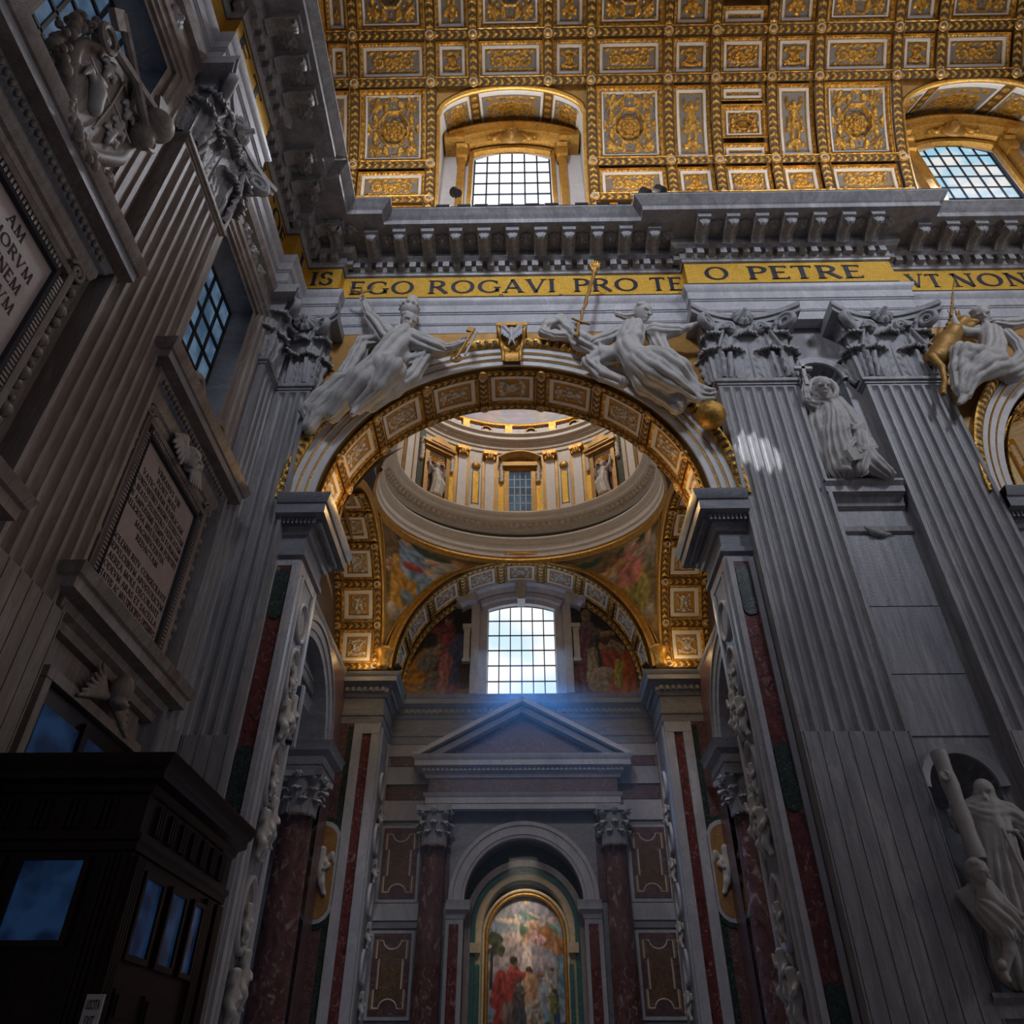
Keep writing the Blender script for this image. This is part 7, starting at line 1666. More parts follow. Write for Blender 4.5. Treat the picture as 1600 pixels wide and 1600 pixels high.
for s in (-1, 1):
    m = MB(); a = o0 + np.array([.35, -s * .9, .75]); b = o0 + np.array([.35, s * 1.25, 1.75]); m.tube([a, b], .12, 8); d = (b - a) / np.linalg.norm(b - a); n = np.array([0, -d[2], d[1]])
    m.obox(b - d * .15 + n * .25, d * .22, n * .25, (.08, 0, 0)); m.tube([a + .28 * (math.cos(q) * d + math.sin(q) * n) - d * .25 for q in np.linspace(0, 2 * PI, 14)], .08, 6); m.build('key', 'marble_tan', ca, smooth=False)
f = Fig(); c = o0 + np.array([.45, 1.05, 1.15]); f.ell(c, (.42, .42, .42)); f.cone(c + (-.3, -.1, -.2), c + (-.2, 0, -.6), .2, .3)
f.build('globe_ornament', 'marble_tan', ca, .05, .1)
m = MB()
for i in range(5): m.prism([(-.10, -.5), (.10, -.5), (.14, .5), (-.14, .5)], o0 + np.array([.2 - .02 * abs(i - 2), .35 + .16 * i, 1.15 + .05 * i]), (0, .9, .3), (0, -.3, .9), (.12, 0, 0))
m.build('shell_fan', 'marble_tan', ca)
# door surround with winged crest, behind the wooden vestibule
yc = BAYS[0]
dr = struct('door_1', 'dark framed glass door with a winged crest, behind the wooden vestibule', 'door')
m = MB(); m.box(XE, XE + .15, yc - 2.35, yc + 2.35, 0, 9.75); m.build('surround_slab', 'marble_tan', dr)
m = MB()
for s in (-1, 1): m.box(XE + .1, XE + .4, yc + s * 2.25 - .12, yc + s * 2.25 + .12, 0, 8.9)
m.box(XE + .1, XE + .42, yc - 2.4, yc + 2.4, 8.75, 9.0); m.build('surround', 'marble_tan', dr, sharp=30)
m = MB(); m.box(XE + .15, XE + .3, yc - 2.1, yc + 2.1, 0, 8.7); m.build('leaf_frame', 'wood_dark', dr)
for y0, y1 in ((yc - 1.95, yc - .38), (yc - .1, yc + 1.6)):
    m = MB(); m.box(XE + .3, XE + .32, y0, y1, 4.5, 8.3); m.build('glass', 'pane_door', dr)
m = MB(); m.box(XE + .3, XE + .42, yc - .36, yc - .12, 0, 8.5); m.build('mullion', 'wood_dark', dr)
f = Fig(); c = np.array([XE + .6, yc + .1, 9.45])
f.ell(c + (.05, .1, .12), (.28, .26, .40)); f.ell(c + (.08, .1, -.25), (.22, .24, .12))
for s in (-1, 1):
    for i in range(7): f.cone(c + np.array([-.15, s * .2, -.15]), c + np.array([-.12, s * (.75 + .09 * i), .42 - .17 * i]), .10, .045, .03)
f.build('winged_crest', 'marble_tan', dr, .035, .12)

# ------------------------------------------------ wooden vestibule
bo = thing('wooden_vestibule', 'dark wooden entrance vestibule with glazed sides, lower left', 'vestibule', (-8.4, 17, 0))
X0, X1, Y0, Y1 = -10.0, -6.75, 14.6, 19.6
m = MB(); m.box(X0, X1, Y0, Y1, 0, 6.3); m.build('carcass', 'wood_dark', bo)
pth = [(X0, Y0), (X1, Y0), (X1, Y1)]
m = MB(); mould(m, [(X0, Y0), (X1, Y0), (X1, Y1)], [(0, 5.2), (.06, 5.22), (.06, 5.36), (.12, 5.4), (.12, 5.5), (.03, 5.52), (.03, 6.2), (.10, 6.24), (.14, 6.36), (.34, 6.42), (.34, 6.58), (.40, 6.62), (.50, 6.78), (.52, 6.84), (-.3, 6.86)]); m.build('cornice', 'wood_dark', bo, sharp=28)
for x, y, t, n in along(pth, .03, .62, .3):
    p = np.array([x, y, 5.86])
    for q in (-.12, 0, .12):
        m = MB(); m.obox(p + np.array([*(t * q), 0]) + np.array([*(n * .03), 0]), np.array([*t, 0]) * .035, np.array([*n, 0]) * .04, (0, 0, .26)); m.build('frieze_fillet', 'wood_dark', bo)
for (x, y, ex, n) in ((-7.0, Y0, (1, 0), (0, -1)), (-9.2, Y0, (1, 0), (0, -1)), (X1, Y0 + .28, (0, 1), (1, 0)), (X1, Y1 - .9, (0, 1), (1, 0)), (X1, Y1 - .25, (0, 1), (1, 0))):
    for q in (-.15, -.05, .05, .15):
        m = MB(); m.obox((x + ex[0] * q + n[0] * .04, y + ex[1] * q + n[1] * .04, 2.6), (ex[0] * .035, ex[1] * .035, 0), (n[0] * .05, n[1] * .05, 0), (0, 0, 2.55)); m.build('fluted_strip', 'wood_dark', bo)
def glaze(o, ex, nrm, w_, z0, z1):
    o, ex, nrm = (np.asarray(q, float) for q in (o, ex, nrm)); m = MB(); m.obox(o + nrm * .03 + np.array([0, 0, (z0 + z1) / 2]), ex * w_ / 2, nrm * .015, (0, 0, (z1 - z0) / 2)); m.build('glass', 'pane_door', bo)
    m = MB()
    for s in (-1, 1): m.obox(o + nrm * .05 + ex * s * (w_ / 2 + .05) + np.array([0, 0, (z0 + z1) / 2]), ex * .05, nrm * .05, (0, 0, (z1 - z0) / 2 + .1)); m.obox(o + nrm * .05 + np.array([0, 0, (z0 + z1) / 2 + s * ((z1 - z0) / 2 + .05)]), ex * w_ / 2, nrm * .05, (0, 0, .05))
    m.build('sash', 'wood_dark', bo)
glaze((-8.1, Y0, 0), (1, 0, 0), (0, -1, 0), 1.1, 3.77, 5.04)
glaze((X1, 15.68, 0), (0, 1, 0), (1, 0, 0), .80, 3.67, 4.9); glaze((X1, 16.96, 0), (0, 1, 0), (1, 0, 0), .72, 3.67, 4.9)
glaze((X1, 18.1, 0), (0, 1, 0), (1, 0, 0), .5, 3.67, 4.9)
for yy in (15.68, 16.96):
    for zz in (2.9, 2.2):
        m = MB(); m.box(X1, X1 + .05, yy - .4, yy + .4, zz - .25, zz + .25); m.box(X1, X1 + .09, yy - .3, yy + .3, zz - .17, zz + .17); m.build('door_panel', 'wood_dark', bo)
m = MB(); m.obox((X1 + .05, Y0 + .3, 5.45), (.03, 0, 0), (0, .22, 0), (0, 0, .08)); m.build('small_plate', 'blue_board', bo)
sg = thing('exit_sign', 'small white exit sign in three languages beside the wooden vestibule', 'sign', (-6.62, 14.42, 2.1))
m = MB(); m.box(-6.76, -6.47, 14.44, 14.48, 2.1, 2.99); m.build('board', 'sign_white', sg)
for i, s in enumerate(('USCITA', 'EXIT', 'SORTIE')):
    wd = .22 if len(s) > 4 else .15; m = MB(); text(m, s, (-6.615 - wd / 2, 14.438, 2.78 - i * .22), (1, 0, 0), UPZ, (0, -1, 0), .13, wd, depth=.004, sans=True); m.build('sign_line', 'letter_navy', sg)
m = MB(); m.tube([(-6.615, 14.5, 0), (-6.615, 14.5, 2.2)], .03, 6); m.build('post', 'iron', sg)
# blue board fixed to the left pier
bb = thing('blue_board', 'narrow blue board with a pale edge fixed to the left pier', 'board', (-7.2, 24.0, 10.6))
m = MB(); m.box(-7.32, -7.05, 23.75, 23.85, 10.6, 12.6); m.build('panel', 'blue_board', bb)
m = MB(); m.box(-7.06, -6.98, 23.7, 23.9, 10.5, 12.6); m.build('edge', 'marble_pale', bb)

# ================================================================== sculpture
def z5(x, y, d=0.0): return at(420 + x / 4, 450 + y / 4, 21.25 + d)
def z6(x, y, d=0.0): return at(800 + x / 4, 450 + y / 4, 21.25 + d)
def z7(x, y, d=0.0): return at(1150 + x / 3.556, 450 + y / 3.556, 21.55 + d)
def zf(x, y, d=0.0): return at(1200 + x / 2.909, 1050 + y / 2.909, 21.55 + d)
FO = (.12, 7, 1.5); FS = (.07, 8, 1.0); FL = (.13, 8, 1.5)

# --- left spandrel: figure in a tall crown, arms spread
t = thing('statue', 'reclining marble figure in a tall tiara with raised arm, left arch spandrel', 'statue', tuple(z5(600, 600)), 'spandrel statues')
f = Fig()
f.head(z5(875, 212, -.35), .44, (.45, -.8, -.75), (.05, 0, 1), hair='curls')
f.chain([z5(850, 290, -.25), z5(862, 255, -.3)], (.19, .17), .05)
f.chain([z5(835, 320, -.15), z5(790, 370, -.2), z5(740, 430, -.2), z5(690, 500, -.15)], (.60, .58, .54, .60), .2, FO)
f.chain([z5(745, 300, -.1), z5(690, 240, -.1), z5(640, 190, -.15)], (.42, .36, .28), .12, FO); f.chain([z5(640, 190, -.15), z5(612, 130, -.2), z5(598, 92, -.25)], (.20, .16, .12), .06, FS)
f.hand(z5(598, 92, -.25), z5(580, 40, -.3) - z5(598, 92, -.25), .42, (0.3, -1, 0), .6)
f.chain([z5(890, 330, -.15), z5(980, 360, -.2), z5(1060, 380, -.25)], (.44, .40, .34), .12, FO); f.chain([z5(1060, 380, -.25), z5(1140, 372, -.3), z5(1190, 350, -.35)], (.21, .17, .12), .06, FS)
f.hand(z5(1190, 352, -.35), z5(1250, 320, -.4) - z5(1190, 352, -.35), .45, (0, -1, -.3), .5)
# legs under the robe
f.chain([z5(700, 500, -.2), z5(770, 515, -.75), z5(690, 620, -.55), z5(560, 740, -.2)], (.58, .54, .40, .28), .12, FL)
f.chain([z5(660, 510, -.1), z5(570, 585, -.6), z5(470, 690, -.4), z5(400, 790, -.15)], (.58, .52, .40, .30), .12, FL)
f.chain([z5(560, 640, -.1), z5(420, 700, -.1), z5(310, 780, -.1), z5(255, 870, -.1)], (.40, .38, .34, .26), .2, FL)
f.chain([z5(600, 540, .1), z5(450, 600, .1), z5(330, 690, .05), z5(240, 760, 0)], (.40, .40, .34, .24), .2, FL)
f.chain([z5(690, 330, .2), z5(590, 350, .25), z5(560, 420, .25), z5(480, 540, .2)], (.30, .30, .32, .30), .2, FL)
f.chain([z5(880, 460, .1), z5(980, 440, .05), z5(900, 560, .1), z5(780, 640, .1), z5(640, 740, .1)], (.30, .26, .28, .26, .2), .2, FL)
f.chain([z5(240, 760, 0), z5(215, 770, 0), z5(260, 850, 0)], (.24, .16, .18), .1, FS); f.chain([z5(560, 740, -.2), z5(525, 785, -.3)], (.2, .13), .08)
f.build('draped_figure', 'marble_statue', t, .036)
g = Fig(); c = z5(880, 128, -.35); g.cone(c + (0, 0, -.12), c + (.06, 0, .30), .38, .30, .05); g.ell(c + (.10, 0, .46), (.28, .28, .34)); g.ell(c + (.15, 0, .86), (.07, .07, .09))
for k in range(12): a = k * PI / 6; g.ell(c + np.array([.40 * math.cos(a), .40 * math.sin(a), -.02 + .02 * (k % 2)]), (.09, .09, .10), .02)
g.build('tiara', 'marble_statue', t, .04, .1)
ky = thing('gilded_keys', 'bronze keys held in the outstretched hand of the tiara figure', 'keys', tuple(z5(1230, 330, -.4)))
m = MB(); a, b = z5(1170, 440, -.45), z5(1285, 255, -.45); m.tube([a, b], .06, 7); d = (b - a) / np.linalg.norm(b - a); n = np.cross(d, (0, 1, 0)); m.obox(b - d * .12 + n * .14, d * .12, n * .14, (0, .05, 0)); m.tube([a + .2 * (math.cos(q) * d + math.sin(q) * n) for q in np.linspace(0, 2 * PI, 13)], .05, 6); m.build('key', 'gold_dark', ky)
m = MB(); a, b = z5(1225, 420, -.5), z5(1300, 275, -.5); m.tube([a, b], .05, 7); m.build('key', 'marble_statue', ky)
tr = thing('gilded_trident', 'small gilded sceptre head in the raised hand of the tiara figure', 'sceptre', tuple(z5(580, 30, -.3)))
m = MB(); c = z5(588, 50, -.35)
m.tube([c + (0.05, 0, -.3), c, c + (-.1, 0, .25)], .06, 6)
for q in (-.45, 0, .42): m.tube([c + (-.1, 0, .25), c + (-.1 + q, 0, .42), c + (-.12 + q * 1.3, 0, .75)], [.06, .05, .015], 6)
m.build('prongs', 'gold_dark', tr)

# --- right spandrel: woman with gilded sceptre and globe
t = thing('statue', 'reclining marble woman with windswept hair stepping on globe, right arch spandrel', 'statue', tuple(z6(850, 500)), 'spandrel statues')
f = Fig()
f.head(z6(822, 158, -.4), .45, (.70, -.65, -.65), (-.05, 0, 1), hair='bun')
f.chain([z6(770, 170, -.25), z6(715, 180, -.2), z6(660, 165, -.2), z6(640, 150, -.2)], (.18, .15, .10, .05), .06, FS)
f.chain([z6(770, 245, -.3), z6(790, 215, -.35)], (.20, .17), .05)
f.chain([z6(750, 270, -.2), z6(740, 320, -.25), z6(720, 380, -.2), z6(780, 460, -.2)], (.54, .52, .50, .60), .2, FS)
for x in (712, 790): f.ell(z6(x, 295, -.62), (.19, .17, .18), .1)
f.chain([z6(660, 275, -.15), z6(590, 315, -.15), z6(520, 335, -.2)], (.32, .28, .24), .1, FS); f.chain([z6(520, 335, -.2), z6(460, 300, -.3), z6(425, 270, -.35)], (.17, .15, .11), .05)
f.hand(z6(428, 272, -.35), z6(385, 225, -.4) - z6(428, 272, -.35), .42, (.3, -1, 0), .9)
f.chain([z6(890, 270, -.15), z6(960, 275, -.2), z6(1030, 268, -.25)], (.34, .30, .24), .1, FS); f.chain([z6(1030, 268, -.25), z6(1100, 245, -.35), z6(1160, 222, -.4)], (.18, .15, .10), .05)
f.hand(z6(1160, 222, -.4), z6(1260, 195, -.45) - z6(1160, 222, -.4), .50, (0, -.6, -1), .15)
f.chain([z6(800, 470, -.25), z6(905, 525, -.8), z6(1010, 585, -.7), z6(1100, 650, -.35), z6(1150, 685, -.3)], (.58, .52, .40, .28, .18), .12, FL)
f.chain([z6(860, 450, -.15), z6(960, 460, -.55), z6(1050, 505, -.6), z6(1110, 580, -.3), z6(1150, 660, -.2)], (.54, .48, .40, .30, .2), .12, FL)
f.chain([z6(1150, 680, -.3), z6(1190, 700, -.4), z6(1260, 690, -.55)], (.17, .15, .08), .05)
f.chain([z6(770, 480, .05), z6(830, 600, .05), z6(950, 670, .05), z6(1030, 740, 0)], (.46, .42, .36, .26), .2, FL); f.chain([z6(1030, 740, 0), z6(1060, 690, .05), z6(1160, 650, .1), z6(1240, 660, .1)], (.26, .28, .28, .22), .2, FL)
f.chain([z6(640, 420, .05), z6(560, 430, .05), z6(480, 470, .05), z6(560, 540, .1), z6(680, 590, .1)], (.36, .36, .26, .26, .26), .2, FL)
f.chain([z6(520, 380, .05), z6(420, 340, 0), z6(360, 270, -.05), z6(300, 210, -.05), z6(220, 230, -.05)], (.32, .30, .26, .24, .20), .2, FO)
f.chain([z6(220, 230, -.05), z6(195, 280, -.02), z6(260, 300, 0), z6(330, 300, 0)], (.20, .18, .18, .2), .15, FS)
f.chain([z6(880, 290, .1), z6(920, 360, .1), z6(960, 420, .1)], (.30, .32, .30), .2, FL)
f.build('draped_figure', 'marble_statue', t, .036)
gl = thing('gilded_globe', 'gilded globe under the foot of the reclining woman', 'globe', tuple(z6(1243, 795, -.35) - np.array([0, 0, .55])))
f = Fig(); c = z6(1243, 795, -.35); f.ell(c, (.56, .56, .56)); 
for i in range(10): a = rng.normal(size=3); a /= np.linalg.norm(a); f.ell(c + a * .47, (.13, .13, .13), .04)
f.build('sphere', 'gold', gl, .045, .1)
sc_ = thing('gilded_sceptre', 'long gilded staff topped by a hand, held by the reclining woman', 'sceptre', tuple(z6(400, 290, -.5)))
m = MB(); a, b = z6(398, 300, -.5), at(929, 425, 20.75); q = np.linspace(0, 1, 20); m.tube([a * (1 - k) + b * k + np.array([.03 * math.sin(k * 30), 0, 0]) for k in q], [.06 + .035 * k + .015 * math.sin(k * 40) for k in q], 8); m.tube([z6(375, 190, -.5), z6(430, 212, -.55), z6(490, 228, -.5)], [.05, .07, .05], 6); m.lathe([(.001, -.1), (.1, -.05), (.12, .03), (.001, .12)], tuple(a), 8); m.build('staff', 'gold_dark', sc_, smooth=True)
f = Fig(); f.hand(b, at(933, 404, 20.7) - b, .62, (.2, -1, 0), .35); f.build('hand_finial', 'gold', sc_, .03, .1)

# --- niche: standing woman saint with raised cross and kneeling child
t = thing('statue', 'standing hooded saint raising a cross in the upper niche', 'statue', tuple(z7(600, 1030)), 'niche statues')
f = Fig()
f.head(z7(482, 548, -.62), .40, (-.10, -1, -.95), hair='bald')
hc = z7(487, 552, -.42); A = np.linspace(0, 2 * PI, 17)
for a0_, a1_ in zip(A[:-1], A[1:]): f.cone(hc + np.array([.52 * math.cos(a0_), .05, .56 * math.sin(a0_)]), hc + np.array([.52 * math.cos(a1_), .05, .56 * math.sin(a1_)]), .10, .10, .04)
f.ell(hc + (0, .35, .02), (.50, .30, .54))
f.chain([z7(490, 590, -.25), z7(500, 625, 0.0)], (.2, .25), .08); f.chain([z7(505, 640, .05), z7(530, 690, .0), z7(552, 750, -.05)], (.36, .40, .40), .15, FS)
f.chain([z7(548, 740, -.1), z7(560, 830, -.1), z7(580, 930, -.1), z7(600, 1010, -.1)], (.44, .50, .54, .58), .2, (.14, 15, .3))
f.chain([z7(470, 640, -.1), z7(420, 645, -.15), z7(395, 620, -.25)], (.24, .22, .19), .1, FS); f.chain([z7(395, 625, -.25), z7(385, 580, -.35), z7(385, 540, -.4)], (.18, .15, .11), .05, FS)
f.hand(z7(385, 538, -.4), z7(392, 490, -.4) - z7(385, 538, -.4), .42, (.3, -1, 0), .9)
f.chain([z7(560, 640, -.1), z7(620, 700, -.25), z7(660, 760, -.45)], (.27, .25, .20), .1, FS); f.hand(z7(660, 755, -.45), z7(700, 770, -.55) - z7(660, 755, -.45), .42, (0, -.5, -1), .3)
f.chain([z7(440, 620, .15), z7(450, 760, .2), z7(490, 900, .2), z7(530, 990, .15)], (.3, .32, .30, .26), .2, FL)
f.cone(z7(575, 1005, -.4), z7(625, 1005, -.65), .15, .12, .05)
f.build('draped_figure', 'marble_statue', t, .034)
m = MB(); m.box(NX - .95, NX + .95, YW - .55, YW + .4, 19.35, 20.0); m.build('plinth', 'marble_slate', t)
m = MB(); text(m, 'S. LUCIA', (NX - .66, YW - .56, 19.76), RX, UPZ, NY, .16, .95, depth=.01, sans=True); text(m, 'FILIPPINI', (NX - .50, YW - .56, 19.53), RX, UPZ, NY, .16, 1.25, depth=.01, sans=True); m.build('plinth_lettering', 'letter_navy', t)
m = MB(); m.box(NX - .90, NX + .90, YW - .553, YW - .545, 19.38, 19.98); m.build('plinth_board', 'blue_board', t)
cr = thing('cross', 'small stone cross held up by the hooded saint', 'cross', tuple(z7(385, 520, -.45)))
m = MB(); a, b = z7(395, 540, -.5), z7(362, 415, -.5); d = (b - a) / np.linalg.norm(b - a); n = np.cross(d, (0, 1, 0)); m.obox((a + b) / 2, d * np.linalg.norm(b - a) / 2, n * .07, (0, .07, 0)); m.obox(b - d * .35, n * .36, d * .07, (0, .07, 0)); m.build('arms', 'marble_statue', cr)
t = thing('statue', 'kneeling child holding a book beside the hooded saint', 'statue', tuple(z7(800, 1040)), 'niche statues')
f = Fig(); f.head(z7(672, 778, -.55), .30, (-.8, -.5, .35), hair='bun')
f.chain([z7(690, 830, -.45), z7(700, 880, -.45), z7(715, 930, -.4)], (.28, .30, .30), .1, FS); f.chain([z7(715, 930, -.4), z7(760, 990, -.4), z7(830, 1030, -.35)], (.34, .36, .26), .15, FL); f.chain([z7(700, 950, -.5), z7(690, 1010, -.5)], (.28, .26), .1, FL)
f.chain([z7(650, 850, -.5), z7(618, 900, -.6), z7(640, 930, -.75)], (.15, .13, .09), .05, FS); f.chain([z7(740, 850, -.45), z7(765, 890, -.55), z7(700, 900, -.75)], (.15, .13, .09), .05, FS); f.hand(z7(700, 900, -.75), z7(670, 905, -.8) - z7(700, 900, -.75), .28, (0, -1, 0), .6)
f.cone(z7(850, 1035, -.35), z7(878, 1030, -.4), .13, .09, .05); f.build('draped_figure', 'marble_statue', t, .035)
m = MB(); c = z7(650, 925, -.85); m.obox(c, (.20, .05, .10), (-.05, .06, .02), (-.08, -.04, .22)); m.build('book', 'marble_statue', t)

# --- lower niche: friar with a log, winged child below
t = thing('statue', 'bald friar in a cape and rope belt grasping a tree trunk, lower niche', 'statue', tuple(zf(1080, 1300)), 'niche statues')
f = Fig()
f.head(zf(985, 545, -.35), .34, (-.60, -.75, -.45), hair='bald')
A = np.linspace(0, 2 * PI, 13); hc = zf(985, 610, -.15)
for a0_, a1_ in zip(A[:-1], A[1:]): f.cone(hc + np.array([.36 * math.cos(a0_), .26 * math.sin(a0_), .06 * math.sin(2 * a0_)]), hc + np.array([.36 * math.cos(a1_), .26 * math.sin(a1_), .06 * math.sin(2 * a1_)]), .12, .12, .05)
f.chain([zf(985, 600, -.15), zf(985, 575, -.2)], (.2, .18), .05)
f.chain([zf(985, 640, -.1), zf(1010, 720, -.1), zf(1030, 800, -.1)], (.46, .48, .44), .2, FS); f.chain([zf(1030, 790, -.1), zf(1060, 930, -.1), zf(1095, 1080, -.1), zf(1120, 1230, -.1), zf(1135, 1330, -.1)], (.46, .52, .54, .56, .58), .2, (.15, 15, .3))
f.chain([zf(920, 630, -.2), zf(980, 650, -.35), zf(1080, 640, -.25), zf(1150, 680, -.15)], (.24, .24, .26, .24), .12, FS)
f.chain([zf(925, 650, -.1), zf(870, 690, -.15), zf(842, 640, -.3)], (.22, .20, .15), .1, FS); f.hand(zf(842, 640, -.3), zf(832, 560, -.4) - zf(842, 640, -.3), .40, (.6, -1, 0), .5)
f.chain([zf(1130, 690, -.1), zf(1200, 760, -.2), zf(1260, 800, -.35)], (.24, .22, .14), .1, FS)
f.cone(zf(1080, 1320, -.5), zf(1060, 1330, -.75), .13, .1, .04)
f.build('draped_figure', 'marble_statue', t, .034)
m = MB(); hc = zf(1035, 735, -.1); A = np.linspace(0, 2 * PI, 25); m.tube([hc + np.array([.53 * math.cos(a), .53 * math.sin(a), .05 * math.sin(a)]) for a in A], .05, 6); m.tube([hc + (-.1, -.56, 0), hc + (-.08, -.62, -.6), hc + (-.02, -.64, -1.3)], .04, 6); m.build('rope_belt', 'marble_statue', t, smooth=True)
m = MB()
for i in range(18): a = -1.2 + i * .05; c = hc + np.array([.55 * math.cos(a), .55 * math.sin(a), -.05 - .02 * i]); m.lathe([(.001, -.05), (.05, 0), (.001, .05)], tuple(c), 6)
m.build('rosary', 'marble_statue', t, smooth=True)
lg = thing('tree_trunk', 'stone tree trunk held upright by the friar', 'log', tuple(zf(955, 850, -.45)))
m = MB(); a, b = zf(955, 850, -.45), zf(772, 362, -.45); q = np.linspace(0, 1, 16); m.tube([a * (1 - k) + b * k for k in q], [.21 + .015 * math.sin(k * 21) for k in q], 12); m.tube([zf(815, 470, -.5), zf(800, 470, -.75)], [.16, .13], 10); m.build('trunk', 'marble_statue', lg, sharp=50)
m = MB(); c = zf(802, 470, -.77); m.lathe([(.13, 0), (.09, .02), (.001, .02)], (0, 0, 0), 10); m.v = [np.stack([c[0] + q[:, 0], c[1] - q[:, 2], c[2] + q[:, 1]], 1) for q in m.v]; m.build('branch_stub', 'marble_statue', lg)
t = thing('statue', 'winged child angel with outstretched arm at the feet of the friar', 'statue', tuple(zf(1080, 1390, -.6)), 'niche statues')
f = Fig(); f.head(zf(958, 905, -.85), .27, (.5, -.8, -.5), hair='curls')
f.chain([zf(980, 970, -.6), zf(1000, 1020, -.6), zf(1030, 1090, -.6)], (.22, .24, .26), .1); f.chain([zf(1000, 960, -.55), zf(1070, 1040, -.65), zf(1140, 1100, -.75)], (.12, .10, .07), .05); f.hand(zf(1140, 1100, -.75), zf(1175, 1115, -.8) - zf(1140, 1100, -.75), .26, (0, -1, 0), .3)
f.chain([zf(945, 975, -.55), zf(935, 900, -.5), zf(930, 850, -.45)], (.11, .09, .07), .05); f.hand(zf(930, 850, -.45), zf(935, 810, -.45) - zf(930, 850, -.45), .26, (0, -1, 0), .3)
f.chain([zf(1010, 1090, -.55), zf(1060, 1130, -.6), zf(1110, 1170, -.55)], (.32, .34, .26), .12, FL); f.chain([zf(1030, 1110, -.6), zf(1090, 1190, -.75)], (.26, .18), .08, FS); f.chain([zf(1090, 1190, -.75), zf(1095, 1270, -.7), zf(1075, 1370, -.65)], (.16, .13, .08), .04); f.chain([zf(1075, 1375, -.65), zf(1095, 1400, -.85)], (.09, .06), .03)
f.chain([zf(1100, 1160, -.5), zf(1130, 1270, -.45)], (.22, .16), .1, FL); f.build('draped_figure', 'marble_statue', t, .03)
f = Fig(); w0 = zf(920, 985, -.45)
for i in range(7): e = zf(870 + 22 * i, 1010 + 26 * i, -.40); f.chain([w0, e, zf(930 + 16 * i, 1090 + 20 * i, -.38)], (.10, .09, .04), .03)
f.build('wing', 'marble_statue', t, .03, .1)

# --- right edge spandrel: woman with a bronze unicorn
def z7b(x, y, d=0.0): return at(1150 + x / 3.556, 450 + y / 3.556, 21.25 + d)
t = thing('statue', 'seated marble woman beside a bronze unicorn, far right spandrel', 'statue', tuple(z7b(1350, 500)), 'spandrel statues')
f = Fig()
f.head(z7b(1365, 155, -.35), .44, (-.35, -.9, -.85), hair='curls'); f.chain([z7b(1395, 235, -.25), z7b(1385, 205, -.3)], (.2, .17), .05)
f.chain([z7b(1410, 260, -.2), z7b(1430, 330, -.2), z7b(1420, 400, -.2)], (.46, .44, .5), .2, FS)
f.chain([z7b(1340, 250, -.15), z7b(1270, 245, -.2), z7b(1225, 210, -.3)], (.24, .20, .16), .1); f.chain([z7b(1225, 210, -.3), z7b(1200, 150, -.35)], (.15, .11), .05); f.hand(z7b(1200, 150, -.35), z7b(1196, 100, -.35) - z7b(1200, 150, -.35), .42, (0, -1, 0), .8)
f.chain([z7b(1500, 260, -.15), z7b(1560, 310, -.15), z7b(1610, 400, -.2)], (.26, .22, .18), .1, FS)
f.chain([z7b(1420, 410, -.2), z7b(1320, 380, -.55), z7b(1250, 360, -.6), z7b(1235, 450, -.45), z7b(1240, 560, -.3)], (.50, .44, .38, .30, .24), .2, FL); f.chain([z7b(1440, 430, -.2), z7b(1380, 450, -.5), z7b(1300, 500, -.4), z7b(1270, 590, -.3)], (.50, .44, .36, .26), .2, FL)
f.chain([z7b(1270, 600, -.3), z7b(1255, 625, -.4), z7b(1240, 640, -.5)], (.16, .14, .09), .05); f.chain([z7b(1460, 440, .05), z7b(1530, 470, .05), z7b(1580, 420, .05), z7b(1640, 330, .05)], (.46, .40, .36, .3), .2, FL); f.chain([z7b(1440, 200, .1), z7b(1520, 210, .1), z7b(1600, 190, .1)], (.2, .24, .22), .15, FO)
f.build('draped_figure', 'marble_statue', t, .036)
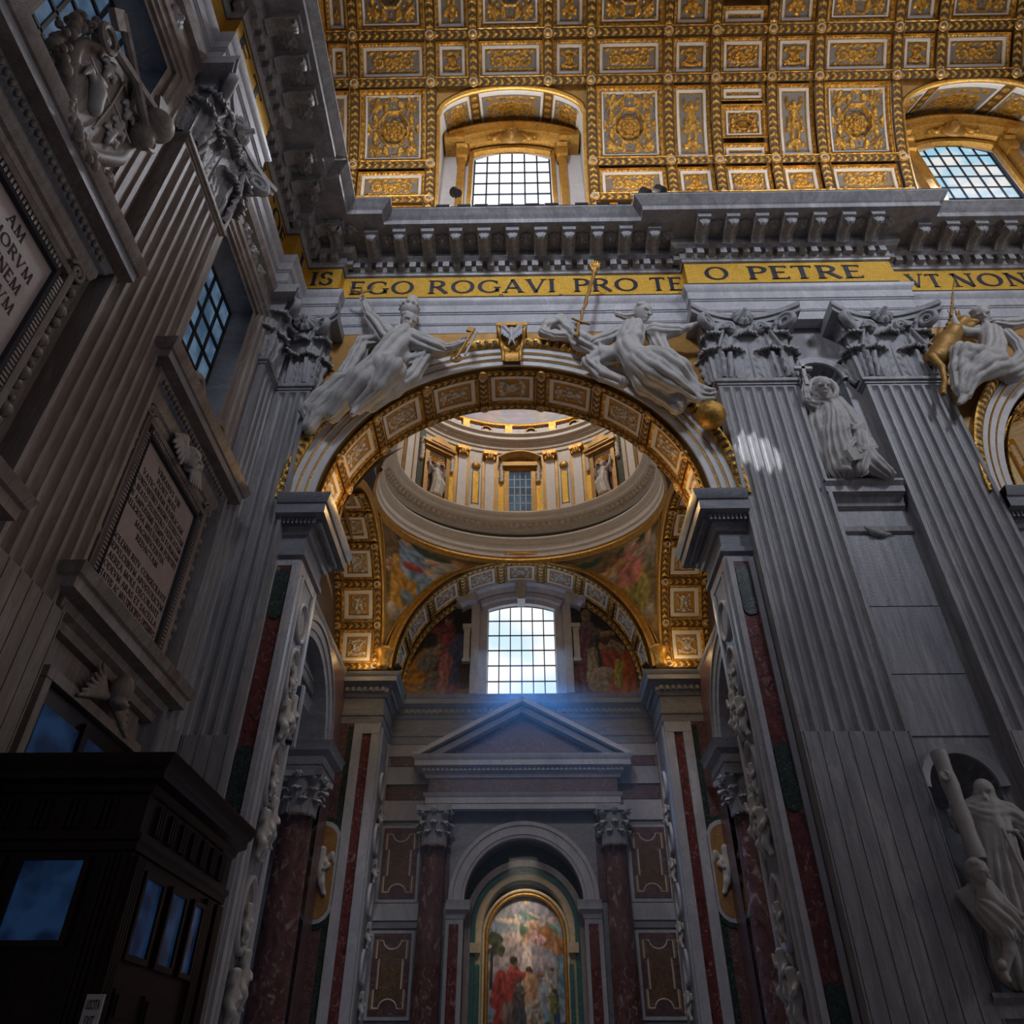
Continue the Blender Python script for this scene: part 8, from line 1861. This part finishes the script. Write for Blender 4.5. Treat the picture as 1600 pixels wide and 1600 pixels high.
u = thing('unicorn', 'bronze unicorn rearing beside the far right capital', 'sculpture', tuple(z7b(1150, 560)))
f = Fig(); f.chain([z7b(1270, 190, -.15), z7b(1325, 190, -.25)], (.26, .15), .08); f.ell(z7b(1335, 188, -.27), (.15, .13, .13), .05); f.cone(z7b(1315, 205, -.25), z7b(1280, 225, -.18), .10, .14, .06)
f.chain([z7b(1260, 195, -.12), z7b(1210, 250, -.05), z7b(1160, 320, .05), z7b(1120, 400, .1)], (.28, .38, .52, .62), .15)
for s in (-1, 1): f.cone(z7b(1235 + 6 * s, 165, -.1 + .12 * s), z7b(1230 + 8 * s, 125, -.1 + .12 * s), .08, .03, .03)
for i in range(8): a = z7b(1215 - 12 * i, 190 + 24 * i, -.1 + .03 * i); f.chain([a, a + np.array([-.25, -.15, -.05]), a + np.array([-.35, -.2, -.4])], (.13, .10, .03), .04, FS)
f.chain([z7b(1110, 390, -.1), z7b(1090, 385, -.35), z7b(1145, 440, -.45), z7b(1160, 520, -.4)], (.30, .20, .13, .10), .06); f.chain([z7b(1160, 520, -.4), z7b(1150, 555, -.45), z7b(1150, 585, -.5)], (.11, .12, .13), .04)
f.build('body', 'gold_dark', u, .04)
m = MB(); a, b = z7b(1195, 160, -.4), z7b(1212, -60, -.4); q = np.linspace(0, 1, 24); m.tube([a * (1 - k) + b * k + np.array([.02 * math.cos(k * 60), .02 * math.sin(k * 60), 0]) for k in q], [.08 * (1 - .85 * k) for k in q], 7); m.build('horn', 'gold_dark', u, smooth=True)
# bronze lizard on the niche ledge
lz = thing('bird_relief', 'small carved bird on a twig below the upper niche', 'relief', (NX, YW - .05, 17.6))
f = Fig(); c = at(1372, 833, YW - .1); f.chain([c + (-.35, 0, .22), c + (-.15, -.03, .02), c + (.15, 0, -.06), c + (.45, .03, -.02)], (.09, .14, .11, .04), .06); f.cone(c + (-.38, 0, .26), c + (-.5, 0, .22), .07, .02, .03); f.cone(c + (-.7, .04, .1), c + (.6, .04, -.12), .025, .02, .02); f.build('bird', 'marble_grey', lz, .03, .08)
